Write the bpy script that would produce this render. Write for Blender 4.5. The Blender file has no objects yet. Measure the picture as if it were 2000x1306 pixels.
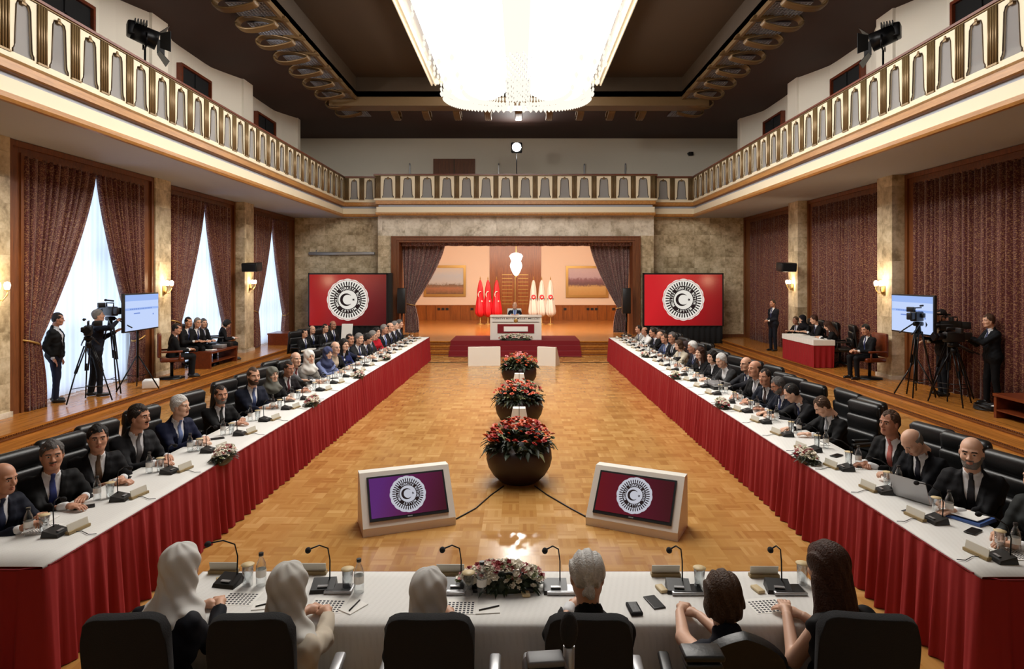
import bpy, math, random
import numpy as np
from mathutils import Vector, Matrix, Euler

random.seed(7)
rng = np.random.default_rng(7)
PI = math.pi
SC = bpy.context.scene
COL = SC.collection

# ---------------------------------------------------------------- camera
# level camera with lens shift: eye height 2.69 m, looking along +Y
cam_d = bpy.data.cameras.new('camera')
cam = bpy.data.objects.new('camera', cam_d)
COL.objects.link(cam)
cam.location = (0, 0, 2.69)
cam.rotation_euler = (PI / 2, 0, 0)
cam_d.sensor_width = 36
cam_d.sensor_fit = 'HORIZONTAL'
cam_d.lens = 1250 / 2000 * 36
cam_d.shift_x = -14 / 2000
cam_d.shift_y = -111 / 2000
cam_d.clip_start = 0.05
cam_d.clip_end = 200
SC.camera = cam

# ---------------------------------------------------------------- exposure, world, sampling
SC.view_settings.view_transform = 'Standard'
SC.view_settings.look = 'None'
SC.view_settings.gamma = 1
SC.view_settings.use_curve_mapping = False
SC.view_settings.exposure = 0.0
SC.cycles.use_denoising = True
SC.cycles.max_bounces = 7
SC.cycles.diffuse_bounces = 4
SC.cycles.glossy_bounces = 3
SC.cycles.transmission_bounces = 4
SC.cycles.transparent_max_bounces = 8
SC.cycles.sample_clamp_indirect = 6
SC.cycles.caustics_reflective = False
SC.cycles.caustics_refractive = False
W = bpy.data.worlds.new('daylight')
SC.world = W
W.use_nodes = True
W.node_tree.nodes['Background'].inputs[0].default_value = (0.72, 0.83, 1.0, 1)
W.node_tree.nodes['Background'].inputs[1].default_value = 3.9

CHANDELIER_L = 11.0      # radiance of the lit crystal body
SCONCE_W = 26
STAGE_W = 155
FLOOD_W = 260


def light(name, kind, loc, power, color, size=0.1, rot=(0, 0, 0), size_y=None, spot=None):
    d = bpy.data.lights.new(name, kind)
    d.energy = power
    d.color = color
    if kind == 'AREA':
        d.size = size
        if size_y:
            d.shape = 'RECTANGLE'
            d.size_y = size_y
    elif kind in ('POINT', 'SPOT'):
        d.shadow_soft_size = size
    if spot:
        d.spot_size = spot
        d.spot_blend = 0.6
    o = bpy.data.objects.new(name, d)
    COL.objects.link(o)
    o.location = loc
    o.rotation_euler = rot
    return o


# added unseen fill strip for the stage room, just behind the proscenium
light('stage_fill', 'AREA', (0, 26.45, 4.50), STAGE_W * 4, (1.0, 0.86, 0.70), 8.5, (math.radians(38), 0, 0), size_y=0.35)
# the press floodlight on the back gallery
light('floodlight_beam', 'SPOT', (-0.1, 25.2, 7.83), FLOOD_W, (1, 0.97, 0.93), 0.16,
      (math.radians(68), 0, PI), spot=math.radians(120))

# barn-door spotlights on the side galleries, turned to the far half of the hall
GAL_W = 750
for sx in (-1, 1):
    src, dst = Vector((sx * 7.45, 13.2, 7.6)), Vector((-sx * 1.5, 26.0, 3.6))
    light('gallery_spot_beam', 'SPOT', src, GAL_W, (1.0, 0.95, 0.88), 0.12, (dst - src).to_track_quat('-Z', 'Y').to_euler(), spot=math.radians(95))

# ---------------------------------------------------------------- measuring
H, F, XC, Y0 = 2.69, 1250.0, 1014.0, 542.0


def from_x(px, py, X):          # pixel + known X -> Y, Z
    Y = X * F / (px - XC)
    return Y, H - (py - Y0) * Y / F


def from_z(px, py, Z):          # pixel + known Z -> X, Y
    Y = (H - Z) * F / (py - Y0)
    return (px - XC) * Y / F, Y


# ---------------------------------------------------------------- materials
MATS = {}


def lin(c):
    return tuple(((x / 12.92) if x <= 0.04045 else ((x + 0.055) / 1.055) ** 2.4) for x in c)


def rgb(r, g, b):
    return lin((r / 255, g / 255, b / 255))


def mat(name, color=(0.8, 0.8, 0.8), rough=0.5, metal=0.0, emit=None, estr=0.0, coat=0.0, sheen=0.0,
        trans=0.0, alpha=1.0, bump=None, var=None, spec=0.5):
    """var=(scale, amount): cloudy value variation; bump=(scale, strength)."""
    if name in MATS:
        return MATS[name]
    m = bpy.data.materials.new(name)
    m.use_nodes = True
    nt = m.node_tree
    b = nt.nodes['Principled BSDF']
    b.inputs['Base Color'].default_value = (*color, 1)
    b.inputs['Roughness'].default_value = rough
    b.inputs['Metallic'].default_value = metal
    b.inputs['Specular IOR Level'].default_value = spec
    if coat:
        b.inputs['Coat Weight'].default_value = coat
        b.inputs['Coat Roughness'].default_value = 0.12
    if sheen:
        b.inputs['Sheen Weight'].default_value = sheen
    if trans:
        b.inputs['Transmission Weight'].default_value = trans
        b.inputs['IOR'].default_value = 1.3
    if alpha < 1:
        b.inputs['Alpha'].default_value = alpha
    if emit is not None:
        b.inputs['Emission Color'].default_value = (*emit, 1)
        b.inputs['Emission Strength'].default_value = estr
    if var or bump:
        tc = nt.nodes.new('ShaderNodeTexCoord')
        if var:
            n = nt.nodes.new('ShaderNodeTexNoise')
            n.inputs['Scale'].default_value = var[0]
            n.inputs['Detail'].default_value = 4
            nt.links.new(tc.outputs['Object'], n.inputs['Vector'])
            mx = nt.nodes.new('ShaderNodeMix')
            mx.data_type = 'RGBA'
            mx.inputs[6].default_value = (*[c * (1 - var[1]) for c in color], 1)
            mx.inputs[7].default_value = (*[min(1, c * (1 + var[1])) for c in color], 1)
            nt.links.new(n.outputs['Fac'], mx.inputs[0])
            nt.links.new(mx.outputs[2], b.inputs['Base Color'])
        if bump:
            n2 = nt.nodes.new('ShaderNodeTexNoise')
            n2.inputs['Scale'].default_value = bump[0]
            n2.inputs['Detail'].default_value = 3
            nt.links.new(tc.outputs['Object'], n2.inputs['Vector'])
            bp = nt.nodes.new('ShaderNodeBump')
            bp.inputs['Strength'].default_value = bump[1]
            bp.inputs['Distance'].default_value = 0.01
            nt.links.new(n2.outputs['Fac'], bp.inputs['Height'])
            nt.links.new(bp.outputs['Normal'], b.inputs['Normal'])
    MATS[name] = m
    return m


class NT:
    """tiny node-tree writer"""

    def __init__(self, name, rough=0.5):
        self.m = bpy.data.materials.new(name)
        self.m.use_nodes = True
        self.t = self.m.node_tree
        self.b = self.t.nodes['Principled BSDF']
        self.b.inputs['Roughness'].default_value = rough
        MATS[name] = self.m
        self.tc = self.t.nodes.new('ShaderNodeTexCoord')
        self.obj = self.tc.outputs['Object']

    def n(self, typ, ins=None, **props):
        nd = self.t.nodes.new(typ)
        for k, v in props.items():
            setattr(nd, k, v)
        for k, v in (ins or {}).items():
            self.put(nd.inputs[k], v)
        return nd

    def put(self, sock, v):
        if isinstance(v, bpy.types.NodeSocket):
            self.t.links.new(v, sock)
        else:
            sock.default_value = v

    def math(self, op, a, b=0.0, c=0.0):
        nd = self.t.nodes.new('ShaderNodeMath')
        nd.operation = op
        for i, v in enumerate((a, b, c)):
            self.put(nd.inputs[i], v)
        return nd.outputs[0]

    def mix(self, f, a, b, blend='MIX'):
        nd = self.t.nodes.new('ShaderNodeMix')
        nd.data_type = 'RGBA'
        nd.blend_type = blend
        self.put(nd.inputs[0], f)
        self.put(nd.inputs[6], a if isinstance(a, bpy.types.NodeSocket) else (*a, 1))
        self.put(nd.inputs[7], b if isinstance(b, bpy.types.NodeSocket) else (*b, 1))
        return nd.outputs[2]

    def ramp(self, f, stops):
        nd = self.t.nodes.new('ShaderNodeValToRGB')
        el = nd.color_ramp.elements
        while len(el) < len(stops):
            el.new(0.5)
        for e, (p, c) in zip(el, stops):
            e.position = p
            e.color = (*c, 1)
        self.put(nd.inputs[0], f)
        return nd.outputs[0]

    def map(self, vec, scale=(1, 1, 1), rot=(0, 0, 0), loc=(0, 0, 0)):
        nd = self.t.nodes.new('ShaderNodeMapping')
        nd.inputs['Scale'].default_value = scale
        nd.inputs['Rotation'].default_value = rot
        nd.inputs['Location'].default_value = loc
        self.put(nd.inputs[0], vec)
        return nd.outputs[0]

    def noise(self, vec, scale, detail=3, rough=0.5):
        nd = self.n('ShaderNodeTexNoise', {'Vector': vec, 'Scale': scale, 'Detail': detail, 'Roughness': rough})
        return nd.outputs['Fac']

    def bump(self, h, strength=0.3, dist=0.01):
        nd = self.n('ShaderNodeBump', {'Height': h, 'Strength': strength, 'Distance': dist})
        self.t.links.new(nd.outputs[0], self.b.inputs['Normal'])

    def color(self, c):
        self.put(self.b.inputs['Base Color'], c)


# ---- parquet (basket-weave mosaic of small slats)
def make_parquet():
    q = NT('parquet', 0.24)
    sep = q.n('ShaderNodeSeparateXYZ', {0: q.obj})
    x, y = sep.outputs[0], sep.outputs[1]
    S = 0.20
    fx = q.math('FLOOR', q.math('DIVIDE', x, S))
    fy = q.math('FLOOR', q.math('DIVIDE', y, S))
    par = q.math('MODULO', q.math('ABSOLUTE', q.math('ADD', fx, fy)), 2.0)
    par = q.math('GREATER_THAN', par, 0.5)
    sx = q.math('FLOOR', q.math('DIVIDE', x, S / 5))
    sy = q.math('FLOOR', q.math('DIVIDE', y, S / 5))
    ida = q.n('ShaderNodeCombineXYZ', {0: sx, 1: fy, 2: 3.0}).outputs[0]
    idb = q.n('ShaderNodeCombineXYZ', {0: fx, 1: sy, 2: 9.0}).outputs[0]
    wa = q.n('ShaderNodeTexWhiteNoise', {0: ida}).outputs[0]
    wb = q.n('ShaderNodeTexWhiteNoise', {0: idb}).outputs[0]
    idt = q.n('ShaderNodeCombineXYZ', {0: fx, 1: fy, 2: 1.0}).outputs[0]
    wt = q.n('ShaderNodeTexWhiteNoise', {0: idt}).outputs[0]
    wn = q.n('ShaderNodeMix', {0: par, 2: wa, 3: wb}).outputs[0]
    tone = q.math('ADD', q.math('MULTIPLY', wn, 0.45), q.math('MULTIPLY', wt, 0.55))
    big = q.noise(q.obj, 0.5, 3)
    tone = q.math('ADD', tone, q.math('MULTIPLY', q.math('SUBTRACT', big, 0.5), 0.7))
    c = q.ramp(tone, [(0.0, rgb(156, 108, 54)), (0.4, rgb(174, 127, 68)), (0.7, rgb(185, 140, 79)), (1.0, rgb(200, 158, 98))])
    grain = q.noise(q.map(q.obj, (60, 6, 1)), 3, 3)
    c = q.mix(q.math('MULTIPLY', grain, 0.22), c, rgb(150, 92, 40))
    q.color(c)
    r = q.math('ADD', 0.15, q.math('MULTIPLY', wt, 0.09))
    q.put(q.b.inputs['Roughness'], r)
    q.put(q.b.inputs['Specular IOR Level'], 0.6)
    q.bump(q.noise(q.obj, 9, 2), 0.06, 0.004)
    return q.m


def make_marble(name, base, dark, light_c, tile=(0.62, 0.44)):
    q = NT(name, 0.32)
    sep = q.n('ShaderNodeSeparateXYZ', {0: q.obj})
    h = q.math('ADD', sep.outputs[0], sep.outputs[1])
    cell = q.n('ShaderNodeCombineXYZ', {0: q.math('FLOOR', q.math('DIVIDE', h, tile[0])),
                                        1: q.math('FLOOR', q.math('DIVIDE', sep.outputs[2], tile[1])), 2: 0.0}).outputs[0]
    wt = q.n('ShaderNodeTexWhiteNoise', {0: cell})
    off = q.n('ShaderNodeVectorMath', {0: q.obj, 1: q.n('ShaderNodeVectorMath', {0: wt.outputs[1], 1: (7, 7, 7)}, operation='MULTIPLY').outputs[0]}, operation='ADD').outputs[0]
    n1 = q.noise(off, 2.2, 8, 0.65)
    n2 = q.noise(off, 11, 4, 0.6)
    f = q.math('ADD', q.math('MULTIPLY', n1, 0.75), q.math('MULTIPLY', n2, 0.25))
    c = q.ramp(f, [(0.38, dark), (0.5, base), (0.62, light_c)])
    c = q.mix(q.math('MULTIPLY', wt.outputs[0], 0.30), c, dark)
    gx = q.math('FRACT', q.math('DIVIDE', h, tile[0]))
    gz = q.math('FRACT', q.math('DIVIDE', sep.outputs[2], tile[1]))
    g = q.math('MAXIMUM', q.math('LESS_THAN', gx, 0.012), q.math('LESS_THAN', gz, 0.016))
    c = q.mix(q.math('MULTIPLY', g, 0.45), c, dark)
    q.color(c)
    return q.m


def make_wood(name, a, b, rough=0.35, scale=(1, 1, 1), axis_scale=(8, 0.6, 8), coat=0.0):
    q = NT(name, rough)
    v = q.map(q.obj, axis_scale)
    n1 = q.noise(v, 2.0, 5, 0.6)
    n2 = q.noise(q.map(q.obj, tuple(s * 4 for s in axis_scale)), 3, 3)
    f = q.math('ADD', q.math('MULTIPLY', n1, 0.7), q.math('MULTIPLY', n2, 0.3))
    q.color(q.ramp(f, [(0.32, a), (0.68, b)]))
    if coat:
        q.b.inputs['Coat Weight'].default_value = coat
    return q.m


def make_brocade(name, red, gold, dark, scale=1.0, goldamt=0.56):
    q = NT(name, 0.62)
    q.b.inputs['Sheen Weight'].default_value = 0.25
    uv = q.tc.outputs['UV']
    v = q.map(uv, (22 * scale, 22 * scale, 1))
    vor = q.n('ShaderNodeTexVoronoi', {'Vector': v, 'Scale': 1.0}, feature='F1')
    nz = q.noise(v, 2.3, 3, 0.6)
    f = q.math('ADD', q.math('MULTIPLY', vor.outputs['Distance'], 0.5), q.math('MULTIPLY', nz, 0.6))
    leaf = q.math('GREATER_THAN', f, goldamt)
    c = q.mix(leaf, red, gold)
    c = q.mix(q.math('LESS_THAN', nz, 0.40), c, dark)
    q.color(c)
    q.put(q.b.inputs['Roughness'], q.math('SUBTRACT', 0.7, q.math('MULTIPLY', leaf, 0.32)))
    return q.m


def make_cloth_white():
    q = NT('white_cloth', 0.7)
    sep = q.n('ShaderNodeSeparateXYZ', {0: q.obj})
    a = q.math('SINE', q.math('MULTIPLY', q.math('ADD', sep.outputs[0], sep.outputs[1]), 170))
    b = q.math('SINE', q.math('MULTIPLY', sep.outputs[1], 210))
    f = q.math('GREATER_THAN', q.math('MULTIPLY', a, b), 0.30)
    q.color(q.mix(q.math('MULTIPLY', f, 0.16), rgb(224, 222, 217), rgb(192, 189, 182)))
    q.bump(q.noise(q.obj, 3.5, 3), 0.25, 0.02)
    return q.m


make_parquet()
make_cloth_white()
make_marble('marble_tile', rgb(202, 184, 150), rgb(142, 124, 94), rgb(232, 218, 188))
make_marble('marble_pale', rgb(214, 204, 184), rgb(160, 148, 126), rgb(238, 230, 214), (0.9, 3.0))
make_wood('wood_honey', rgb(148, 90, 34), rgb(192, 128, 58), 0.22, axis_scale=(9, 0.5, 9))
make_wood('wood_frame', rgb(88, 46, 18), rgb(132, 76, 34), 0.5, axis_scale=(9, 9, 0.7))
make_wood('wood_gold', rgb(150, 100, 46), rgb(190, 138, 74), 0.35, axis_scale=(9, 0.7, 9))
make_wood('wood_panel', rgb(122, 66, 24), rgb(168, 98, 42), 0.3, axis_scale=(9, 9, 0.6))
make_wood('wood_red', rgb(84, 34, 16), rgb(120, 54, 24), 0.3, axis_scale=(8, 1, 8))
make_brocade('brocade', rgb(80, 10, 17), rgb(146, 104, 70), rgb(28, 7, 8), 3.2, 0.62)
make_brocade('brocade_stage', rgb(96, 40, 46), rgb(170, 150, 138), rgb(52, 20, 24), 2.2, 0.60)

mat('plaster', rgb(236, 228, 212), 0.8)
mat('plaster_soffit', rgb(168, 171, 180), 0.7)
mat('ceiling_brown', rgb(52, 25, 13), 0.75, var=(0.7, 0.25))
mat('coffer_brown', rgb(54, 38, 18), 0.7, var=(0.5, 0.3))
mat('cream_paint', rgb(228, 216, 188), 0.55)
mat('gold_dark', rgb(128, 104, 68), 0.42, 0.35)
mat('gold', rgb(186, 148, 84), 0.35, 0.6)
mat('bronze', rgb(70, 54, 34), 0.4, 0.5)
mat('red_cloth', rgb(142, 5, 18), 0.75, bump=(9, 0.15))
mat('red_carpet', rgb(118, 12, 22), 0.9)
mat('black_leather', rgb(16, 16, 17), 0.42, bump=(60, 0.12))
mat('black_fabric', rgb(26, 26, 28), 0.95, bump=(160, 0.3))
mat('black_plastic', rgb(18, 18, 19), 0.4)
mat('black_metal', rgb(20, 20, 22), 0.35, 0.6)
mat('dark_drape', rgb(14, 14, 16), 0.95)
mat('chrome', rgb(200, 200, 202), 0.2, 1.0)
mat('silver', rgb(168, 168, 170), 0.35, 0.6)
mat('white_paint', rgb(222, 218, 208), 0.45)
mat('white_paper', rgb(236, 234, 228), 0.8)
mat('ink', rgb(52, 52, 58), 0.8)
mat('beige', rgb(206, 184, 140), 0.5)
mat('planter_brown', rgb(34, 16, 12), 0.5)
mat('foliage', rgb(34, 46, 24), 0.5, var=(6, 0.5))
mat('foliage_pale', rgb(120, 124, 84), 0.6)
mat('flower_red', rgb(168, 36, 26), 0.5)
mat('flower_orange', rgb(206, 92, 52), 0.5)
mat('flower_white', rgb(232, 224, 206), 0.6)
mat('flower_pink', rgb(216, 140, 140), 0.6)
mat('flower_crimson', rgb(140, 20, 34), 0.6)
mat('grey_fabric', rgb(150, 150, 150), 0.8)
mat('gilt_dull', rgb(104, 80, 48), 0.45, 0.2)
mat('stage_wall', rgb(236, 214, 192), 0.75)


def glass_mat(name, tint=(1, 1, 1), a=0.28, rough=0.06):
    """thin clear glass: mostly see-through with glossy highlights"""
    m = bpy.data.materials.new(name)
    m.use_nodes = True
    t = m.node_tree
    t.nodes.clear()
    out = t.nodes.new('ShaderNodeOutputMaterial')
    mx = t.nodes.new('ShaderNodeMixShader')
    tr = t.nodes.new('ShaderNodeBsdfTransparent')
    tr.inputs[0].default_value = (*tint, 1)
    gl = t.nodes.new('ShaderNodeBsdfGlossy')
    gl.inputs['Roughness'].default_value = rough
    lw = t.nodes.new('ShaderNodeLayerWeight')
    lw.inputs[0].default_value = a
    t.links.new(lw.outputs['Facing'], mx.inputs[0])
    t.links.new(tr.outputs[0], mx.inputs[1])
    t.links.new(gl.outputs[0], mx.inputs[2])
    t.links.new(mx.outputs[0], out.inputs[0])
    MATS[name] = m
    return m


glass_mat('glass', (0.93, 0.95, 0.96), 0.35)


def half_clear_mat():  # even grey, partly see-through
    m = bpy.data.materials.new('grey_half_clear')
    m.use_nodes = True
    t = m.node_tree
    t.nodes.clear()
    out = t.nodes.new('ShaderNodeOutputMaterial')
    mx = t.nodes.new('ShaderNodeMixShader')
    mx.inputs[0].default_value = 0.45
    tr = t.nodes.new('ShaderNodeBsdfTransparent')
    tr.inputs[0].default_value = (0.6, 0.6, 0.62, 1)
    d = t.nodes.new('ShaderNodeBsdfDiffuse')
    d.inputs[0].default_value = (0.5, 0.49, 0.48, 1)
    t.links.new(tr.outputs[0], mx.inputs[1])
    t.links.new(d.outputs[0], mx.inputs[2])
    t.links.new(mx.outputs[0], out.inputs[0])
    MATS['grey_half_clear'] = m


half_clear_mat()


def sheer_mat():
    m = bpy.data.materials.new('sheer')
    m.use_nodes = True
    t = m.node_tree
    t.nodes.clear()
    out = t.nodes.new('ShaderNodeOutputMaterial')
    mx = t.nodes.new('ShaderNodeMixShader')
    mx.inputs[0].default_value = 0.75
    d = t.nodes.new('ShaderNodeBsdfDiffuse')
    d.inputs[0].default_value = (0.9, 0.92, 0.96, 1)
    tl = t.nodes.new('ShaderNodeBsdfTranslucent')
    tl.inputs[0].default_value = (0.88, 0.92, 1.0, 1)
    t.links.new(d.outputs[0], mx.inputs[1])
    t.links.new(tl.outputs[0], mx.inputs[2])
    t.links.new(mx.outputs[0], out.inputs[0])
    MATS['sheer'] = m


sheer_mat()


def emit_mat(name, color, strength):
    m = bpy.data.materials.new(name)
    m.use_nodes = True
    t = m.node_tree
    t.nodes.clear()
    out = t.nodes.new('ShaderNodeOutputMaterial')
    e = t.nodes.new('ShaderNodeEmission')
    e.inputs[0].default_value = (*color, 1)
    e.inputs[1].default_value = strength
    t.links.new(e.outputs[0], out.inputs[0])
    MATS[name] = m
    return m


# ---------------------------------------------------------------- objects and tags
def tag(o, label=None, cat=None, group=None, kind=None):
    if label:
        o['label'] = label
    if cat:
        o['category'] = cat
    if group:
        o['group'] = group
    if kind:
        o['kind'] = kind
    return o


def empty(name, loc=(0, 0, 0), rotz=0, label=None, cat=None, group=None):
    o = bpy.data.objects.new(name, None)
    o.empty_display_size = 0.1
    COL.objects.link(o)
    o.location = loc
    o.rotation_euler = (0, 0, rotz)
    return tag(o, label, cat, group)


def copy_tree(o, parent=None):
    c = o.copy()
    COL.objects.link(c)
    if parent:
        c.parent = parent
    for ch in CHILD.get(o.name, []):
        copy_tree(ch, c)
    CHILD.setdefault(c.name, [])
    if parent:
        CHILD.setdefault(parent.name, []).append(c)
    return c


CHILD = {}


def set_parent(o, p):
    o.parent = p
    CHILD.setdefault(p.name, []).append(o)


def mesh_from(name, V, Fc, mats, mi=None, smooth=True, uv=None):
    me = bpy.data.meshes.new(name)
    V = np.asarray(V, dtype=np.float32).reshape(-1, 3)
    nf = len(Fc)
    if isinstance(Fc, np.ndarray):
        k = Fc.shape[1]
        loops = Fc.ravel().astype(np.int32)
        tot = np.full(nf, k, np.int32)
    else:
        tot = np.fromiter((len(f) for f in Fc), np.int32, nf)
        loops = np.fromiter((i for f in Fc for i in f), np.int32, int(tot.sum()))
    start = np.zeros(nf, np.int32)
    if nf:
        start[1:] = np.cumsum(tot)[:-1]
    me.vertices.add(len(V))
    me.vertices.foreach_set('co', V.ravel())
    me.loops.add(len(loops))
    me.loops.foreach_set('vertex_index', loops)
    me.polygons.add(nf)
    me.polygons.foreach_set('loop_start', start)
    me.polygons.foreach_set('loop_total', tot)
    for m in mats:
        me.materials.append(MATS[m] if isinstance(m, str) else m)
    if mi is not None:
        me.polygons.foreach_set('material_index', np.asarray(mi, np.int32))
    if isinstance(smooth, bool):
        me.polygons.foreach_set('use_smooth', np.full(nf, smooth, bool))
    else:
        me.polygons.foreach_set('use_smooth', np.asarray(smooth, bool))
    if uv is not None:
        l = me.uv_layers.new(name='UVMap')
        uvs = np.asarray(uv, np.float32)[loops]
        l.data.foreach_set('uv', uvs.ravel())
    me.update(calc_edges=True)
    me.validate()
    return me


def add_obj(name, me, parent=None, loc=(0, 0, 0), rot=(0, 0, 0)):
    o = bpy.data.objects.new(name, me)
    COL.objects.link(o)
    o.location = loc
    o.rotation_euler = rot
    if parent:
        set_parent(o, parent)
    return o


CUBE_F = [(0, 3, 2, 1), (4, 5, 6, 7), (0, 1, 5, 4), (1, 2, 6, 5), (2, 3, 7, 6), (3, 0, 4, 7)]


def _cube_grid(n):
    pts, faces = {}, []
    P = []

    def idx(p):
        k = tuple(round(c, 6) for c in p)
        if k not in pts:
            pts[k] = len(P)
            P.append(p)
        return pts[k]
    g = [-1 + 2 * i / n for i in range(n + 1)]
    for ax in range(3):
        for s in (-1, 1):
            for i in range(n):
                for j in range(n):
                    q = []
                    for (a, b) in ((g[i], g[j]), (g[i + 1], g[j]), (g[i + 1], g[j + 1]), (g[i], g[j + 1])):
                        p = [0, 0, 0]
                        p[ax] = s
                        p[(ax + 1) % 3] = a
                        p[(ax + 2) % 3] = b
                        q.append(idx(tuple(p)))
                    faces.append(tuple(q if s > 0 else q[::-1]))
    return np.array(P, float), faces


_CG = {n: _cube_grid(n) for n in (3, 5)}


def basis(d):
    d = np.asarray(d, float)
    d = d / (np.linalg.norm(d) + 1e-12)
    up = np.array([0, 0, 1.0]) if abs(d[2]) < 0.95 else np.array([1.0, 0, 0])
    a = np.cross(up, d)
    a /= np.linalg.norm(a)
    b = np.cross(d, a)
    return a, b, d


class MB:
    def __init__(self):
        self.V, self.F, self.M, self.S, self.n = [], [], [], [], 0
        self.uv = []

    def add(self, V, Fc, m=0, smooth=False, uv=None):
        V = np.asarray(V, float).reshape(-1, 3)
        self.V.append(V)
        n = self.n
        for f in Fc:
            self.F.append(tuple(int(i) + n for i in f))
        self.M += ([m] * len(Fc)) if isinstance(m, int) else list(m)
        self.S += [smooth] * len(Fc)
        self.uv.append(np.zeros((len(V), 2)) if uv is None else np.asarray(uv, float))
        self.n += len(V)
        return self

    def box(self, a, b, m=0):
        x0, y0, z0 = a
        x1, y1, z1 = b
        x0, x1 = min(x0, x1), max(x0, x1)
        y0, y1 = min(y0, y1), max(y0, y1)
        z0, z1 = min(z0, z1), max(z0, z1)
        V = [(x0, y0, z0), (x1, y0, z0), (x1, y1, z0), (x0, y1, z0), (x0, y0, z1), (x1, y0, z1), (x1, y1, z1), (x0, y1, z1)]
        return self.add(V, CUBE_F, m)

    def hexa(self, pts, m=0):
        return self.add(pts, CUBE_F, m)

    def cbox(self, c, s, m=0, R=None):
        V = np.array([(-1, -1, -1), (1, -1, -1), (1, 1, -1), (-1, 1, -1), (-1, -1, 1), (1, -1, 1), (1, 1, 1), (-1, 1, 1)], float) * np.array(s) / 2
        if R is not None:
            V = V @ np.array(R).T
        return self.add(V + np.array(c), CUBE_F, m)

    def rbox(self, c, s, r=0.02, m=0, R=None, n=5, fn=None):
        P, Fc = _CG[n]
        h = np.array(s, float) / 2
        r = min(r, *(h * 0.999))
        D = P / np.linalg.norm(P, axis=1)[:, None]
        V = np.sign(P) * (h - r) + r * D
        # keep flat spans: snap strictly planar faces
        if fn is not None:
            V = fn(V)
        if R is not None:
            V = V @ np.array(R).T
        return self.add(V + np.array(c), Fc, m, True)

    def ell(self, c, r, m=0, seg=12, rings=8, R=None):
        V, Fc = [], []
        for i in range(rings + 1):
            t = PI * i / rings
            for j in range(seg):
                a = 2 * PI * j / seg
                V.append((math.sin(t) * math.cos(a), math.sin(t) * math.sin(a), math.cos(t)))
        for i in range(rings):
            for j in range(seg):
                Fc.append((i * seg + j, (i + 1) * seg + j, (i + 1) * seg + (j + 1) % seg, i * seg + (j + 1) % seg))
        V = np.array(V) * np.array(r)
        if R is not None:
            V = V @ np.array(R).T
        return self.add(V + np.array(c), Fc, m, True)

    def cyl(self, p, q, r1, r2=None, m=0, seg=12, caps=True, smooth=True):
        r2 = r1 if r2 is None else r2
        p, q = np.array(p, float), np.array(q, float)
        a, b, d = basis(q - p)
        V, Fc = [], []
        for c, r in ((p, r1), (q, r2)):
            for j in range(seg):
                t = 2 * PI * j / seg
                V.append(c + r * (a * math.cos(t) + b * math.sin(t)))
        for j in range(seg):
            k = (j + 1) % seg
            Fc.append((j, k, seg + k, seg + j))
        self.add(V, Fc, m, smooth)
        if caps:
            base = self.n - 2 * seg
            self.F.append(tuple(base + j for j in range(seg))[::-1])
            self.F.append(tuple(base + seg + j for j in range(seg)))
            self.M += [m, m]
            self.S += [False, False]
        return self

    def tube(self, pts, r, m=0, seg=8, closed=False):
        pts = [np.array(p, float) for p in pts]
        n = len(pts)
        rr = r if hasattr(r, '__len__') else [r] * n
        V, Fc = [], []
        for i, p in enumerate(pts):
            if closed:
                d = pts[(i + 1) % n] - pts[i - 1]
            else:
                d = pts[min(i + 1, n - 1)] - pts[max(i - 1, 0)]
            a, b, _ = basis(d)
            for j in range(seg):
                t = 2 * PI * j / seg
                V.append(p + rr[i] * (a * math.cos(t) + b * math.sin(t)))
        for i in range(n if closed else n - 1):
            for j in range(seg):
                k = (j + 1) % seg
                i2 = (i + 1) % n
                Fc.append((i * seg + j, i * seg + k, i2 * seg + k, i2 * seg + j))
        if not closed:
            Fc.append(tuple(range(seg))[::-1])
            Fc.append(tuple((n - 1) * seg + j for j in range(seg)))
        return self.add(V, Fc, m, True)

    def lathe(self, prof, c=(0, 0, 0), m=0, seg=24, fn=None, smooth=True):
        V, Fc = [], []
        for (r, z) in prof:
            for j in range(seg):
                t = 2 * PI * j / seg
                k = 1 if fn is None else fn(t, r, z)
                V.append((c[0] + r * k * math.cos(t), c[1] + r * k * math.sin(t), c[2] + z))
        for i in range(len(prof) - 1):
            for j in range(seg):
                k = (j + 1) % seg
                Fc.append((i * seg + j, i * seg + k, (i + 1) * seg + k, (i + 1) * seg + j))
        return self.add(V, Fc, m, smooth)

    def sheet(self, P, m=0, smooth=True, uv=None, thick=0.0):
        """P: (nu,nv,3) grid; with thick it becomes a closed slab along its normals"""
        P = np.asarray(P, float)
        nu, nv = P.shape[:2]
        Fc = [(i * nv + j, (i + 1) * nv + j, (i + 1) * nv + j + 1, i * nv + j + 1) for i in range(nu - 1) for j in range(nv - 1)]
        if not thick:
            return self.add(P.reshape(-1, 3), Fc, m, smooth, None if uv is None else np.asarray(uv).reshape(-1, 2))
        du = np.gradient(P, axis=0)
        dv = np.gradient(P, axis=1)
        N = np.cross(du, dv)
        N /= np.linalg.norm(N, axis=2)[..., None] + 1e-12
        A = P.reshape(-1, 3)
        B = (P - N * thick).reshape(-1, 3)
        n = nu * nv
        F2 = [tuple(n + i for i in f[::-1]) for f in Fc]
        E = []
        for i in range(nu - 1):
            E.append((i * nv, n + i * nv, n + (i + 1) * nv, (i + 1) * nv))
            a, b = i * nv + nv - 1, (i + 1) * nv + nv - 1
            E.append((a, b, n + b, n + a))
        for j in range(nv - 1):
            E.append((j, j + 1, n + j + 1, n + j))
            a, b = (nu - 1) * nv + j, (nu - 1) * nv + j + 1
            E.append((a, n + a, n + b, b))
        u2 = None
        if uv is not None:
            uu = np.asarray(uv).reshape(-1, 2)
            u2 = np.vstack([uu, uu])
        return self.add(np.vstack([A, B]), Fc + F2 + E, m, smooth, u2)

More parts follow.
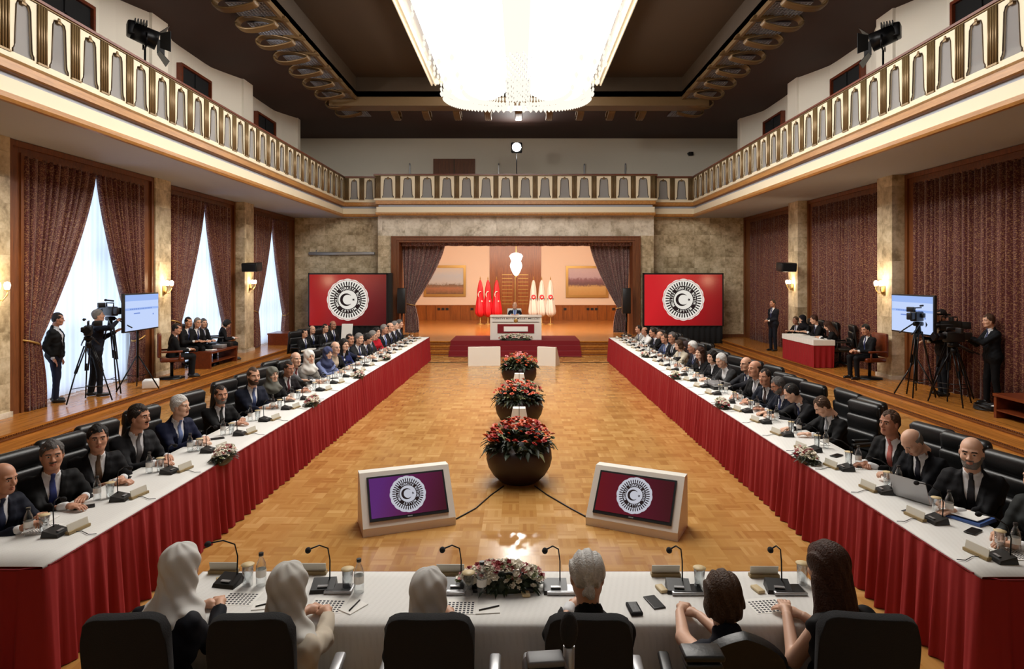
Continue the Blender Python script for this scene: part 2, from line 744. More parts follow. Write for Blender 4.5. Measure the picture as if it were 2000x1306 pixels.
    def prism(self, poly, z0, z1, m=0, axis=2):
        """poly: 2D outline, extruded along axis"""
        n = len(poly)
        V = []
        for z in (z0, z1):
            for (a, b) in poly:
                p = [0, 0, 0]
                p[axis] = z
                p[(axis + 1) % 3] = a
                p[(axis + 2) % 3] = b
                V.append(p)
        Fc = [tuple(range(n))[::-1], tuple(range(n, 2 * n))]
        for i in range(n):
            k = (i + 1) % n
            Fc.append((i, k, n + k, n + i))
        return self.add(V, Fc, m)

    def build(self, name, mats, parent=None, loc=(0, 0, 0), rot=(0, 0, 0), use_uv=False):
        if isinstance(mats, str):
            mats = [mats]
        me = mesh_from(name, np.vstack(self.V), self.F, mats, self.M, self.S,
                       np.vstack(self.uv) if use_uv else None)
        return add_obj(name, me, parent, loc, rot)


def rotm(rx=0, ry=0, rz=0):
    return np.array(Euler((rx, ry, rz)).to_matrix())


def ring_sheet(prof, path, m=0):
    pass
# ================================================================ ROOM
XW, XP = 9.2, 8.75          # outer wall plane, pillar face
ZP = 0.30                   # side platform height
ZS, ZF = 5.10, 5.75         # gallery underside / gallery floor
ZC = 8.78                   # outer ceiling
YB, YBC = 25.8, 25.2        # back wall (wings), centre bay
YN = -2.2                   # wall behind the camera
XR = 6.95                   # gallery edge


def struct(mb, name, mats, use_uv=False):
    o = mb.build(name, mats, use_uv=use_uv)
    o['kind'] = 'structure'
    return o


# floor
m = MB()
m.add([(-XW, YN, 0), (XW, YN, 0), (XW, YB, 0), (-XW, YB, 0)], [(0, 1, 2, 3)])
struct(m, 'floor', 'parquet')

# side platforms with their two steps
for s, nm in ((-1, 'floor_platform_left'), (1, 'floor_platform_right')):
    m = MB()
    m.box((s * 7.87, YN, ZP - 0.15), (s * (XW + 0.5), YB, ZP - 0.03), 0)
    m.box((s * 7.83, YN, ZP - 0.03), (s * (XW + 0.5), YB, ZP), 0)
    m.box((s * 7.56, YN, 0), (s * (XW + 0.5), YB, 0.12), 0)
    m.box((s * 7.52, YN, 0.12), (s * 7.9, YB, 0.15), 0)
    for x, z in ((7.865, 0.24), (7.865, 0.20), (7.555, 0.09), (7.555, 0.05)):
        m.box((s * x, YN, z), (s * (x - 0.012), YB, z + 0.018), 1)
    struct(m, nm, ['wood_honey', 'wood_frame'])
    # carved rope bead under each nosing
    m = MB()
    for x, z in ((7.855, 0.262), (7.545, 0.112)):
        for k in range(420):
            y = 4.5 + k * 0.05
            m.cyl((s * x, y, z - 0.012), (s * x, y + 0.025, z + 0.008), 0.013, m=0, seg=5, smooth=False)
    struct(m, 'trim_1' if s < 0 else 'trim_2', ['wood_gold'])

# pillars ------------------------------------------------------------
PY = [(0.25, 0.87), (5.2, 5.82), (10.2, 10.9), (15.2, 15.9), (20.25, 20.95)]
PYR = [(-0.1, 0.52), (4.9, 5.52), (9.95, 10.6), (15.02, 15.64), (20.1, 20.8)]
PYL = [(0.3, 1.0), (5.3, 6.0), (10.3, 11.0), (15.4, 16.08), (20.4, 21.1)]
for s, arr in ((-1, PYL), (1, PYR)):
    for (a, b) in arr:
        m = MB()
        m.box((s * XP, a, ZP), (s * (XW + 0.2), b, ZS), 0)
        m.box((s * (XP - 0.03), a - 0.03, ZP), (s * (XW + 0.2), b + 0.03, ZP + 0.09), 1)
        o = struct(m, 'wall_left_pillar' if s < 0 else 'wall_right_pillar', ['marble_tile', 'marble_pale'])

# outer walls with window openings ----------------------------------
WZ0, WZ1 = ZP, 4.83
winL = [(1.45, 4.85), (6.4, 9.9), (11.38, 15.02), (16.5, 20.0), (21.5, 25.0)]
winR = [(0.95, 4.5), (5.95, 9.5), (11.0, 14.65), (16.05, 19.7), (21.2, 25.0)]
for s, wins, nm in ((-1, winL, 'wall_left'), (1, winR, 'wall_right')):
    m = MB()
    y = YN
    for (a, b) in wins:
        m.box((s * XW, y, 0), (s * (XW + 0.3), a, ZS))
        m.box((s * XW, a, WZ1), (s * (XW + 0.3), b, ZS))
        y = b
    m.box((s * XW, y, 0), (s * (XW + 0.3), YB + 0.4, ZS))
    struct(m, nm, ['marble_tile'])

# window casings: deep wooden frames (between the pillars), glazing with bars
wn = 0
for s, wins, arr in ((-1, winL, PYL), (1, winR, PYR)):
    for i, (a, b) in enumerate(wins):
        wn += 1
        fy0 = arr[i][1]
        fy1 = arr[i + 1][0] if i + 1 < len(arr) else YB
        xi = 8.80 if (s < 0 and i == 2) else 9.06
        m = MB()
        xo = XW + 0.02
        zt = 5.09

        def bar(y0, y1, z0, z1, x_in):
            m.box((s * x_in, y0, z0), (s * xo, y1, z1), 0)
        # outer board, then a stepped inner moulding
        bar(fy0 + .005, a, ZP, zt, xi + 0.03)
        bar(b, fy1 - .005, ZP, zt, xi + 0.03)
        bar(a, b, WZ1, zt, xi + 0.03)
        bar(fy0 + .005, fy0 + 0.10, ZP, zt, xi - 0.02)
        bar(fy1 - 0.10, fy1 - .005, ZP, zt, xi - 0.02)
        bar(fy0 + 0.1, fy1 - 0.1, zt - 0.10, zt, xi - 0.02)
        bar(a - 0.07, a, ZP, WZ1 + 0.07, xi)
        bar(b, b + 0.07, ZP, WZ1 + 0.07, xi)
        bar(a, b, WZ1, WZ1 + 0.07, xi)
        f = struct(m, 'window_%d' % wn, ['wood_frame'])
        m = MB()
        xg = XW + 0.25
        for k in range(5):
            y = a + (b - a) * k / 4
            m.box((s * (xg - 0.03), y - 0.03, ZP), (s * (xg + 0.03), y + 0.03, WZ1))
        for z in (ZP + 0.05, 1.6, 3.2, WZ1 - 0.05):
            m.box((s * (xg - 0.03), a, z - 0.03), (s * (xg + 0.03), b, z + 0.03))
        m.build('window_bars', 'white_paint', f)
        m = MB()
        m.box((s * (xg - 0.004), a, ZP), (s * (xg + 0.004), b, WZ1))
        m.build('window_glass', 'glass', f)

# back marble wall: wings + projecting centre bay with proscenium opening
OX0, OX1, OZ = -5.02, 4.76, 4.32
m = MB()
m.box((-XW, YB, 0), (-5.56, YB + 0.4, ZS + .1))
m.box((5.30, YB, 0), (XW, YB + 0.4, ZS + .1))
m.box((-5.56, YBC, 0), (OX0, YB + 0.4, ZS + .1))
m.box((OX1, YBC, 0), (5.30, YB + 0.4, ZS + .1))
m.box((OX0, YBC, OZ + 0.001), (OX1, YB + 0.4, ZS + .1), 1)
m.box((-5.56, YBC - 0.004, OZ + 0.02), (5.30, YBC, ZS + .1), 1)
struct(m, 'wall_back', ['marble_tile', 'marble_pale'])
m = MB()
m.box((-XW, YB - 0.04, ZP), (-5.57, YB, ZP + 0.12))
m.box((5.31, YB - 0.04, ZP), (XW, YB, ZP + 0.12))
struct(m, 'baseboard_back', ['wood_frame'])
# proscenium wood frame, stepped
m = MB()
for (w, y0, y1) in ((0.30, YBC - 0.05, YB + 0.42), (0.20, YBC - 0.09, YBC - 0.04), (0.05, YBC - 0.12, YBC - 0.08)):
    m.box((OX0, y0, 0.0), (OX0 + w, y1, OZ))
    m.box((OX1 - w, y0, 0.0), (OX1, y1, OZ))
    m.box((OX0 + w, y0, OZ - w * 0.8), (OX1 - w, y1, OZ))
struct(m, 'trim_3', ['wood_frame'])

# stage: apron, steps, deck ----------------------------------------
SZ = 0.45
m = MB()
m.box((-5.3, 22.60, SZ - 0.035), (5.05, YB + 0.42, SZ))
m.box((-5.3, 22.64, 0), (5.05, YB + 0.42, SZ - 0.035))
m.box((-7.2, YB + 0.42, 0), (7.2, 34, SZ))
for k in range(1, 3):
    z = SZ - 0.15 * k
    m.box((-5.3, 22.60 - 0.30 * k, z - 0.03), (5.05, 22.7, z))
    m.box((-5.3, 22.63 - 0.30 * k, 0), (5.05, 22.7, z - 0.03))
for z in (0.035, 0.185, 0.335):
    yy = 22.63 - 0.30 * (2 - round((z - 0.035) / 0.15)) - 0.012
    m.box((-5.3, yy, z), (5.05, yy + 0.012, z + 0.03), 1)
struct(m, 'floor_stage', ['wood_honey', 'wood_frame'])

# stage room
m = MB()
m.box((-7.2, 33.7, SZ), (7.2, 34, 1.21), 1)
m.box((-7.2, 33.68, 1.21), (7.2, 33.7, 1.25), 1)
m.box((-7.2, 33.7, 1.21), (-1.55, 34, 4.9), 0)
m.box((1.15, 33.7, 1.21), (7.2, 34, 4.9), 0)
m.box((-1.55, 33.66, SZ), (1.15, 34, 4.9), 1)
struct(m, 'wall_stage_back', ['stage_wall', 'wood_panel'])
m = MB()
for x in (-5.4, -4.9, -4.4, -3.6, -3.1, -2.6, -2.1, 1.8, 2.3, 2.8, 3.6, 4.1, 4.6, 5.1):
    m.box((x, 33.67, SZ + 0.02), (x + 0.012, 33.7, 1.2), 1)
for x0 in (-4.3, -4.08, -3.86, -2.55, 2.35, 3.55, 3.77, 3.99, 4.9):
    m.box((x0, 33.66, 0.98), (x0 + 0.14, 33.7, 1.10), 0)
struct(m, 'trim_4', ['black_plastic', 'wood_frame'])
m = MB()
m.box((-7.5, YB + 0.42, SZ), (-7.2, 34, 4.9))
m.box((7.2, YB + 0.42, SZ), (7.5, 34, 4.9))
m.box((-7.2, YB + 0.4, OZ), (7.2, YB + 0.42, 4.9))
m.box((-7.2, YB + 0.4, SZ), (OX0, YB + 0.42, OZ))
m.box((OX1, YB + 0.4, SZ), (7.2, YB + 0.42, OZ))
struct(m, 'wall_stage_sides', ['stage_wall'])
m = MB()
m.box((-7.2, YB + 0.4, 4.6), (7.2, 34, 4.9))
struct(m, 'ceiling_stage', ['stage_wall'])
# double door of the stage room with louvred panels
m = MB()
m.box((-1.10, 33.60, SZ), (0.68, 33.655, 3.35), 0)
for x0, x1 in ((-0.98, -0.28), (-0.14, 0.56)):
    m.box((x0, 33.57, 0.62), (x1, 33.60, 3.22), 0)
    for k in range(9):
        z = 1.3 + k * 0.19
        m.box((x0 + 0.08, 33.555, z), (x1 - 0.08, 33.575, z + 0.035), 1)
m.box((-0.235, 33.54, SZ), (-0.19, 33.60, 3.3), 1)  # gold centre strip paints in the pendant's reflection on the door
struct(m, 'door_1', ['wood_panel', 'gold'])

# gallery slabs and fascia --------------------------------------------
# fascia profile as (offset towards the wall, z, material of the segment that FOLLOWS)
FP = [(0.10, 5.10, 0), (0.03, 5.10, 0), (0.0, 5.14, 0), (0.0, 5.21, 1), (0.03, 5.23, 1), (0.03, 5.43, 2),
      (0.17, 5.45, 2), (0.17, 5.50, 3), (0.04, 5.52, 3), (0.0, 5.54, 3), (0.0, 5.66, 4), (-0.05, 5.68, 4), (-0.05, 5.745, 4), (0.25, 5.75, 4)]
FM = ['wood_gold', 'cream_paint', 'bronze', 'wood_gold', 'cream_paint']  # dark bronze in the recess stands in for its gap shadow


def fascia(path, name, dz=0.0):
    """path: list of (x,y) corners, gallery lies to the left of travel"""
    n = len(path)
    dirs = [np.array(path[i + 1]) - np.array(path[i]) for i in range(n - 1)]
    dirs = [d / np.linalg.norm(d) for d in dirs]
    nor = [np.array((-d[1], d[0])) for d in dirs]
    m = MB()
    rows = []
    for (o, z, mi) in FP:
        r = []
        for i in range(n):
            if i == 0:
                off = nor[0] * o
            elif i == n - 1:
                off = nor[-1] * o
            else:
                b = nor[i - 1] + nor[i]
                off = b / (b @ nor[i]) * o
            p = np.array(path[i]) + off
            r.append((p[0], p[1], z + dz))
        rows.append(r)
    for k in range(len(FP) - 1):
        V = rows[k] + rows[k + 1]
        Fc = [(i, i + 1, n + i + 1, n + i) for i in range(n - 1)]
        m.add(V, Fc, FP[k][2])
    return struct(m, name, FM)


# walk so that the gallery is on the left-hand side: right side going +y ... back ... left
CB = (-5.56, 5.28)
YGB, YGC = 25.35, 24.75
fascia([(XR - .05, YN), (XR - .05, YGB), (CB[1], YGB)][::1] if False else [(CB[1] + .0, YGB), (XR - .05, YGB), (XR - .05, YN)], 'trim_5')
fascia([(-XR, YN), (-XR, YGB), (CB[0], YGB)], 'trim_6')
fascia([(CB[0], YGB), (CB[0], YGC), (CB[1], YGC), (CB[1], YGB)], 'trim_7')
m = MB()
for s, x in ((-1, XR), (1, XR - .05)):
    m.box((s * (x + 0.1), YN, ZS), (s * (XW + 0.4), 28.3, ZF), 0)
m.box((-XR - 0.1, YGB + 0.1, ZS), (XR + .05, 28.3, ZF), 0)
m.box((CB[0] + 0.1, YGC + 0.1, ZS), (CB[1] - 0.1, YGB + 0.12, ZF), 0)
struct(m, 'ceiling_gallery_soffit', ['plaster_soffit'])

# upper walls: scalloped bays between piers -----------------------------
for s, nm, piers in ((-1, 'wall_upper_left', (4.9, 9.9, 15.05, 19.95, 24.75)), (1, 'wall_upper_right', (4.7, 9.7, 14.8, 19.8, 24.8))):
    prof = []
    p0 = -0.2
    prof.append((8.46, -2.2))
    for p in piers:
        a0, a1 = p0 + 0.35, p - 0.35
        for k in range(13):
            t = k / 12
            bul = 0.44 * min(1.0, math.sin(PI * t) * 1.35) if k not in (0, 12) else 0.0
            prof.append((8.50 + bul, a0 + (a1 - a0) * t))
        prof.append((8.44, p - 0.33))
        if p != piers[-1]:
            prof.append((8.44, p + 0.33))
        p0 = p
    prof.append((8.46, piers[-1]))
    prof.append((9.6, piers[-1] + 0.01))
    prof.append((9.6, 28.0))
    bays = []
    q0 = -0.2
    for p in piers:
        c = (q0 + p) / 2
        bays.append((c - 0.75, c + 0.75))
        q0 = p
    m = MB()
    V = []
    for (x, y) in prof:
        V += [(s * x, y, ZF), (s * x, y, ZC)]
    Fc = [(2 * i, 2 * i + 1, 2 * i + 3, 2 * i + 2) for i in range(len(prof) - 1)]
    m.add(V, Fc, 0, False)
    struct(m, nm, ['plaster'])
    for k, (a, b) in enumerate(bays):
        if k < 1:
            continue
        wn += 1
        m = MB()
        x0, x1 = 8.80, 9.0
        z0, z1 = 6.95, 8.23
        m.box((s * (x0 + .06), a, z0), (s * x1, b, z1), 0)
        fr = 0.07
        for (ya, yb, za, zb) in ((a - fr, a, z0 - fr, z1 + fr), (b, b + fr, z0 - fr, z1 + fr), (a, b, z1, z1 + fr), (a, b, z0 - fr, z0)):
            m.box((s * (x0 - 0.01), ya, za), (s * x1, yb, zb), 1)
        c = (a + b) / 2
        m.box((s * (x0 + 0.03), c - 0.03, z0), (s * x1, c + 0.03, z1), 0)
        m.box((s * (x0 + 0.03), a, z0 + 0.85), (s * x1, b, z0 + 0.90), 0)
        struct(m, 'window_%d' % wn, ['dark_drape', 'wood_red'])
m = MB()
m.box((-9.7, 28.0, ZF), (9.7, 28.3, ZC))
struct(m, 'wall_upper_back', ['plaster'])
m = MB()
m.box((-3.75, 27.94, ZF), (-1.93, 28.0, 7.88), 0)
m.box((-2.86, 27.92, ZF), (-2.82, 27.95, 7.84), 1)
struct(m, 'door_2', ['wood_frame', 'bronze'])
m = MB()
m.box((-9.7, YN - 0.3, 0), (9.7, YN, ZC))
struct(m, 'wall_front', ['marble_tile'])

# ceiling: dark outer field, lit recess in the middle ---------------------
CX0, CX1, CY1 = -5.5, 5.5, 21.6
m = MB()
m.box((-9.7, YN, ZC), (CX0, 28.3, ZC + 0.2))
m.box((CX1, YN, ZC), (9.7, 28.3, ZC + 0.2))
m.box((CX0, CY1, ZC), (CX1, 28.3, ZC + 0.2))
struct(m, 'ceiling', ['ceiling_brown'])
m = MB()
m.box((CX0 - .2, YN, 9.45), (CX1 + .2, CY1 + .2, 9.6), 0)
m.box((CX0 - .2, YN, ZC), (CX0, CY1, 9.5), 0)
m.box((CX1, YN, ZC), (CX1 + .2, CY1, 9.5), 0)
m.box((CX0, CY1, ZC), (CX1, CY1 + .2, 9.5), 0)
struct(m, 'ceiling_recess', ['coffer_brown'])
# light strip mouldings round the recess
m = MB()
m.box((CX0 - 0.06, 5, ZC - 0.10), (CX0 + 0.02, CY1, ZC + 0.02))
m.box((CX1 - 0.02, 5, ZC - 0.10), (CX1 + 0.06, CY1, ZC + 0.02))
m.box((CX0 - 0.9, CY1 - 0.02, ZC - 0.22), (CX1 + 0.9, CY1 + 0.95, ZC - 0.16))
m.box((CX0 - 0.9, CY1 - 0.04, ZC - 0.30), (CX1 + 0.9, CY1 + 0.02, ZC))
struct(m, 'trim_8', ['gilt_dull'])

# scroll brackets and metal grilles along the recess
mat('grille', rgb(150, 152, 164), 0.4, 0.6)



NTH = ['', 'second', 'third', 'fourth', 'fifth', 'sixth', 'seventh', 'eighth']


def nth(k, n):
    j = n - 1 - k
    if j == 0:
        return 'nearest the stage'
    if j < 8:
        return NTH[j] + ' from the stage end'
    return ('nearest the camera' if k == 0 else NTH[k] + ' from the camera end')


def scroll_mesh():
    """ribbon bent to a teardrop in the local XZ plane (x outwards), ribbed along its width"""
    cen = []
    for k in range(33):
        t = 2 * PI * k / 32
        # teardrop: wide at x=1
        x = 0.60 - 0.42 * math.cos(t) * -1 if False else 0.58 + 0.42 * math.cos(t)
        w = 0.17 * (0.25 + 0.75 * ((x - 0.16) / 0.84))
        z = -0.16 + w * math.sin(t)
        cen.append((x, z))
    mb = MB()
    rib = [(-0.13, 0.02), (-0.10, 0.0), (-0.07, 0.02), (-0.04, 0.0), (0, 0.02), (0.04, 0.0), (0.07, 0.02), (0.10, 0.0), (0.13, 0.02)]
    P = np.zeros((33, len(rib), 3))
    for i, (x, z) in enumerate(cen):
        x2, z2 = cen[(i + 1) % 32]
        x1, z1 = cen[(i - 1) % 32]
        d = np.array((x2 - x1, z2 - z1))
        d /= np.linalg.norm(d)
        nn = np.array((d[1], -d[0]))
        for j, (y, o) in enumerate(rib):
            P[i, j] = (x + nn[0] * o, y, z + nn[1] * o)
    mb.sheet(P, 0, True, thick=0.045)
    # strap running back to the recess edge
    mb.box((-0.12, -0.12, -0.06), (0.35, 0.12, -0.02))
    for yy in (-0.09, -0.03, 0.03, 0.09):
        mb.box((-0.14, yy - 0.012, -0.09), (0.30, yy + 0.012, -0.05))
    return mb


sm = None
n_scroll = 0
for s in (-1, 1):
    for k in range(16):
        y = 6.9 + 1.145 * k - (0.05 if s > 0 else 0)
        if y > 23.4:
            continue
        if sm is None:
            o = scroll_mesh().build('ceiling_scroll_bracket', 'gilt_dull')
            sm = o
        else:
            o = sm.copy()
            COL.objects.link(o)
        o.location = (s * 5.53, y, ZC - 0.02)
        o.rotation_euler = (0, 0, 0 if s > 0 else PI)
        tag(o, 'gilded ribbed ceiling scroll on the %s, %s' % ('right' if s > 0 else 'left', nth(k, 15)), 'ceiling ornament',
            'scroll brackets along the %s ceiling edge' % ('right' if s > 0 else 'left'))
for k in range(9):
    o = sm.copy()
    COL.objects.link(o)
    o.location = (-0.02 + (k - 4) * 1.105, CY1 + 0.95, ZC - 0.02)
    o.rotation_euler = (0, 0, PI / 2)
    tag(o, 'gilded ribbed bracket on the far ceiling edge, %s' % (['leftmost', 'second from the left', 'third from the left', 'just left of the middle', 'in the middle', 'just right of the middle', 'third from the right', 'second from the right', 'rightmost'][k]), 'ceiling ornament', 'scroll brackets along the far ceiling edge')
gm = None
for s in (-1, 1):
    for k in range(15):
        y = 7.0 + 1.145 * k
        if gm is None:
            mb = MB()
            mb.box((-0.45, 0.16, 0.0), (0.45, 0.98, 0.012))
            for j in range(12):
                mb.box((-0.45 + j * 0.08, 0.16, -0.02), (-0.43 + j * 0.08, 0.98, 0.0))
            for j in range(11):
                mb.box((-0.45, 0.16 + j * 0.08, -0.02), (0.45, 0.18 + j * 0.08, 0.0))
            gm = mb.build('ceiling_grille', 'grille')
            o = gm
        else:
            o = gm.copy()
            COL.objects.link(o)
        o.location = (s * 6.0, y - 0.0, ZC - 0.035)
        tag(o, 'square metal mesh grille between ceiling scrolls on the %s, %s' % ('right' if s > 0 else 'left', nth(k, 15)), 'grille', 'ceiling grilles on the %s' % ('right' if s > 0 else 'left'))

# ---------------------------------------------------------------- railings
ZR = 5.75


def railing_unit():
    """cream board with a tapering opening, bronze rim; local x across, width .49; y outwards"""
    h0, h1 = 0.02, 0.86
    W2 = 0.245
    # right half outline of the opening from bottom to top
    op = [(0.190, 0.03), (0.190, 0.075), (0.165, 0.11), (0.155, 0.16), (0.130, 0.70), (0.105, 0.765), (0.04, 0.785), (0.0, 0.785)]
    mb = MB()
    for s in (-1, 1):
        outer = [(W2, h0 + 0.01), (W2, 0.075), (W2, 0.11), (W2, 0.16), (W2, 0.70), (W2, 0.80), (W2, h1), (0.0, h1)]
        V, Fc = [], []
        for (x, z), (xo, zo) in zip(op, outer):
            V += [(s * x, -0.03, z), (s * xo, -0.03, zo), (s * x, 0.03, z), (s * xo, 0.03, zo)]
        for i in range(len(op) - 1):
            a, b = 4 * i, 4 * i + 4
            q = [(a, a + 1, b + 1, b), (a + 2, b + 2, b + 3, a + 3), (a, b, b + 2, a + 2), (a + 1, a + 3, b + 3, b + 1)]
            Fc += q if s > 0 else [f[::-1] for f in q]
        mb.add(V, Fc, 0)
    mb.box((-W2, -0.03, 0.0), (W2, 0.03, 0.03), 0)
    rim = MB()
    path = [(x, -0.034, z) for (x, z) in op] + [(-x, -0.034, z) for (x, z) in op[::-1][1:]]
    rim.tube(path, 0.010, 0, 5)
    knob = MB()
    knob.lathe([(0.0, -0.04), (0.025, -0.03), (0.035, 0.0), (0.025, 0.03), (0.0, 0.04)], (0, -0.02, 0.80), 0, 10)
    knob.box((-0.04, -0.045, 0.745), (0.04, 0.03, 0.775))
    return mb, rim, knob


def pilaster_unit(w=0.2):
    mb = MB()
    mb.box((-w / 2, -0.035, 0.0), (w / 2, 0.05, 0.87), 1)
    n = 4
    for k in range(n):
        x = -w / 2 + w * (k + 0.5) / n
        mb.cyl((x, -0.04, 0.02), (x, -0.04, 0.86), w / n * 0.36, m=0, seg=8)
    mb.box((-w / 2 - 0.005, -0.06, 0.0), (w / 2 + 0.005, 0.055, 0.03), 0)
    return mb


_cache = {}


def rail_run(root, p0, p1, n, inward):
    """n panels from p0 to p1; `inward` = rotation z so that local -y faces the hall"""
    p0, p1 = np.array(p0, float), np.array(p1, float)
    L = np.linalg.norm(p1 - p0)
    d = (p1 - p0) / L
    step = L / n
    sx = (step - 0.2) / 0.49
    for k in range(n + 1):
        q = p0 + d * step * k
        if 'pil' not in _cache:
            o = pilaster_unit().build('pilaster', ['gold_dark', 'bronze'], root)
            _cache['pil'] = o.data
        else:
            o = add_obj('pilaster', _cache['pil'], root)
        o.location = (q[0], q[1], 0)
        o.rotation_euler = (0, 0, inward)
        if k < n:
            q = p0 + d * step * (k + 0.5)
            if 'pan' not in _cache:
                a, b, c = railing_unit()
                o = a.build('baluster_panel', 'cream_paint', root)
                r = b.build('rim', 'bronze', o)
                t = c.build('knob', 'gold_dark', o)
                gb = MB()
                gb.box((-0.2, 0.0, 0.02), (0.2, 0.006, 0.8))  # half-transparent grey sheet across the opening
                g = gb.build('grey_sheet', 'grey_half_clear', o)
                _cache['pan'] = (o.data, r.data, t.data, g.data)
            else:
                o = add_obj('baluster_panel', _cache['pan'][0], root)
                add_obj('rim', _cache['pan'][1], o)
                add_obj('knob', _cache['pan'][2], o)
                add_obj('grey_sheet', _cache['pan'][3], o)
            o.location = (q[0], q[1], 0)
            o.scale = (sx, 1, 1)
            o.rotation_euler = (0, 0, inward)


def handrail(root, pts):
    mb = MB()
    for a, b in zip(pts[:-1], pts[1:]):
        a, b = np.array(a), np.array(b)
        d = (b - a) / np.linalg.norm(b - a)
        n = np.array((-d[1], d[0]))
        for (w, z0, z1, mi) in ((0.05, 0.87, 0.89, 0), (0.075, 0.89, 0.925, 1), (0.05, 0.925, 0.945, 1)):
            V = []
            for z in (z0, z1):
                for p, e in ((a, -1), (b, 1)):
                    for sgn in ((-1, 1) if e < 0 else (1, -1)):
                        q = p + d * e * 0.04 + n * w * sgn
                        V.append((q[0], q[1], z))
            mb.add(V, CUBE_F, mi)
    mb.build('handrail', ['gold_dark', 'wood_red'], root)


r = empty('balcony_railing', (0, 0, ZR), label='long gilded and cream balcony railing on the left above the curtained windows', cat='railing')
rail_run(r, (-XR, 3.02), (-XR, 25.27), 32, PI / 2)
handrail(r, [(-XR, 3.0), (-XR, YGB)])
r = empty('balcony_railing', (0, 0, ZR), label='long gilded and cream balcony railing on the right above the closed red curtains', cat='railing')
rail_run(r, (XR - .05, 3.02), (XR - .05, 25.27), 32, -PI / 2)
handrail(r, [(XR - .05, 3.0), (XR - .05, YGB)])
r = empty('balcony_railing', (0, 0, ZR), label='gilded and cream railing of the far balcony over the stage opening', cat='railing')
rail_run(r, (-5.45, YGC + .02), (5.17, YGC + .02), 14, 0)
rail_run(r, (-6.83, YGB), (-5.62, YGB), 2, 0)
rail_run(r, (5.34, YGB), (6.78, YGB), 2, 0)
handrail(r, [(-6.85, YGB), (CB[0], YGB), (CB[0], YGC), (CB[1], YGC), (CB[1], YGB), (6.8, YGB)])

# ---------------------------------------------------------------- chandelier
emit_mat('lit_crystal', (1.0, 0.955, 0.895), CHANDELIER_L)
emit_mat('lit_crystal_soft', (1.0, 0.92, 0.78), 1.15)
mat('crystal_rope', rgb(214, 196, 160), 0.2, 0.3, emit=(1.0, 0.88, 0.68), estr=0.28)
ch = empty('crystal_chandelier', (0, 0, 7.998), label='huge glowing rectangular crystal chandelier hanging from the ceiling recess', cat='chandelier')
ch.scale = (1.177,) * 3


def srect(hx, y0, y1, n, e=3.2):
    """superellipse-like rounded rectangle outline"""
    out = []
    cy, hy = (y0 + y1) / 2, (y1 - y0) / 2
    for k in range(n):
        t = 2 * PI * k / n
        c, s = math.cos(t), math.sin(t)
        ex = 2 / e
        x = hx * abs(c) ** ex * (1 if c >= 0 else -1)
        y = abs(s) ** ex * (1 if s >= 0 else -1)
        # stretch straight sides: rounded ends have radius ~ hx
        r = 1.7
        yy = cy + (hy - r) * (1 if y > 0 else -1) * min(1, abs(y) * 3) + r * y if abs(y) > 1e-6 else cy
        out.append((x, yy))
    return out


def loft(mb, rings, zs, m, closed_bottom=False):
    n = len(rings[0])
    V, Fc = [], []
    for r_, z in zip(rings, zs):
        V += [(x, y, z) for (x, y) in r_]
    for i in range(len(rings) - 1):
        for j in range(n):
            k = (j + 1) % n
            Fc.append((i * n + j, (i + 1) * n + j, (i + 1) * n + k, i * n + k))
    mb.add(V, Fc, m, True)


YC0, YC1 = 5.6, 17.0
for s, nm in ((-1, 'left'), (1, 'right')):
    # two long lit lobes leave a channel between them
    mb = MB()
    n = 64
    hx = 0.76
    cx = -0.05 + s * 1.03

    def ringat(k, inset, dy):
        return [(cx + x * k, y) for (x, y) in srect(hx - inset, YC0 + dy, YC1 - dy - (0.0), n)]
    rings = [ringat(1, 0.0, 0.0), ringat(1, -0.02, -0.05), ringat(1, 0.10, 0.25), ringat(1, 0.30, 0.7), ringat(1, 0.6, 1.2), ringat(0.02, 0.8, 1.6)]
    loft(mb, rings, [0.85, 0.25, 0.12, 0.04, 0.0, 0.0], 0)
    mb.build('lit_body', 'lit_crystal', ch)
# end apron: crystal curtain rounding off the far end, with rows of drops
mb = MB()
out = srect(1.84, YC0 - 0.1, YC1 + 0.12, 200, 3.0)
zrow = [0.62, 0.50, 0.38, 0.26, 0.14, 0.02]
for zi, z in enumerate(zrow):
    for k, (x, y) in enumerate(out):
        if y < 11:
            continue
        x2, y2 = x * (1 - 0.012 * (5 - zi) * 0), y
        mb.lathe([(0.0, 0.06), (0.032, 0.02), (0.028, -0.03), (0.0, -0.075)], (x2 - 0.05, y2, z), 0, 5, smooth=False)
for ring_w, zz in ((1.84, -0.06), (1.60, -0.09), (1.30, -0.10)):
    for (x, y) in srect(ring_w, YC0, YC1 - (1.84 - ring_w) * 1.3, 110, 3.0):
        if y > 12.5:
            mb.lathe([(0.0, 0.08), (0.05, 0.02), (0.042, -0.03), (0.0, -0.08)], (x - 0.05, y, zz), 0, 6, smooth=False)
o = mb.build('crystal_drops', 'lit_crystal_soft', ch)
o['kind'] = 'stuff'
mb = MB()
for k in range(26):
    for j in range(14):
        x = -0.32 + j * 0.045
        y = 13.2 + k * 0.145
        z = 0.12 + 0.02 * ((j + k) % 2) - 0.006 * abs(j - 6.5)
        if (j + 2 * k) % 3 == 0:
            mb.lathe([(0.0, 0.04), (0.02, 0.0), (0.0, -0.06)], (x, y, z), 0, 5, smooth=False)
o = mb.build('crystal_lattice', 'silver', ch)
o['kind'] = 'stuff'
mb = MB()
mb.box((-0.32, 14.9, 0.10), (0.26, 16.75, 0.14))
for k in range(14):
    for j in range(9):
        mb.lathe([(0.0, 0.04), (0.022, 0.0), (0.0, -0.06)], (-0.30 + j * 0.07, 14.95 + k * 0.13, 0.08), 0, 5, smooth=False)
mb.build('crystal_apron', 'lit_crystal_soft', ch)
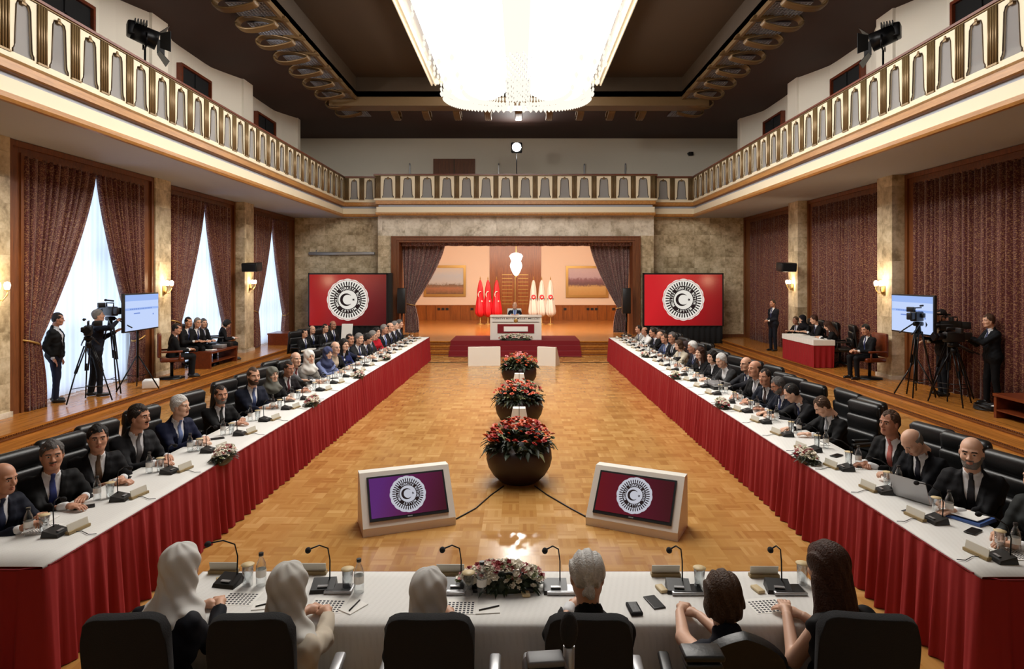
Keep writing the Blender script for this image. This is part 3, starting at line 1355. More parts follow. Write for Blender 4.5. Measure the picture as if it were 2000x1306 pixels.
# mirror strip at the bottom of the channel
mb = MB()
mb.box((-0.30, YC0 + .5, 0.28), (0.24, 15.6, 0.32), 0)
mb.build('channel_panel', 'lit_crystal_soft', ch)
# metal tray rim with a rope of beads
mb = MB()
for x in (-2.34, 2.18):
    mb.box((x - 0.06, YC0, 0.78), (x + 0.06, 17.5, 0.90), 0)
    for dx in (-0.05, 0.05):
        for k in range(200):
            y = 8.0 + k * 0.0478
            mb.ell((x + dx, y, 0.76), (0.028, 0.022, 0.028), 0, 6, 4)
mb.box((-2.4, 17.44, 0.78), (-1.9, 17.5, 0.90), 0)
mb.box((1.75, 17.44, 0.78), (2.24, 17.5, 0.90), 0)
mb.build('beaded_rim', 'crystal_rope', ch)
mb = MB()
mb.box((-2.3, YC0, 0.88), (2.14, 17.45, 0.93), 0)
mb.build('tray', 'silver', ch)
mb = MB()
for y in (7, 12, 16.5):
    for x in (-1.5, 1.35):
        mb.cyl((x, y, 0.92), (x, y, 1.22), 0.03, m=0, seg=8)
mb.build('hanging_rod', 'gold', ch)

# ---------------------------------------------------------------- floodlight on the far balcony
emit_mat('flood_face', (1, 0.98, 0.94), 260)
f = empty('floodlight', (-0.1, 25.3, ZF), label='bright white floodlight on a thin stand at the far balcony rail', cat='floodlight')
mb = MB()
mb.cyl((0, 0, 0.0), (0, 0, 1.95), 0.018, m=0, seg=8)
for a in (0, 2.1, 4.2):
    mb.cyl((0, 0, 0.55), (0.4 * math.cos(a), 0.4 * math.sin(a) + .1, 0.01), 0.012, m=0, seg=6)
mb.build('stand', 'black_metal', f)
mb = MB()
mb.rbox((0, 0.05, 2.08), (0.44, 0.22, 0.40), 0.05, 0)
mb.build('housing', 'black_metal', f)
mb = MB()
mb.lathe([(0.0, 0.0), (0.17, 0.0), (0.17, 0.01)], (0, 0, 0), 0, 24)
o = mb.build('lamp_face', 'flood_face', f, (0, -0.07, 2.08), (PI / 2, 0, 0))


def barn_light(loc, rz, label):
    f = empty('stage_spotlight', loc, rz, label, 'spotlight')
    mb = MB()
    mb.cyl((0, 0, 0), (0, 0, 1.60), 0.02, m=0, seg=8)
    for a in (0.3, 2.4, 4.5):
        mb.cyl((0, 0, 0.5), (0.4 * math.cos(a), 0.4 * math.sin(a), 0.01), 0.014, m=0, seg=6)
    mb.build('stand', 'black_metal', f)
    mb = MB()
    R = rotm(math.radians(-25))
    mb.cyl((0, -0.22, 1.91), (0, 0.22, 1.79), 0.17, 0.19, 0, 16)
    mb.rbox((0, -0.24, 1.93), (0.3, 0.16, 0.3), 0.05, 0)
    for k in range(5):
        mb.box((-0.18, -0.2 + k * 0.05, 2.0), (0.18, -0.18 + k * 0.05, 2.11))
    mb.build('housing', 'black_metal', f)
    mb = MB()
    mb.tube([(-0.22, 0, 1.85), (-0.22, 0, 1.63), (0, 0, 1.59), (0.22, 0, 1.63), (0.22, 0, 1.85)], 0.018, 0, 6)
    mb.build('yoke', 'black_metal', f)
    for k in range(4):
        mb = MB()
        a = k * PI / 2
        c, s_ = math.cos(a), math.sin(a)
        P = []
        for (u, v) in ((-0.15, 0.19), (0.15, 0.19), (0.21, 0.36), (-0.21, 0.36)):
            dy = 0.24 if v < 0.2 else 0.40
            x = u * c - v * s_
            z = u * s_ + v * c
            P.append((x, dy, 1.80 + z - dy * 0.2))
        Q = [(p[0], p[1] + 0.012, p[2]) for p in P]
        mb.hexa(P + Q)
        mb.build('barn_door', 'black_metal', f)
    return f


barn_light((-7.6, 13.0, ZF), math.radians(-52), 'black barn-door spotlight on a stand behind the left balcony railing')
barn_light((7.45, 13.1, ZF), math.radians(52), 'black barn-door spotlight on a stand behind the right balcony railing')
# small fittings on the far upper wall
for (px, z, w, h) in ((801, 7.2, 0.05, 0.42), (974, 7.2, 0.04, 0.42), (1141, 7.2, 0.06, 0.40), (1221, 7.2, 0.06, 0.42)):
    x = (px - XC) * 28 / F
    mb = MB()
    mb.box((x - w / 2, 27.93, z), (x + w / 2, 28, z + h))
    mb.cyl((x, 27.94, z + h), (x, 27.90, z + h + 0.04), 0.03, m=0)
    o = mb.build('wall_fitting', 'silver')
    nmz = {801: 'leftmost of four, beyond the wooden door', 974: 'just left of the floodlight', 1141: 'right of the floodlight', 1221: 'rightmost of four'}[px]
    tag(o, 'thin grey upright fitting on the far upper wall, ' + nmz, 'wall fitting', 'fittings on the far upper wall')
mb = MB()
x = (1349 - XC) * 27.9 / F
mb.rbox((x, 27.88, 8.08), (0.2, 0.16, 0.16), 0.03)
mb.cyl((x - 0.05, 27.8, 8.08), (x - 0.16, 27.7, 8.05), 0.05, m=0)
tag(mb.build('security_camera', 'black_plastic'), 'small dark camera high on the far upper wall at the right', 'camera')
# ================================================================ CURTAINS
def pleat(u, n, amp, ph=0.0):
    return amp * (math.sin(2 * PI * n * u + ph) + 0.35 * math.sin(2 * PI * n * 2.3 * u + 1.3 + ph))


def tied_drape(s, y_out, y_in, side, zt, ztop, zbot, matn, X, label, group, parent=None, wtie=0.30, axis='y', nple=9, ztie_w=None):
    """curtain hanging from ztop between y_out (jamb) and y_in (centre), gathered at height zt near y_out."""
    nu, nv = 90, 46
    P = np.zeros((nu, nv, 3))
    uv = np.zeros((nu, nv, 2))
    d = 1 if y_in > y_out else -1
    Wt = abs(y_in - y_out)
    for j in range(nv):
        v = j / (nv - 1)
        z = ztop + (zbot - ztop) * v
        if z > zt:
            t = (ztop - z) / (ztop - zt)
            w = Wt * (1 - t ** 1.35) + wtie * t ** 1.35
            off = 0.10 * t
        else:
            t = (zt - z) / (zt - zbot)
            w = wtie + 0.16 * math.sin(min(1, t * 1.2) * PI / 2)
            off = 0.10
        for i in range(nu):
            u = i / (nu - 1)
            amp = 0.055 + 0.02 * (1 - w / Wt)
            p = pleat(u, nple, amp)
            y = y_out + d * (off + u * w)
            x = X - 0.0 + p
            zz = z
            P[i, j] = (s * x, y, zz) if axis == 'y' else (y, X + p, zz)
            uv[i, j] = (u * Wt * 1.6, z)
    mb = MB()
    mb.sheet(P, 0, True, uv, thick=0.012)
    o = mb.build('curtain', matn, use_uv=True)
    tag(o, label, 'curtain', group)
    # tie-back cord
    tb = MB()
    yc = y_out + d * (0.10 + wtie / 2)
    pts = []
    for k in range(17):
        a = 2 * PI * k / 16
        if axis == 'y':
            pts.append((s * (X + 0.10 * math.cos(a)), yc + (wtie / 2 + 0.04) * math.sin(a), zt + 0.06 * math.sin(a) * -d))
        else:
            pts.append((yc + (wtie / 2 + 0.04) * math.sin(a), X + 0.10 * math.cos(a), zt + 0.06 * math.sin(a) * -d))
    tb.tube(pts, 0.02, 0, 6)
    tb.build('tieback', 'gold', o)
    return o


def flat_drape(s, ya, yb, ztop, zbot, X, label, group, n=None, matn='brocade'):
    L = abs(yb - ya)
    n = n or int(L / 0.17)
    nu = n * 8
    P = np.zeros((nu, 7, 3))
    uv = np.zeros((nu, 7, 2))
    for i in range(nu):
        u = i / (nu - 1)
        for j in range(7):
            v = j / 6
            p = pleat(u, n, 0.055 + 0.01 * v, 0.4) + 0.03 * math.sin(u * 17)
            P[i, j] = (s * (X + p), ya + (yb - ya) * (u + 0.008 * math.sin(u * 31) * v), ztop + (zbot - ztop) * v)
            uv[i, j] = (u * L * 1.6, P[i, j][2])
    mb = MB()
    mb.sheet(P, 0, True, uv, thick=0.01)
    o = mb.build('curtain', matn, use_uv=True)
    return tag(o, label, 'curtain', group)


wl = ['', '', 'left window by the camera crew', 'left window behind the seated staff', 'farthest left window']
for i, (a, b) in enumerate(winL):
    if i < 2:
        continue
    c = (a + b) / 2
    if i == 2:
        c = 13.28
    nm = wl[i]
    Xc = 8.83 if i == 2 else 9.02
    tied_drape(-1, a - (0.09 if i == 2 else -0.03), c, 1, 1.52, 4.85, 0.3015, 'brocade', Xc, 'near half of the tied red curtain at the ' + nm, 'tied curtains of the left windows', nple=10)
    tied_drape(-1, b + (0.07 if i == 2 else -0.03), c + 0.10, 1, 1.30, 4.85, 0.3015, 'brocade', Xc, 'far half of the tied red curtain at the ' + nm, 'tied curtains of the left windows', nple=10)
    # pale sheer behind
    nu = 220
    P = np.zeros((nu, 5, 3))
    for k in range(nu):
        u = k / (nu - 1)
        for j in range(5):
            v = j / 4
            P[k, j] = (-(9.16 + 0.022 * math.sin(u * 150) + 0.012 * math.sin(u * 61)), a + (b - a) * u, 4.84 + (0.33 - 4.84) * v)
    mb = MB()
    mb.sheet(P)
    tag(mb.build('sheer_curtain', 'sheer'), 'white sheer curtain with daylight at the ' + nm, 'curtain', 'sheer curtains of the left windows')
wr = ['right window beside the camera', 'second right window', 'right window behind the camera crew', 'right window behind the press table', 'farthest right window']
for i, (a, b) in enumerate(winR):
    if i < 2:
        continue
    flat_drape(1, a + 0.02, b - 0.02, 4.85, 0.3015, 9.06, 'closed red and gold brocade curtain at the ' + wr[i], 'closed curtains of the right windows')
# the two near pairs on either side are closed (outside the frame)
for i in (0, 1):
    flat_drape(1, winR[i][0], winR[i][1], 4.85, 0.3015, 9.10, 'closed red brocade curtain at the ' + wr[i], 'closed curtains of the right windows')
    flat_drape(-1, winL[i][0], winL[i][1], 4.85, 0.3015, 9.10, 'closed red brocade curtain at the %s left window behind the camera' % ('first', 'second')[i], 'closed curtains of the left windows')

# stage curtains + valance
YS = YB + 0.10
o = tied_drape(1, OX0 + 0.28, -3.0, 1, 1.62, 4.06, 0.47, 'brocade_stage', YS, 'tied-back dark brocade stage curtain on the left of the stage opening', 'stage curtains', axis='x', wtie=0.42, nple=9)
o = tied_drape(1, OX1 - 0.28, 2.85, 1, 1.50, 4.06, 0.47, 'brocade_stage', YS, 'tied-back dark brocade stage curtain on the right of the stage opening', 'stage curtains', axis='x', wtie=0.42, nple=9)
nu = 300
P = np.zeros((nu, 3, 3))
uv = np.zeros((nu, 3, 2))
for k in range(nu):
    u = k / (nu - 1)
    for j in range(3):
        P[k, j] = (OX0 + 0.28 + (OX1 - OX0 - 0.56) * u, YBC + 0.30 + 0.02 * math.sin(u * 420), 4.16 - 0.10 * j - (0.02 * abs(math.sin(u * 60)) if j == 2 else 0))
        uv[k, j] = (u * 14, P[k, j][2])
mb = MB()
mb.sheet(P, 0, True, uv, thick=0.01)
tag(mb.build('curtain_valance', 'brocade_stage', use_uv=True), 'narrow pleated pelmet along the top of the stage opening', 'pelmet')

# ================================================================ SCONCES on the pillars
emit_mat('sconce_glow', (1.0, 0.80, 0.50), 9)


def sconce(s, y, z, label):
    f = empty('wall_sconce', (s * (XP), y, z), 0, label, 'wall lamp', 'wall sconces on the pillars')
    d = -s
    mb = MB()
    mb.lathe([(0.0, -0.02), (0.05, -0.02), (0.06, 0.0), (0.0, 0.0)], (d * 0.03, 0, -0.14), 0, 10)
    mb.rbox((d * 0.015, 0, -0.12), (0.03, 0.10, 0.22), 0.012)
    for k in (-1, 1):
        mb.tube([(d * 0.02, 0, -0.16), (d * 0.10, k * 0.06, -0.20), (d * 0.15, k * 0.10, -0.10), (d * 0.15, k * 0.10, -0.02)], 0.011, 0, 6)
        mb.lathe([(0.0, -0.01), (0.035, 0.0), (0.04, 0.015)], (d * 0.15, k * 0.10, -0.03), 0, 10)
    mb.build('bracket', 'gold', f)
    for k in (-1, 1):
        mb = MB()
        mb.lathe([(0.028, 0.0), (0.042, 0.03), (0.05, 0.08), (0.04, 0.12), (0.0, 0.14)], (d * 0.15, k * 0.10, -0.015), 0, 12)
        mb.build('glass_shade', 'sconce_glow', f)
    light('sconce_bulb', 'POINT', (s * XP + d * 0.24, y, z + 0.06), SCONCE_W, (1.0, 0.76, 0.46), 0.06)


for s, arr in ((-1, PYL), (1, PYR)):
    for i in (2, 3, 4):
        c = (arr[i][0] + arr[i][1]) / 2
        side = 'left' if s < 0 else 'right'
        w = {2: 'nearest', 3: 'middle', 4: 'farthest'}[i]
        if s > 0 and i == 2:
            continue
        sconce(s, c, 2.50, 'lit brass twin-shade wall sconce on the %s marble pillar of the %s side' % (w, side))

# black loudspeakers on brackets
for s, y, label in ((-1, 20.0, 'black loudspeaker on a bracket beside the far left pillar'), (1, 20.0, 'black loudspeaker on a bracket beside the far right pillar')):
    f = empty('loudspeaker', (s * 8.35, y, 3.02), 0, label, 'loudspeaker', 'bracket loudspeakers')
    mb = MB()
    mb.rbox((0, 0, 0), (0.52, 0.34, 0.27), 0.03)
    mb.build('cabinet', 'black_plastic', f, rot=(0.12, 0, s * 0.15))
    mb = MB()
    mb.box((-0.23, -0.20, -0.10), (0.23, -0.17, 0.10))
    mb.build('grille', 'dark_drape', f, rot=(0.12, 0, s * 0.15))
    mb = MB()
    mb.tube([(0, 0.1, 0), (s * 0.3, 0.25, 0), (s * 0.40, 0.45, 0)], 0.025, 0, 8)
    mb.build('bracket', 'black_metal', f)

# air slit on the back wall left of the stage
mb = MB()
x0, x1 = (604 - XC) * YB / F, (733 - XC) * YB / F
mb.rbox(((x0 + x1) / 2, YB - 0.06, 3.66), (x1 - x0, 0.12, 0.12), 0.03)
mb.cyl((x0 + 0.3, YB - 0.06, 3.72), (x0 + 0.3, YB, 3.80), 0.02)
tag(mb.build('projection_screen_case', 'silver'), 'long thin grey projection screen case on the marble wall above the left wall screen', 'screen case')

# ================================================================ EMBLEM
def arc_text(txt, r, size, a_mid, spread, bold=0.0):
    """letters standing outwards on a circle, clockwise; returns (verts, faces) lists"""
    out = []
    n = len(txt)
    for i, chv in enumerate(txt):
        if chv == ' ':
            continue
        a = a_mid - spread * ((i + 0.5) / n - 0.5)
        V, Fc = glyph(chv)
        if not len(V):
            continue
        V = V * size
        c, s = math.cos(a - PI / 2), math.sin(a - PI / 2)
        out.append((np.stack([V[:, 0] * c - (V[:, 1] + r) * s, V[:, 0] * s + (V[:, 1] + r) * c], 1), Fc))
    return out


_gl = {}


def glyph(chv):
    if chv in _gl:
        return _gl[chv]
    cu = bpy.data.curves.new('tmp_text', 'FONT')
    cu.body = chv
    cu.size = 1
    cu.offset = 0.02
    cu.align_x = 'CENTER'
    cu.resolution_u = 3
    ob = bpy.data.objects.new('tmp_text', cu)
    COL.objects.link(ob)
    dg = bpy.context.evaluated_depsgraph_get()
    me = ob.evaluated_get(dg).to_mesh()
    V = np.array([v.co[:2] for v in me.vertices]).reshape(-1, 2)
    Fc = [tuple(p.vertices) for p in me.polygons]
    ob.evaluated_get(dg).to_mesh_clear()
    bpy.data.objects.remove(ob)
    bpy.data.curves.remove(cu)
    _gl[chv] = (V, Fc)
    return _gl[chv]


def line_text(mb, txt, w, h, m=0, y=0.0):
    """centred on 0 in local xz plane, fitted into width w, cap height h"""
    # advance by glyph width
    adv = []
    for c in txt:
        if c == ' ':
            adv.append(0.35)
        else:
            V, _ = glyph(c)
            adv.append((V[:, 0].max() - V[:, 0].min() if len(V) else 0.3) + 0.12)
    tot = sum(adv)
    sx = w / tot
    x = -w / 2
    for c, a in zip(txt, adv):
        if c != ' ':
            V, Fc = glyph(c)
            if len(V):
                P = np.stack([V[:, 0] * sx + x + a * sx / 2, np.full(len(V), y), V[:, 1] * h / 0.7 - h / 2], 1)
                mb.add(P, Fc, m)
        x += a * sx
    return mb


def emblem_mesh(R, y0=0.0):
    """front faces -y; materials 0 white, 1 dark, 2 disc red edge"""
    mb = MB()

    def ring(ra, rb, m, y, seg=96, fa=None):
        V, Fc = [], []
        for k in range(seg):
            t = 2 * PI * k / seg
            sc = 1 if fa is None else fa(t)
            V.append((ra * R * math.cos(t), y, ra * R * math.sin(t)))
            V.append((rb * R * sc * math.cos(t), y, rb * R * sc * math.sin(t)))
        for k in range(seg):
            a, b = 2 * k, 2 * ((k + 1) % seg)
            Fc.append((a, a + 1, b + 1, b))
        mb.add(V, Fc, m)
    e = 0.0012
    ring(0.0, 0.97, 0, y0 - e, 192, lambda t: 1 + 0.03 * abs(math.cos(8 * t)))
    ring(0.925, 0.945, 2, y0 - 2 * e, 96)
    N = 40
    for k in range(N):
        t = 2 * PI * (k + 0.5) / N
        c, s = math.cos(t), math.sin(t)
        V = []
        for (r, w) in ((0.66, 0.014), (0.70, 0.026), (0.80, 0.030), (0.86, 0.020)):
            for g in (-1, 1):
                V.append(((r * c - g * w * s) * R, y0 - 2 * e, (r * s + g * w * c) * R))
        mb.add(V, [(0, 1, 3, 2), (2, 3, 5, 4), (4, 5, 7, 6)], 1)
    ring(0.455, 0.645, 1, y0 - 3 * e)
    ring(0.63, 0.66, 1, y0 - 3 * e)
    ring(0.0, 0.45, 0, y0 - 4 * e)
    for (txt, mid, spread) in (('TÜRKİYE', 90, 82), ('BÜYÜK', 6, 66), ('MİLLET', -84, 78), ('MECLİSİ', 178, 74)):
        for (P, Fc) in arc_text(txt, 0.495 * R, 0.165 * R, math.radians(mid), math.radians(spread)):
            mb.add(np.stack([P[:, 0], np.full(len(P), y0 - 4 * e), P[:, 1]], 1), Fc, 0)
    # crescent
    V, Fc = [], []
    n = 40
    for k in range(n + 1):
        t = math.radians(38) + (2 * PI - math.radians(76)) * k / n
        ro = 0.30 * R
        ox, oz = -0.07 * R + ro * math.cos(t), ro * math.sin(t)
        # inner circle point at matching angle
        ci = 0.0 * R
        ri = 0.235 * R
        t2 = math.radians(50) + (2 * PI - math.radians(100)) * k / n
        ix, iz = ci + ri * math.cos(t2), ri * math.sin(t2)
        if k in (0, n):
            ix, iz = (ix + ox) / 2, (iz + oz) / 2
            ox, oz = ix, iz
        V += [(ox, y0 - 5 * e, oz), (ix, y0 - 5 * e, iz)]
    Fc = [(2 * k, 2 * k + 1, 2 * k + 3, 2 * k + 2) for k in range(n)]
    mb.add(V, Fc, 1)
    V = [(0.27 * R, y0 - 5 * e, 0)]
    for k in range(10):
        t = PI + 2 * PI * k / 10
        r = (0.085 if k % 2 == 0 else 0.034) * R
        V.append((0.27 * R + r * math.cos(t), y0 - 5 * e, r * math.sin(t)))
    mb.add(V, [(0, 1 + k, 1 + (k + 1) % 10) for k in range(10)], 1)
    return mb


def display_mat(name, stops, strength, rough=0.2, angle=0.0):
    """lit display: picture colours as emission (viewing-angle falloff painted in as a gradient)"""
    q = NT(name, rough)
    q.b.inputs['Base Color'].default_value = (0.01, 0.01, 0.01, 1)
    g = q.tc.outputs['Generated']
    sep = q.n('ShaderNodeSeparateXYZ', {0: g})
    f = q.math('ADD', q.math('MULTIPLY', sep.outputs[0], math.cos(angle)), q.math('MULTIPLY', sep.outputs[2], math.sin(angle)))
    c = q.ramp(f, stops)
    q.put(q.b.inputs['Emission Color'], c)
    q.b.inputs['Emission Strength'].default_value = strength
    return q.m


display_mat('display_red_left', [(-0.0, rgb(160, 20, 22)), (0.45, rgb(110, 15, 20)), (1.0, rgb(58, 12, 16))], 0.9, angle=-0.5)
display_mat('display_red_right', [(0.0, rgb(204, 26, 36)), (0.5, rgb(160, 16, 24)), (1.0, rgb(104, 10, 16))], 0.95, angle=-0.3)
display_mat('display_violet', [(0.0, rgb(84, 34, 104)), (0.45, rgb(84, 20, 60)), (1.0, rgb(58, 10, 18))], 1.0, angle=-0.2)
display_mat('display_wine', [(0.0, rgb(96, 12, 22)), (0.6, rgb(78, 14, 32)), (1.0, rgb(60, 12, 20))], 1.0, angle=0.1)
emit_mat('display_white', rgb(232, 226, 216), 0.95)
emit_mat('display_grey', rgb(196, 196, 206), 0.9)
emit_mat('display_ink', rgb(40, 30, 30), 1.0)
emit_mat('display_rim', rgb(200, 120, 110), 0.9)
emit_mat('display_blue', rgb(158, 186, 244), 1.0)
emit_mat('display_blue_pale', rgb(196, 214, 252), 1.0)
emit_mat('display_blue_dark', rgb(120, 146, 214), 1.0)

# ---- big screens on the back wall
for (px0, px1, py0, py1, Y, dm, label) in ((602, 757, 533, 637, 24.7, 'display_red_left', 'large red wall screen with a round crescent-and-star seal, left of the stage'),
                                          (1256, 1413, 533, 637, 24.7, 'display_red_right', 'large bright red wall screen with a round crescent-and-star seal, right of the stage')):
    x0, x1 = (px0 - XC) * Y / F, (px1 - XC) * Y / F
    z1, z0 = H - (py0 - Y0) * Y / F, H - (py1 - Y0) * Y / F
    cx, cz = (x0 + x1) / 2, (z0 + z1) / 2
    f = empty('video_wall_screen', (cx, Y, 0), 0, label, 'screen', 'video wall screens')
    w, h = x1 - x0, z1 - z0
    mb = MB()
    mb.box((-w / 2, 0, z0), (w / 2, 0.16, z1), 0)
    mb.box((-w / 2, -0.02, z0), (-w / 2 + 0.05, 0, z1), 0)
    mb.box((w / 2 - 0.05, -0.02, z0), (w / 2, 0, z1), 0)
    mb.box((-w / 2, -0.02, z1 - 0.06), (w / 2, 0, z1), 0)
    mb.box((-w / 2, -0.02, z0), (w / 2, 0, z0 + 0.03), 0)
    if px0 < 1000:
        mb.box((w / 2, 0.02, z0 - 0.05), (w / 2 + 0.16, 0.3, z1), 0)
    mb.build('frame', 'black_plastic', f)
    mb = MB()
    mb.box((-w / 2 + 0.05, -0.012, z0 + 0.03), (w / 2 - 0.05, -0.004, z1 - 0.06))
    mb.build('display', dm, f)
    mb = emblem_mesh(0.81, -0.014)
    mb.build('seal', ['display_white', 'display_ink', 'display_rim'], f, (0.0, 0, cz + 0.0))
    mb = MB()
    nu = 80
    P = np.zeros((nu, 3, 3))
    for k in range(nu):
        u = k / (nu - 1)
        for j in range(3):
            P[k, j] = (-w / 2 + 0.02 + (w - 0.04) * u, 0.03 + 0.03 * math.sin(u * 90), z0 - (z0 - 0.0) * j / 2)
    mb.sheet(P, 0, True, thick=0.01)
    mb.box((-w / 2 + 0.1, 0.2, 0.0), (w / 2 - 0.1, 0.5, z0 - 0.01))
    mb.build('base_drape', 'dark_drape', f)

# ---- floor monitors (wedge stands)
def floor_monitor(x0, y0, x1, y1, label, dm, back=False, hgt=0.57):
    """front bottom edge from (x0,y0) to (x1,y1) on the floor; the body lies to the left of travel"""
    L = math.hypot(x1 - x0, y1 - y0)
    a = math.atan2(y1 - y0, x1 - x0)
    f = empty('floor_monitor', ((x0 + x1) / 2, (y0 + y1) / 2, 0), a, label, 'monitor', 'wedge floor monitors')
    w = L
    # side profile (y,z)
    prof = [(0.0, 0.0), (0.0, 0.085), (0.33, hgt), (0.45, hgt), (0.47, 0.0)]
    mb = MB()
    mb.prism(prof, -w / 2, w / 2, 0, axis=0)
    mb.build('wedge_box', 'white_paint', f)
    sl = math.hypot(0.33, hgt - 0.085)
    tilt = math.atan2(hgt - 0.085, 0.33)
    # local frame of the sloping face
    c, s = math.cos(tilt), math.sin(tilt)
    R = np.array([[1, 0, 0], [0, s, c], [0, -c, s]])   # x, outward... local (x, y=depth in, z up along slope)
    # build panel in local axes: X across, Z up the slope, -Y outward
    Rm = Matrix(((1, 0, 0), (0, s, c), (0, -c, s)))
    sw, shh = w * 0.855, sl * 0.80
    cen = (0, 0.165, (0.085 + hgt) / 2 + 0.0)
    mb = MB()
    mb.box((-sw / 2, -0.02, -shh / 2), (sw / 2, 0.0, shh / 2))
    o = mb.build('bezel', 'black_plastic', f)
    o.location = cen
    o.rotation_euler = (-(PI / 2 - tilt), 0, 0)
    mb = MB()
    mb.box((-sw / 2 + 0.02, -0.024, -shh / 2 + 0.03), (sw / 2 - 0.02, -0.02, shh / 2 - 0.02))
    mb.build('display', dm, o)
    emblem_mesh(shh * 0.42, -0.026).build('seal', ['display_grey', 'display_ink', 'display_grey'], o, (0, 0, 0.01))
    mb = MB()
    mb.box((-0.025, -0.0225, -shh / 2 + 0.008), (0.025, -0.019, -shh / 2 + 0.02))
    mb.build('maker_plate', 'silver', o)
    return f


floor_monitor(-1.615, 6.62, -0.69, 6.97, 'white wedge floor monitor with a violet screen, front left of the planters', 'display_violet')
floor_monitor(0.724, 6.97, 1.616, 6.52, 'white wedge floor monitor with a dark red screen, front right of the planters', 'display_wine')
# the two far ones face the stage and show their backs
floor_monitor(-0.62, 20.05, -1.60, 19.95, 'white wedge monitor seen from behind at the foot of the stage, left', 'display_wine')
floor_monitor(1.26, 19.85, 0.66 + .05, 20.05, 'white wedge monitor seen from behind at the foot of the stage, right', 'display_wine')

# ================================================================ STAGE THINGS
# red carpet over the stage steps
mb = MB()
xa, xb = -2.42, 2.14
prof = [(24.6, SZ + 0.012), (22.58, SZ + 0.012), (22.575, SZ - 0.14), (22.28, SZ - 0.138), (22.275, SZ - 0.29), (21.98, SZ - 0.288), (21.975, 0.012), (21.7, 0.012)]
V, Fc = [], []
for (y, z) in prof:
    V += [(xa, y, z), (xb, y, z), (xa, y, z - 0.01), (xb, y, z - 0.01)]
for i in range(len(prof) - 1):
    a, b = 4 * i, 4 * i + 4
    Fc += [(a, b, b + 1, a + 1), (a, a + 2, b + 2, b), (a + 1, b + 1, b + 3, a + 3)]
mb.add(V, Fc)
tag(mb.build('red_carpet', 'red_carpet'), 'dark red carpet running down the middle of the stage steps', 'carpet')

# desk of the chair
DY = 22.95
d = empty('podium_desk', (0.0 - 0.12, DY, SZ + 0.013), 0, 'white presidential desk with lettering and a maroon panel on the red carpet of the stage', 'desk')
dw, dh = 1.84, 0.82
mb = MB()
mb.box((-dw / 2, 0, 0), (dw / 2, 0.05, dh))
mb.box((-dw / 2, 0.05, 0), (-dw / 2 + 0.05, 0.65, dh))
mb.box((dw / 2 - 0.05, 0.05, 0), (dw / 2, 0.65, dh))
mb.box((-dw / 2 - 0.01, -0.03, dh), (dw / 2 + 0.01, 0.70, dh + 0.04))
mb.build('body', 'white_paint', d)
mb = MB()
mb.box((-0.66, -0.02, 0.24), (0.66, 0.0, 0.56), 0)
mb.build('maroon_panel', 'red_carpet', d)
mb = MB()
mb.box((-0.43, -0.04, 0.30), (0.43, -0.02, 0.48), 0)
mb.build('white_plate', 'white_paper', d)
mb = MB()
mb.box((-0.84, -0.012, 0.625), (0.84, 0.0, 0.64))
mb.build('dark_line', 'bronze', d)
mb = MB()
line_text(mb, 'TÜRKİYE BÜYÜK MİLLET MECLİSİ', 1.7, 0.055, 0, -0.008)
mb.build('lettering', 'ink', d, (0, 0, 0.765))
mb = MB()
mb.lathe([(0, 0), (0.075, 0), (0.075, 0.012), (0.06, 0.02), (0.0, 0.02)], (0, 0, 0), 0, 20)
mb.build('seal', 'gold', d, (0, -0.002, 0.69), (PI / 2, 0, 0))


def high_chair(loc, rz, matn, label, cat='chair', group=None):
    c = empty('high_back_chair', loc, rz, label, cat, group)
    mb = MB()
    mb.rbox((0, 0, 0.46), (0.54, 0.50, 0.10), 0.04)
    mb.build('seat', matn, c)
    mb = MB()
    mb.rbox((0, -0.26, 0.80), (0.54, 0.09, 0.56), 0.04)
    mb.build('backrest', matn, c)
    for s in (-1, 1):
        mb = MB()
        mb.rbox((s * 0.30, 0.0, 0.66), (0.06, 0.44, 0.05), 0.02)
        mb.cyl((s * 0.30, 0.16, 0.44), (s * 0.30, 0.16, 0.65), 0.02, m=0)
        mb.build('armrest', matn, c)
    mb = MB()
    mb.cyl((0, 0, 0.06), (0, 0, 0.42), 0.035, m=0)
    mb.lathe([(0.28, 0.0), (0.28, 0.03), (0.05, 0.06)], (0, 0, 0), 0, 16)
    mb.build('base', 'black_metal', c)
    return c


high_chair((-0.18, DY + 0.95, SZ), PI, 'white_paint', 'white high-backed chair behind the presidential desk on the stage')

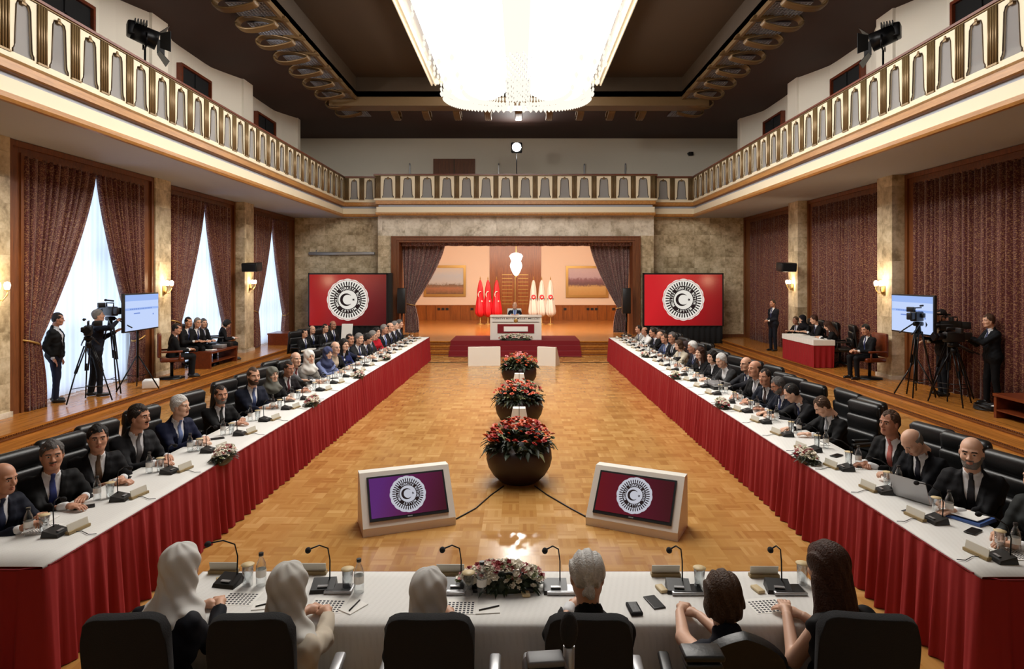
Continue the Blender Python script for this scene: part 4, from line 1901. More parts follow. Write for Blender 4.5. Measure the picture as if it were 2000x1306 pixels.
# flags on poles
def flag(x, y, kind, label):
    f = empty('flag', (x, y, SZ), 0, label, 'flag', 'red flags on the stage' if kind == 'red' else 'white flags on the stage')
    mb = MB()
    mb.lathe([(0.0, 0), (0.16, 0), (0.15, 0.03), (0.04, 0.06), (0.016, 0.10), (0.014, 2.15), (0.03, 2.17), (0.0, 2.32)], (0, 0, 0), 0, 10)
    mb.build('pole', 'gold', f)
    mb = MB()
    prof = [(0.03, 2.12), (0.07, 2.0), (0.12, 1.7), (0.15, 1.3), (0.20, 0.95), (0.24, 0.62), (0.22, 0.50), (0.12, 0.40), (0.05, 0.36)]
    mb.lathe(prof, (0, 0, 0), 0, 36, fn=lambda t, r, z: 1 + 0.16 * math.sin(7 * t + 3 * z) + 0.08 * math.sin(3 * t))
    mb.build('cloth', 'flag_red' if kind == 'red' else 'flag_white', f)
    mb = MB()
    if kind == 'red':
        # folded crescent and star showing on the drape
        pts = [(0.02 + 0.10 * math.cos(t), -0.20 - 0.02 * math.sin(t), 1.42 + 0.16 * math.sin(t)) for t in np.linspace(0.35 * PI, 1.3 * PI, 10)]
        mb.tube(pts, [0.006, 0.018, 0.026, 0.03, 0.032, 0.032, 0.03, 0.024, 0.016, 0.006], 0, 6)
        mb.ell((0.09, -0.22, 1.12), (0.04, 0.02, 0.045), 0, 8, 5)
    else:
        mb.lathe([(0.05, 0.0), (0.11, 0.0), (0.11, 0.01), (0.05, 0.01)], (0, 0, 0), 0, 16)
    if kind == 'red':
        mb.build('crescent', 'flag_white', f)
    else:
        o = mb.build('round_emblem', 'flag_red', f, (0.0, -0.175, 1.32), (PI / 2 - 0.1, 0, 0))
        mb = MB()
        mb.lathe([(0.155, 0), (0.165, 0.1)], (0, 0, 1.16), 0, 16)
        mb.build('band', 'silver', f)
    return f


mat('flag_red', rgb(200, 20, 34), 0.45)
mat('flag_white', rgb(206, 196, 186), 0.6)
FY = 30.6
for px, w in ((938, 'leftmost'), (953, 'middle'), (970, 'rightmost')):
    flag((px - XC) * FY / F, FY, 'red', 'furled red flag with a white crescent, %s of three left of the desk' % w)
for px, w in ((1042, 'leftmost'), (1058, 'middle'), (1075, 'rightmost')):
    flag((px - XC) * FY / F, FY, 'white', 'furled white flag with a round red emblem, %s of three right of the desk' % w)


# paintings (plain stand-ins)
def painting(px0, px1, py0, py1, kind, label):
    Y = 33.66
    x0, x1 = (px0 - XC) * Y / F, (px1 - XC) * Y / F
    z1, z0 = H - (py0 - Y0) * Y / F, H - (py1 - Y0) * Y / F
    f = empty('framed_painting', ((x0 + x1) / 2, Y, (z0 + z1) / 2), 0, label, 'painting', 'paintings on the stage wall')
    w, h = x1 - x0, z1 - z0
    mb = MB()
    b = 0.13
    mb.box((-w / 2, -0.05, -h / 2), (w / 2, 0, -h / 2 + b))
    mb.box((-w / 2, -0.05, h / 2 - b), (w / 2, 0, h / 2))
    mb.box((-w / 2, -0.05, -h / 2 + b), (-w / 2 + b, 0, h / 2 - b))
    mb.box((w / 2 - b, -0.05, -h / 2 + b), (w / 2, 0, h / 2 - b))
    mb.build('frame', 'gold', f)
    q = NT('canvas_' + kind, 0.6)
    g = q.tc.outputs['Generated']
    sep = q.n('ShaderNodeSeparateXYZ', {0: g})
    n = q.noise(q.map(g, (7, 1, 5)), 2.0, 6, 0.6)
    zz = q.math('ADD', sep.outputs[2], q.math('MULTIPLY', q.math('SUBTRACT', n, 0.5), 0.25))
    if kind == 'coast':
        c = q.ramp(zz, [(0.0, rgb(120, 90, 60)), (0.22, rgb(176, 120, 86)), (0.34, rgb(120, 100, 80)), (0.42, rgb(196, 196, 196)), (0.7, rgb(190, 198, 206)), (1.0, rgb(214, 204, 190))])
    else:
        c = q.ramp(zz, [(0.0, rgb(196, 150, 84)), (0.30, rgb(206, 168, 104)), (0.40, rgb(110, 80, 84)), (0.58, rgb(140, 104, 112)), (0.66, rgb(190, 168, 178)), (1.0, rgb(204, 184, 186))])
    q.color(c)
    mb = MB()
    mb.box((-w / 2 + b, -0.02, -h / 2 + b), (w / 2 - b, -0.005, h / 2 - b))
    mb.build('canvas', 'canvas_' + kind, f)


painting(828, 910, 518, 579, 'coast', 'gold-framed painting of a pale coastal town on the stage wall, left of the door')
painting(1105, 1188, 519, 581, 'riders', 'gold-framed painting of figures on a sandy plain on the stage wall, right of the door')

# pendant on the stage
emit_mat('pendant_glow', (1.0, 0.94, 0.82), 6)
p = empty('pendant_lamp', ((1008 - XC) * 28.5 / F, 28.5, 2.6), 0, 'small glowing crystal pendant lamp over the stage', 'pendant lamp')
mb = MB()
mb.lathe([(0.0, 0.17), (0.08, 0.2), (0.16, 0.32), (0.24, 0.50), (0.27, 0.62), (0.24, 0.74), (0.21, 0.82), (0.26, 0.96), (0.30, 1.05), (0.22, 1.15), (0.05, 1.2)], (0, 0, 0), 0, 20, fn=lambda t, r, z: 1 + 0.04 * math.sin(12 * t))
mb.build('crystal_body', 'pendant_glow', p)
mb = MB()
mb.cyl((0, 0, 1.18), (0, 0, 2.0), 0.015)
mb.lathe([(0.0, 0.0), (0.04, 0.02), (0.02, 0.08), (0.0, 0.1)], (0, 0, 0.10), 0, 10)
mb.build('stem', 'gold', p)
light('pendant_bulb', 'POINT', ((1008 - XC) * 28.5 / F, 27.9, 3.2), 60, (1, 0.86, 0.68), 0.25)

# tall black loudspeakers beside the stage curtains
for px, lb in ((785, 'left'), (1223, 'right')):
    Y = 24.7
    x = (px - XC) * Y / F
    f = empty('column_loudspeaker', (x, Y, SZ), 0, 'tall black column loudspeaker on a pole at the %s edge of the stage' % lb, 'loudspeaker', 'column loudspeakers')
    mb = MB()
    mb.rbox((0, 0, 1.35), (0.32, 0.30, 0.98), 0.03)
    mb.build('cabinet', 'black_plastic', f)
    mb = MB()
    mb.cyl((0, 0, 0.0), (0, 0, 0.88), 0.03)
    mb.cyl((0, 0, 0), (0, 0, 0.03), 0.22, m=0)
    mb.build('stand', 'black_metal', f)

# ================================================================ PLANTS
def bloom(mb, c, r, m, n=7):
    """small open flower: a cup of petals round a centre"""
    c = np.array(c)
    ax = np.array((random.uniform(-.5, .5), random.uniform(-.7, .2), 1.0))
    a, b, d = basis(ax)
    V, Fc = [], []
    for ring_i, (rr, hh, tw) in enumerate(((1.0, 0.15, 0), (0.6, 0.5, 0.4))):
        for k in range(n - ring_i * 2):
            t = 2 * PI * k / (n - ring_i * 2) + tw
            u = a * math.cos(t) + b * math.sin(t)
            w = -a * math.sin(t) + b * math.cos(t)
            i0 = len(V)
            V += [c + d * r * 0.0, c + u * r * rr * 0.6 - w * r * 0.42 * rr + d * r * hh * 0.6, c + u * r * rr + d * r * hh * 0.8, c + u * r * rr * 0.6 + w * r * 0.42 * rr + d * r * hh * 0.6]
            Fc.append((i0, i0 + 1, i0 + 2, i0 + 3))
    mb.add(V, Fc, m, False)
    mb.ell(c + d * r * 0.25, (r * 0.28, r * 0.28, r * 0.28), m, 6, 4)


def leaf(mb, c, dirv, L, w, m, droop=0.4):
    c = np.array(c, float)
    a, b, d = basis(dirv)
    up = np.array((0, 0, 1.0))
    V = []
    pts = []
    for k in range(4):
        t = k / 3
        pts.append(c + d * L * t - up * droop * L * t * t)
    ws = [0.35, 1.0, 0.75, 0.0]
    for p, q in zip(pts, ws):
        V += [p - a * w * q, p + up * w * 0.25 * q * 0 + b * 0.0, p + a * w * q]
    Fc = []
    for k in range(3):
        i = 3 * k
        Fc += [(i, i + 1, i + 4, i + 3), (i + 1, i + 2, i + 5, i + 4)]
    for i in range(0, 12, 3):
        V[i + 1] = V[i + 1] - up * w * 0.3
    mb.add(V, Fc, m, False)


def planter(y, label, top):
    f = empty('flower_planter', (0, y, 0), random.random() * 6, label, 'planter', 'planters in the middle of the floor')
    mb = MB()
    prof = [(0.0, 0.0), (0.24, 0.0), (0.27, 0.02), (0.35, 0.10), (0.41, 0.20), (0.435, 0.30), (0.425, 0.40), (0.41, 0.46), (0.39, 0.46), (0.36, 0.40), (0.0, 0.39)]
    mb.lathe(prof, (0, 0, 0), 0, 48)
    mb.build('bowl', 'planter_brown', f)
    mb = MB()
    for k in range(520):
        a = random.uniform(0, 2 * PI)
        rr = random.uniform(0.1, 0.40)
        el = random.uniform(-0.25, 1.1) if rr > 0.25 else random.uniform(0.4, 1.4)
        z = 0.44 + 0.16 * (1 - (rr / 0.42) ** 2) + random.uniform(-0.02, 0.05)
        leaf(mb, (rr * math.cos(a), rr * math.sin(a), z), (math.cos(a + random.uniform(-.6, .6)) * math.cos(el), math.sin(a + random.uniform(-.6, .6)) * math.cos(el), math.sin(el)),
             random.uniform(0.09, 0.17), random.uniform(0.022, 0.044), 0 if random.random() < 0.85 else 1, random.uniform(0.2, 0.9))
    o = mb.build('leaves', ['foliage', 'foliage_pale'], f)
    o['kind'] = 'stuff'
    mb = MB()
    for k in range(top[1]):
        a = random.uniform(0, 2 * PI)
        rr = math.sqrt(random.random()) * 0.46
        z = 0.56 + 0.25 * (1 - (rr / 0.47) ** 2) + random.uniform(-0.03, 0.03)
        bloom(mb, (rr * math.cos(a), rr * math.sin(a), z), random.uniform(0.03, 0.055), random.choice(top[0]))
    o = mb.build('blossoms', ['flower_red', 'flower_orange', 'flower_pink', 'foliage_pale'], f)
    o['kind'] = 'stuff'


planter(8.5, 'nearest dark bowl planter packed with red and orange flowers', ([0, 0, 1, 1, 1, 3], 160))
planter(11.75, 'middle dark bowl planter with orange flowers', ([0, 1, 1, 1, 3], 115))
planter(16.0, 'farthest dark bowl planter with pinkish orange flowers, nearest the stage', ([1, 1, 1, 2, 3, 3], 110))
# maroon plinths with white twin panels on top between the planters
for y, h, lb in ((10.3, 0.60, 'between the nearest and middle planters'), (14.1, 0.58, 'between the middle and farthest planters'), (17.6, 0.60, 'behind the farthest planter')):
    f = empty('panel_plinth', (0.0, y, 0), 0, 'maroon pyramid plinth with a white twin-panel top, ' + lb, 'plinth', 'maroon plinths between the planters')
    mb = MB()
    a, b, t = 0.46, 0.16, h - 0.24
    V = [(-a, -0.3, 0), (a, -0.3, 0), (a, 0.3, 0), (-a, 0.3, 0), (-b, -0.12, t), (b, -0.12, t), (b, 0.12, t), (-b, 0.12, t)]
    mb.hexa(V)
    mb.build('plinth', 'red_carpet', f)
    mb = MB()
    for s in (-1, 1):
        V = [(s * 0.005, -0.13, t), (s * 0.145, -0.12, t), (s * 0.145, 0.1, t), (s * 0.005, 0.1, t),
             (s * 0.005, -0.09, h), (s * 0.10, -0.08, h), (s * 0.10, 0.08, h), (s * 0.005, 0.08, h)]
        if s < 0:
            V = [V[i] for i in (1, 0, 3, 2, 5, 4, 7, 6)]
        mb.hexa(V)
    mb.build('white_panels', 'white_paint' if y < 17 else 'flower_pink', f)

# cables from the nearest planter to the two front monitors
for s, lb in ((-1, 'left'), (1, 'right')):
    mb = MB()
    x1, y1 = (-0.70, 7.12) if s < 0 else (0.80, 7.10)
    mb.tube([(s * 0.2, 8.25, 0.008), (s * 0.35, 7.9, 0.008), ((s * 0.35 + x1) / 2 + 0.02, 7.45, 0.008), (x1, y1, 0.008)], 0.008, 0, 6)
    tag(mb.build('floor_cable', 'black_plastic'), 'thin black cable on the parquet from the nearest planter to the %s floor monitor' % lb, 'cable', 'floor cables')
mb = MB()
mb.tube([(-3.6, 20.3, 0.008), (-2.4, 20.25, 0.008), (-1.2, 20.4, 0.008), (-0.4, 19.7, 0.008), (0.6, 19.9, 0.008), (1.3, 20.2, 0.008), (2.9, 20.3, 0.008)], 0.009, 0, 6)
tag(mb.build('floor_cable', 'black_plastic'), 'thin black cable lying across the floor at the foot of the stage', 'cable', 'floor cables')

# ================================================================ CONFERENCE TABLES
TZ = 0.75


def table_run(name, pin, pout, label, mats='white_cloth', side='left'):
    """pin: (x,y) inner edge near->far ; pout: outer edge near->far"""
    (a0, a1), (b0, b1) = pin, pout
    o = empty('conference_table', ((a0[0] + b0[0]) / 2, a0[1], 0), 0, 'long conference table under the white cloth on the %s of the hall' % side, 'table')
    ox, oy = o.location.x, o.location.y
    mb = MB()
    ins = 0.02 if side == 'left' else -0.02
    V = []
    sg = 1 if side == 'right' else -1
    for z in (TZ - 0.04, TZ - 0.008):
        for p, ex, ey in ((a0, .035, .05), (b0, -.035, .05), (b1, -.035, -.05), (a1, .035, -.05)):
            V.append((p[0] - ox + sg * ex, p[1] - oy + ey, z))
    if side == 'left':
        V = [V[i] for i in (1, 0, 3, 2, 5, 4, 7, 6)]
    mb.hexa(V)
    mb.build('tabletop', 'wood_panel', o)
    n = 9
    for k in range(n):
        for (p, q, e) in ((a0, a1, 0.06), (b0, b1, -0.06)):
            t = (k + 0.1) / (n - 0.8)
            x = p[0] + (q[0] - p[0]) * t + (e if side == 'right' else -e)
            y = p[1] + (q[1] - p[1]) * t
            mb = MB()
            mb.cyl((x - ox, y - oy, 0), (x - ox, y - oy, TZ - 0.04), 0.02, m=0, seg=8)
            mb.build('leg', 'black_metal', o)
    # cloth with rounded fold and short drop on the outer side
    mb = MB()
    ny = 60
    s = 1 if side == 'right' else -1
    prof = [(0.004, -0.03), (0.004, -0.005), (0.0, 0.0)]
    P = []
    for k in range(ny):
        t = k / (ny - 1)
        xi = a0[0] + (a1[0] - a0[0]) * t
        xo = b0[0] + (b1[0] - b0[0]) * t
        y = a0[1] + (a1[1] - a0[1]) * t
        yo = b0[1] + (b1[1] - b0[1]) * t
        w = 0.004 * math.sin(t * 47)
        row = [(xi - s * 0.002, y, TZ - 0.030), (xi - s * 0.004, y, TZ - 0.004), (xi + s * 0.004, y, TZ + 0.004)]
        for q in range(1, 6):
            row.append((xi + (xo - xi) * q / 6, y + (yo - y) * q / 6, TZ + 0.005))
        row += [(xo - s * 0.004, yo, TZ + 0.004), (xo + s * 0.008 + w, yo, TZ - 0.01), (xo + s * 0.016 + w * 2, yo, TZ - 0.22)]
        P.append(row)
    mb.sheet(np.array(P), 0, True, thick=0.003 * (1 if side == 'left' else -1))
    c = mb.build('tablecloth', mats)
    tag(c, 'long white cloth covering the %s conference table' % side, 'tablecloth')
    # red pleated skirt
    path = [np.array(p) for p in ((b0[0] - s * 0.0, b0[1] - .01), (a0[0], a0[1] - .01), (a1[0], a1[1]), (b1[0], b1[1]))]
    pts, nrm = [], []
    for p, q in zip(path[:-1], path[1:]):
        L = np.linalg.norm(q - p)
        d = (q - p) / L
        nn = np.array((d[1], -d[0])) * (1 if side == 'left' else -1)
        k = int(L / 0.016)
        for i in range(k):
            pts.append(p + d * L * i / k)
            nrm.append(nn)
    pts.append(path[-1])
    nrm.append(nrm[-1])
    # smooth normals at the corners
    N = np.array(nrm)
    for _ in range(4):
        N[1:-1] = (N[:-2] + 2 * N[1:-1] + N[2:])
        N /= np.linalg.norm(N, axis=1)[:, None]
    arc = np.arange(len(pts)) * 0.016
    P = np.zeros((len(pts), 6, 3))
    ph = np.cumsum(rng.normal(0, 0.10, len(pts)))
    amp = 0.6 + 0.5 * np.sin(arc * 1.7 + 2) ** 2
    for j in range(6):
        v = j / 5
        a = (0.006 + 0.036 * v ** 0.8) * amp
        wv = np.sin(2 * PI * arc / 0.17 + ph) + 0.4 * np.sin(2 * PI * arc / 0.075 + ph * 2)
        off = 0.018 + 0.034 * v + a * wv * 0.8
        P[:, j, 0] = np.array(pts)[:, 0] + N[:, 0] * off
        P[:, j, 1] = np.array(pts)[:, 1] + N[:, 1] * off
        P[:, j, 2] = (TZ - 0.004) + (0.006 - TZ + 0.004) * v
    mb = MB()
    mb.sheet(P, 0, True)
    k = mb.build('table_skirt', 'red_cloth')
    tag(k, 'deep red pleated skirt hanging from the %s conference table' % side, 'table skirt')
    mb = MB()
    mb.tube([(p[0] + q[0] * 0.016, p[1] + q[1] * 0.016, TZ - 0.008) for p, q in list(zip(pts, N))[::12]], 0.007, 0, 6)
    mb.build('top_band', 'red_carpet', k)
    return o


LT = ((-3.195, 4.29), (-2.94, 20.9))
LTO = ((-3.90, 4.29), (-3.62, 20.9))
RT = ((3.0, 4.145), (2.91, 20.7))
RTO = ((3.68, 4.145), (3.58, 20.7))
table_run('conference_table', LT, LTO, '', side='left')
table_run('conference_table', RT, RTO, '', side='right')

# near (front) table with rounded scalloped white cloth
o = empty('front_table', (-0.1, 3.9, 0), 0, 'near conference table with its back to the camera, under a draped white cloth', 'table')
FX0, FX1, FY0, FY1 = -2.08, 1.86, 3.57, 4.22
mb = MB()
mb.box((FX0 + 0.1, FY0 + .01 - 3.9, TZ - 0.04), (FX1 + 0.1, FY1 - .01 - 3.9, TZ - 0.006))
mb.build('tabletop', 'wood_panel', o)
for x in (FX0 + 0.25, FX0 + 1.25, FX0 + 1.35, -0.1, 0.0, FX1 - 1.2, FX1 - 1.1, FX1 - 0.12):
    mb = MB()
    mb.cyl((x + 0.1, -0.25, 0), (x + 0.1, -0.25, TZ - 0.04), 0.018, m=0, seg=8)
    mb.cyl((x + 0.1, 0.25, 0), (x + 0.1, 0.25, TZ - 0.04), 0.018, m=0, seg=8)
    mb.build('leg', 'silver', o)
mb = MB()
nx = 160
P = np.zeros((nx, 16, 3))
for i in range(nx):
    u = i / (nx - 1)
    x = FX0 + (FX1 - FX0) * u
    drop = 0.24 + 0.07 * abs(math.sin(PI * (u * 2.0 + 0.02))) + 0.01 * math.sin(u * 40)
    dd = 0.02
    prof = [(FY1 + 0.01, TZ - 0.10), (FY1 + 0.005, TZ - 0.01), (FY1 - 0.01, TZ + 0.005)]
    prof += [(FY1 + (FY0 - FY1) * q / 6, TZ + 0.006) for q in range(1, 6)]
    prof += [(FY0 + 0.012, TZ + 0.004), (FY0 - 0.002, TZ - 0.008)]
    for q in range(1, 7):
        prof.append((FY0 - 0.012 - 0.012 * q / 6 + 0.012 * math.sin(u * 34) * q / 6, TZ - 0.01 - drop * q / 6))
    for j, (y, z) in enumerate(prof):
        P[i, j] = (x, y, z)
mb.sheet(P, 0, True, thick=0.003)
tag(mb.build('tablecloth', 'white_cloth'), 'white cloth with a scalloped hem over the near table', 'tablecloth')
mb = MB()
pts = []
nu = 260
P = np.zeros((nu, 4, 3))
for i in range(nu):
    u = i / (nu - 1)
    for j in range(4):
        v = j / 3
        P[i, j] = (FX0 + (FX1 - FX0) * u, FY1 + 0.02 + 0.02 * v + 0.02 * v * math.sin(u * 150), TZ - 0.004 - (TZ - 0.01) * v)
mb.sheet(P, 0, True)
tag(mb.build('table_skirt', 'red_cloth'), 'deep red skirt on the far side of the near table', 'table skirt')


# ---- press table on the right platform
pt = empty('press_table', (8.05, 17.9, ZP), 0, 'side table under a white cloth and red skirt on the right platform', 'table')
mb = MB()
mb.box((-0.27, -1.0, 0.68), (0.27, 1.0, 0.72))
mb.build('tabletop', 'wood_panel', pt)
mb = MB()
mb.box((-0.285, -1.015, 0.60), (0.285, 1.015, 0.74))
mb.build('white_cover', 'white_cloth', pt)
mb = MB()
path = [(0.28, -1.01), (-0.28, -1.01), (-0.28, 1.01)]
P = []
arc = 0
for (p, q) in zip(path[:-1], path[1:]):
    L = math.hypot(q[0] - p[0], q[1] - p[1])
    d = ((q[0] - p[0]) / L, (q[1] - p[1]) / L)
    nn = (-d[1] * -1 if False else d[1], -d[0])
    n = int(L / 0.02)
    for i in range(n + 1):
        arc += 0.02
        row = []
        for j in range(4):
            v = j / 3
            off = -(0.012 + 0.02 * v + 0.018 * v * math.sin(arc * 40))
            row.append((p[0] + d[0] * L * i / n + (-d[1]) * off * -1 * -1, p[1] + d[1] * L * i / n + d[0] * off * -1 * -1, 0.62 - 0.61 * v))
        P.append(row)
P = np.array(P)
P[:, :, 0] = np.where(True, P[:, :, 0], 0)
mb.sheet(P, 0, True)
mb.build('red_skirt', 'red_cloth', pt)
# ================================================================ PEOPLE
# implicit-surface modelling on numpy grids, polygonised with surface nets
def surfnet(fn, lo, hi, h):
    lo, hi = np.array(lo, float), np.array(hi, float)
    n = np.ceil((hi - lo) / h).astype(int) + 1
    ax = [lo[i] + h * np.arange(n[i]) for i in range(3)]
    X, Y, Z = np.meshgrid(*ax, indexing='ij')
    v = fn(X.astype(np.float32), Y.astype(np.float32), Z.astype(np.float32)).astype(np.float32)
    v[0], v[-1], v[:, 0], v[:, -1], v[:, :, 0], v[:, :, -1] = [np.maximum(a, 1e-3) for a in (v[0], v[-1], v[:, 0], v[:, -1], v[:, :, 0], v[:, :, -1])]
    s = v < 0
    c = n - 1
    cnt = np.zeros(c, np.int8)
    for i in (0, 1):
        for j in (0, 1):
            for k in (0, 1):
                cnt += s[i:c[0] + i, j:c[1] + j, k:c[2] + k]
    mixed = (cnt > 0) & (cnt < 8)
    I = np.argwhere(mixed)
    if not len(I):
        return np.zeros((0, 3)), np.zeros((0, 4), int)
    idx = -np.ones(c, np.int32)
    idx[mixed] = np.arange(len(I))
    acc = np.zeros((len(I), 3))
    num = np.zeros(len(I))
    for a in range(3):
        b, d = (a + 1) % 3, (a + 2) % 3
        for p in (0, 1):
            for q in (0, 1):
                o0 = np.zeros(3, int)
                o0[b], o0[d] = p, q
                o1 = o0.copy()
                o1[a] = 1
                A, B = I + o0, I + o1
                va, vb = v[A[:, 0], A[:, 1], A[:, 2]], v[B[:, 0], B[:, 1], B[:, 2]]
                m = (va < 0) != (vb < 0)
                t = va[m] / (va[m] - vb[m])
                pos = A[m].astype(float)
                pos[:, a] += t
                acc[m] += pos
                num[m] += 1
    V = lo + h * acc / num[:, None]
    quads = []
    for a in range(3):
        b, d = (a + 1) % 3, (a + 2) % 3
        sl0 = [slice(None)] * 3
        sl1 = [slice(None)] * 3
        sl0[a] = slice(0, n[a] - 1)
        sl1[a] = slice(1, n[a])
        sl0[b] = sl1[b] = slice(1, n[b] - 1)
        sl0[d] = sl1[d] = slice(1, n[d] - 1)
        s0, s1 = s[tuple(sl0)], s[tuple(sl1)]
        E = np.argwhere(s0 != s1)
        if not len(E):
            continue
        inside = s0[E[:, 0], E[:, 1], E[:, 2]]
        base = E.copy()
        base[:, b] += 1
        base[:, d] += 1

        def cell(db, dd):
            q = base.copy()
            q[:, b] -= db
            q[:, d] -= dd
            return idx[q[:, 0], q[:, 1], q[:, 2]]
        Q = np.stack([cell(1, 1), cell(0, 1), cell(0, 0), cell(1, 0)], 1)
        Q[~inside] = Q[~inside][:, ::-1]
        quads.append(Q)
    return V, np.vstack(quads)


def smin(a, b, k):
    h = np.clip(0.5 + 0.5 * (b - a) / k, 0, 1)
    return b + (a - b) * h - k * h * (1 - h)


def cap(P, a, b, r1, r2=None):
    r2 = r1 if r2 is None else r2
    X, Y, Z = P
    ax, ay, az = a
    dx, dy, dz = b[0] - ax, b[1] - ay, b[2] - az
    L2 = dx * dx + dy * dy + dz * dz + 1e-9
    t = np.clip(((X - ax) * dx + (Y - ay) * dy + (Z - az) * dz) / L2, 0, 1)
    return np.sqrt((X - ax - dx * t) ** 2 + (Y - ay - dy * t) ** 2 + (Z - az - dz * t) ** 2) - (r1 + (r2 - r1) * t)


def ellp(P, c, r):
    X, Y, Z = P
    q = np.sqrt(((X - c[0]) / r[0]) ** 2 + ((Y - c[1]) / r[1]) ** 2 + ((Z - c[2]) / r[2]) ** 2)
    return (q - 1) * min(r)


_MC = {}


def cached(key, fn):
    if key not in _MC:
        _MC[key] = fn()
    return _MC[key]


# ---------------------------------------------------------------- head
def head_sdf(P):
    X, Y, Z = P
    d = ellp(P, (0, -0.014, 0.030), (0.078, 0.096, 0.090))
    d = smin(d, ellp(P, (0, 0.012, -0.040), (0.062, 0.074, 0.080)), 0.03)
    d = smin(d, cap(P, (-0.012, 0.058, -0.098), (0.012, 0.058, -0.098), 0.022), 0.03)
    for s in (-1, 1):
        d = smin(d, cap(P, (s * 0.036, 0.048, -0.030), (s * 0.038, 0.045, -0.03), 0.030), 0.02)
        d = smin(d, cap(P, (s * 0.052, -0.01, -0.06), (s * 0.030, 0.045, -0.092), 0.018), 0.03)
        d = smin(d, cap(P, (s * 0.014, 0.078, 0.022), (s * 0.046, 0.064, 0.022), 0.011), 0.014)
        d = -smin(-d, cap(P, (s * 0.031, 0.094, -0.002), (s * 0.033, 0.094, -0.002), 0.0175), 0.012)
        d = np.minimum(d, ellp(P, (s * 0.031, 0.068, -0.001), (0.0145, 0.0125, 0.0125)))
        d = smin(d, cap(P, (s * 0.018, 0.0745, 0.009), (s * 0.045, 0.068, 0.007), 0.0045), 0.005)
        e = ellp(P, (s * 0.079, -0.006, -0.012), (0.009, 0.019, 0.033))
        d = smin(d, e, 0.008)
    d = smin(d, cap(P, (0, 0.082, 0.008), (0, 0.106, -0.030), 0.007, 0.0115), 0.012)
    for s in (-1, 1):
        d = smin(d, cap(P, (s * 0.012, 0.092, -0.036), (s * 0.012, 0.094, -0.034), 0.0085), 0.007)
        d = smin(d, cap(P, (0, 0.089, -0.061), (s * 0.020, 0.081, -0.064), 0.0065, 0.004), 0.006)
        d = smin(d, cap(P, (0, 0.088, -0.073), (s * 0.017, 0.081, -0.071), 0.0075, 0.004), 0.006)
    d = -smin(-d, cap(P, (-0.022, 0.094, -0.0672), (0.022, 0.094, -0.0672), 0.0035), 0.003)
    d = smin(d, cap(P, (0, -0.02, -0.06), (0, -0.045, -0.19), 0.055, 0.058), 0.03)
    return d


def head_mesh(h):
    def make():
        V, Q = surfnet(lambda X, Y, Z: head_sdf((X, Y, Z)), (-0.10, -0.125, -0.185), (0.10, 0.13, 0.13), h)
        C = V[Q].mean(1)
        x, y, z = np.abs(C[:, 0]), C[:, 1], C[:, 2]
        mi = np.zeros(len(Q), int)
        beard = (z < -0.045) & (y > -0.01 + 0.5 * np.maximum(0, -0.085 - z)) & (z > -0.13) | ((x > 0.055) & (z < -0.02) & (z > -0.08) & (y > 0.0))
        beard |= (z < -0.040) & (z > -0.058) & (x < 0.034) & (y > 0.07)
        beard &= z < -0.040 - 0.35 * np.maximum(0, y - 0.02) + 0.6 * np.maximum(0, x - 0.045) + 0.9 * (np.maximum(0, 0.030 - x))
        mi[beard] = 5
        mst = (z < -0.044) & (z > -0.0585) & (x < 0.030) & (y > 0.08)
        mi[mst] = 6
        mi[(np.abs(z - (0.021 - 0.1 * np.abs(x - 0.03))) < 0.0055) & (x > 0.012) & (x < 0.052) & (y > 0.05)] = 1
        de = (x - 0.031) ** 2 / 0.0138 ** 2 + (z + 0.0015) ** 2 / 0.0058 ** 2
        mi[(de < 1) & (y > 0.06)] = 2
        di = (x - 0.031) ** 2 + (z + 0.001) ** 2
        mi[(di < 0.0068 ** 2) & (de < 1.15) & (y > 0.06)] = 3
        lip = (x < 0.023 - 0.3 * np.abs(z + 0.067)) & (np.abs(z + 0.0675) < 0.0105) & (y > 0.074)
        mi[lip] = 4
        return V, Q, mi
    return cached(('head', h), make)


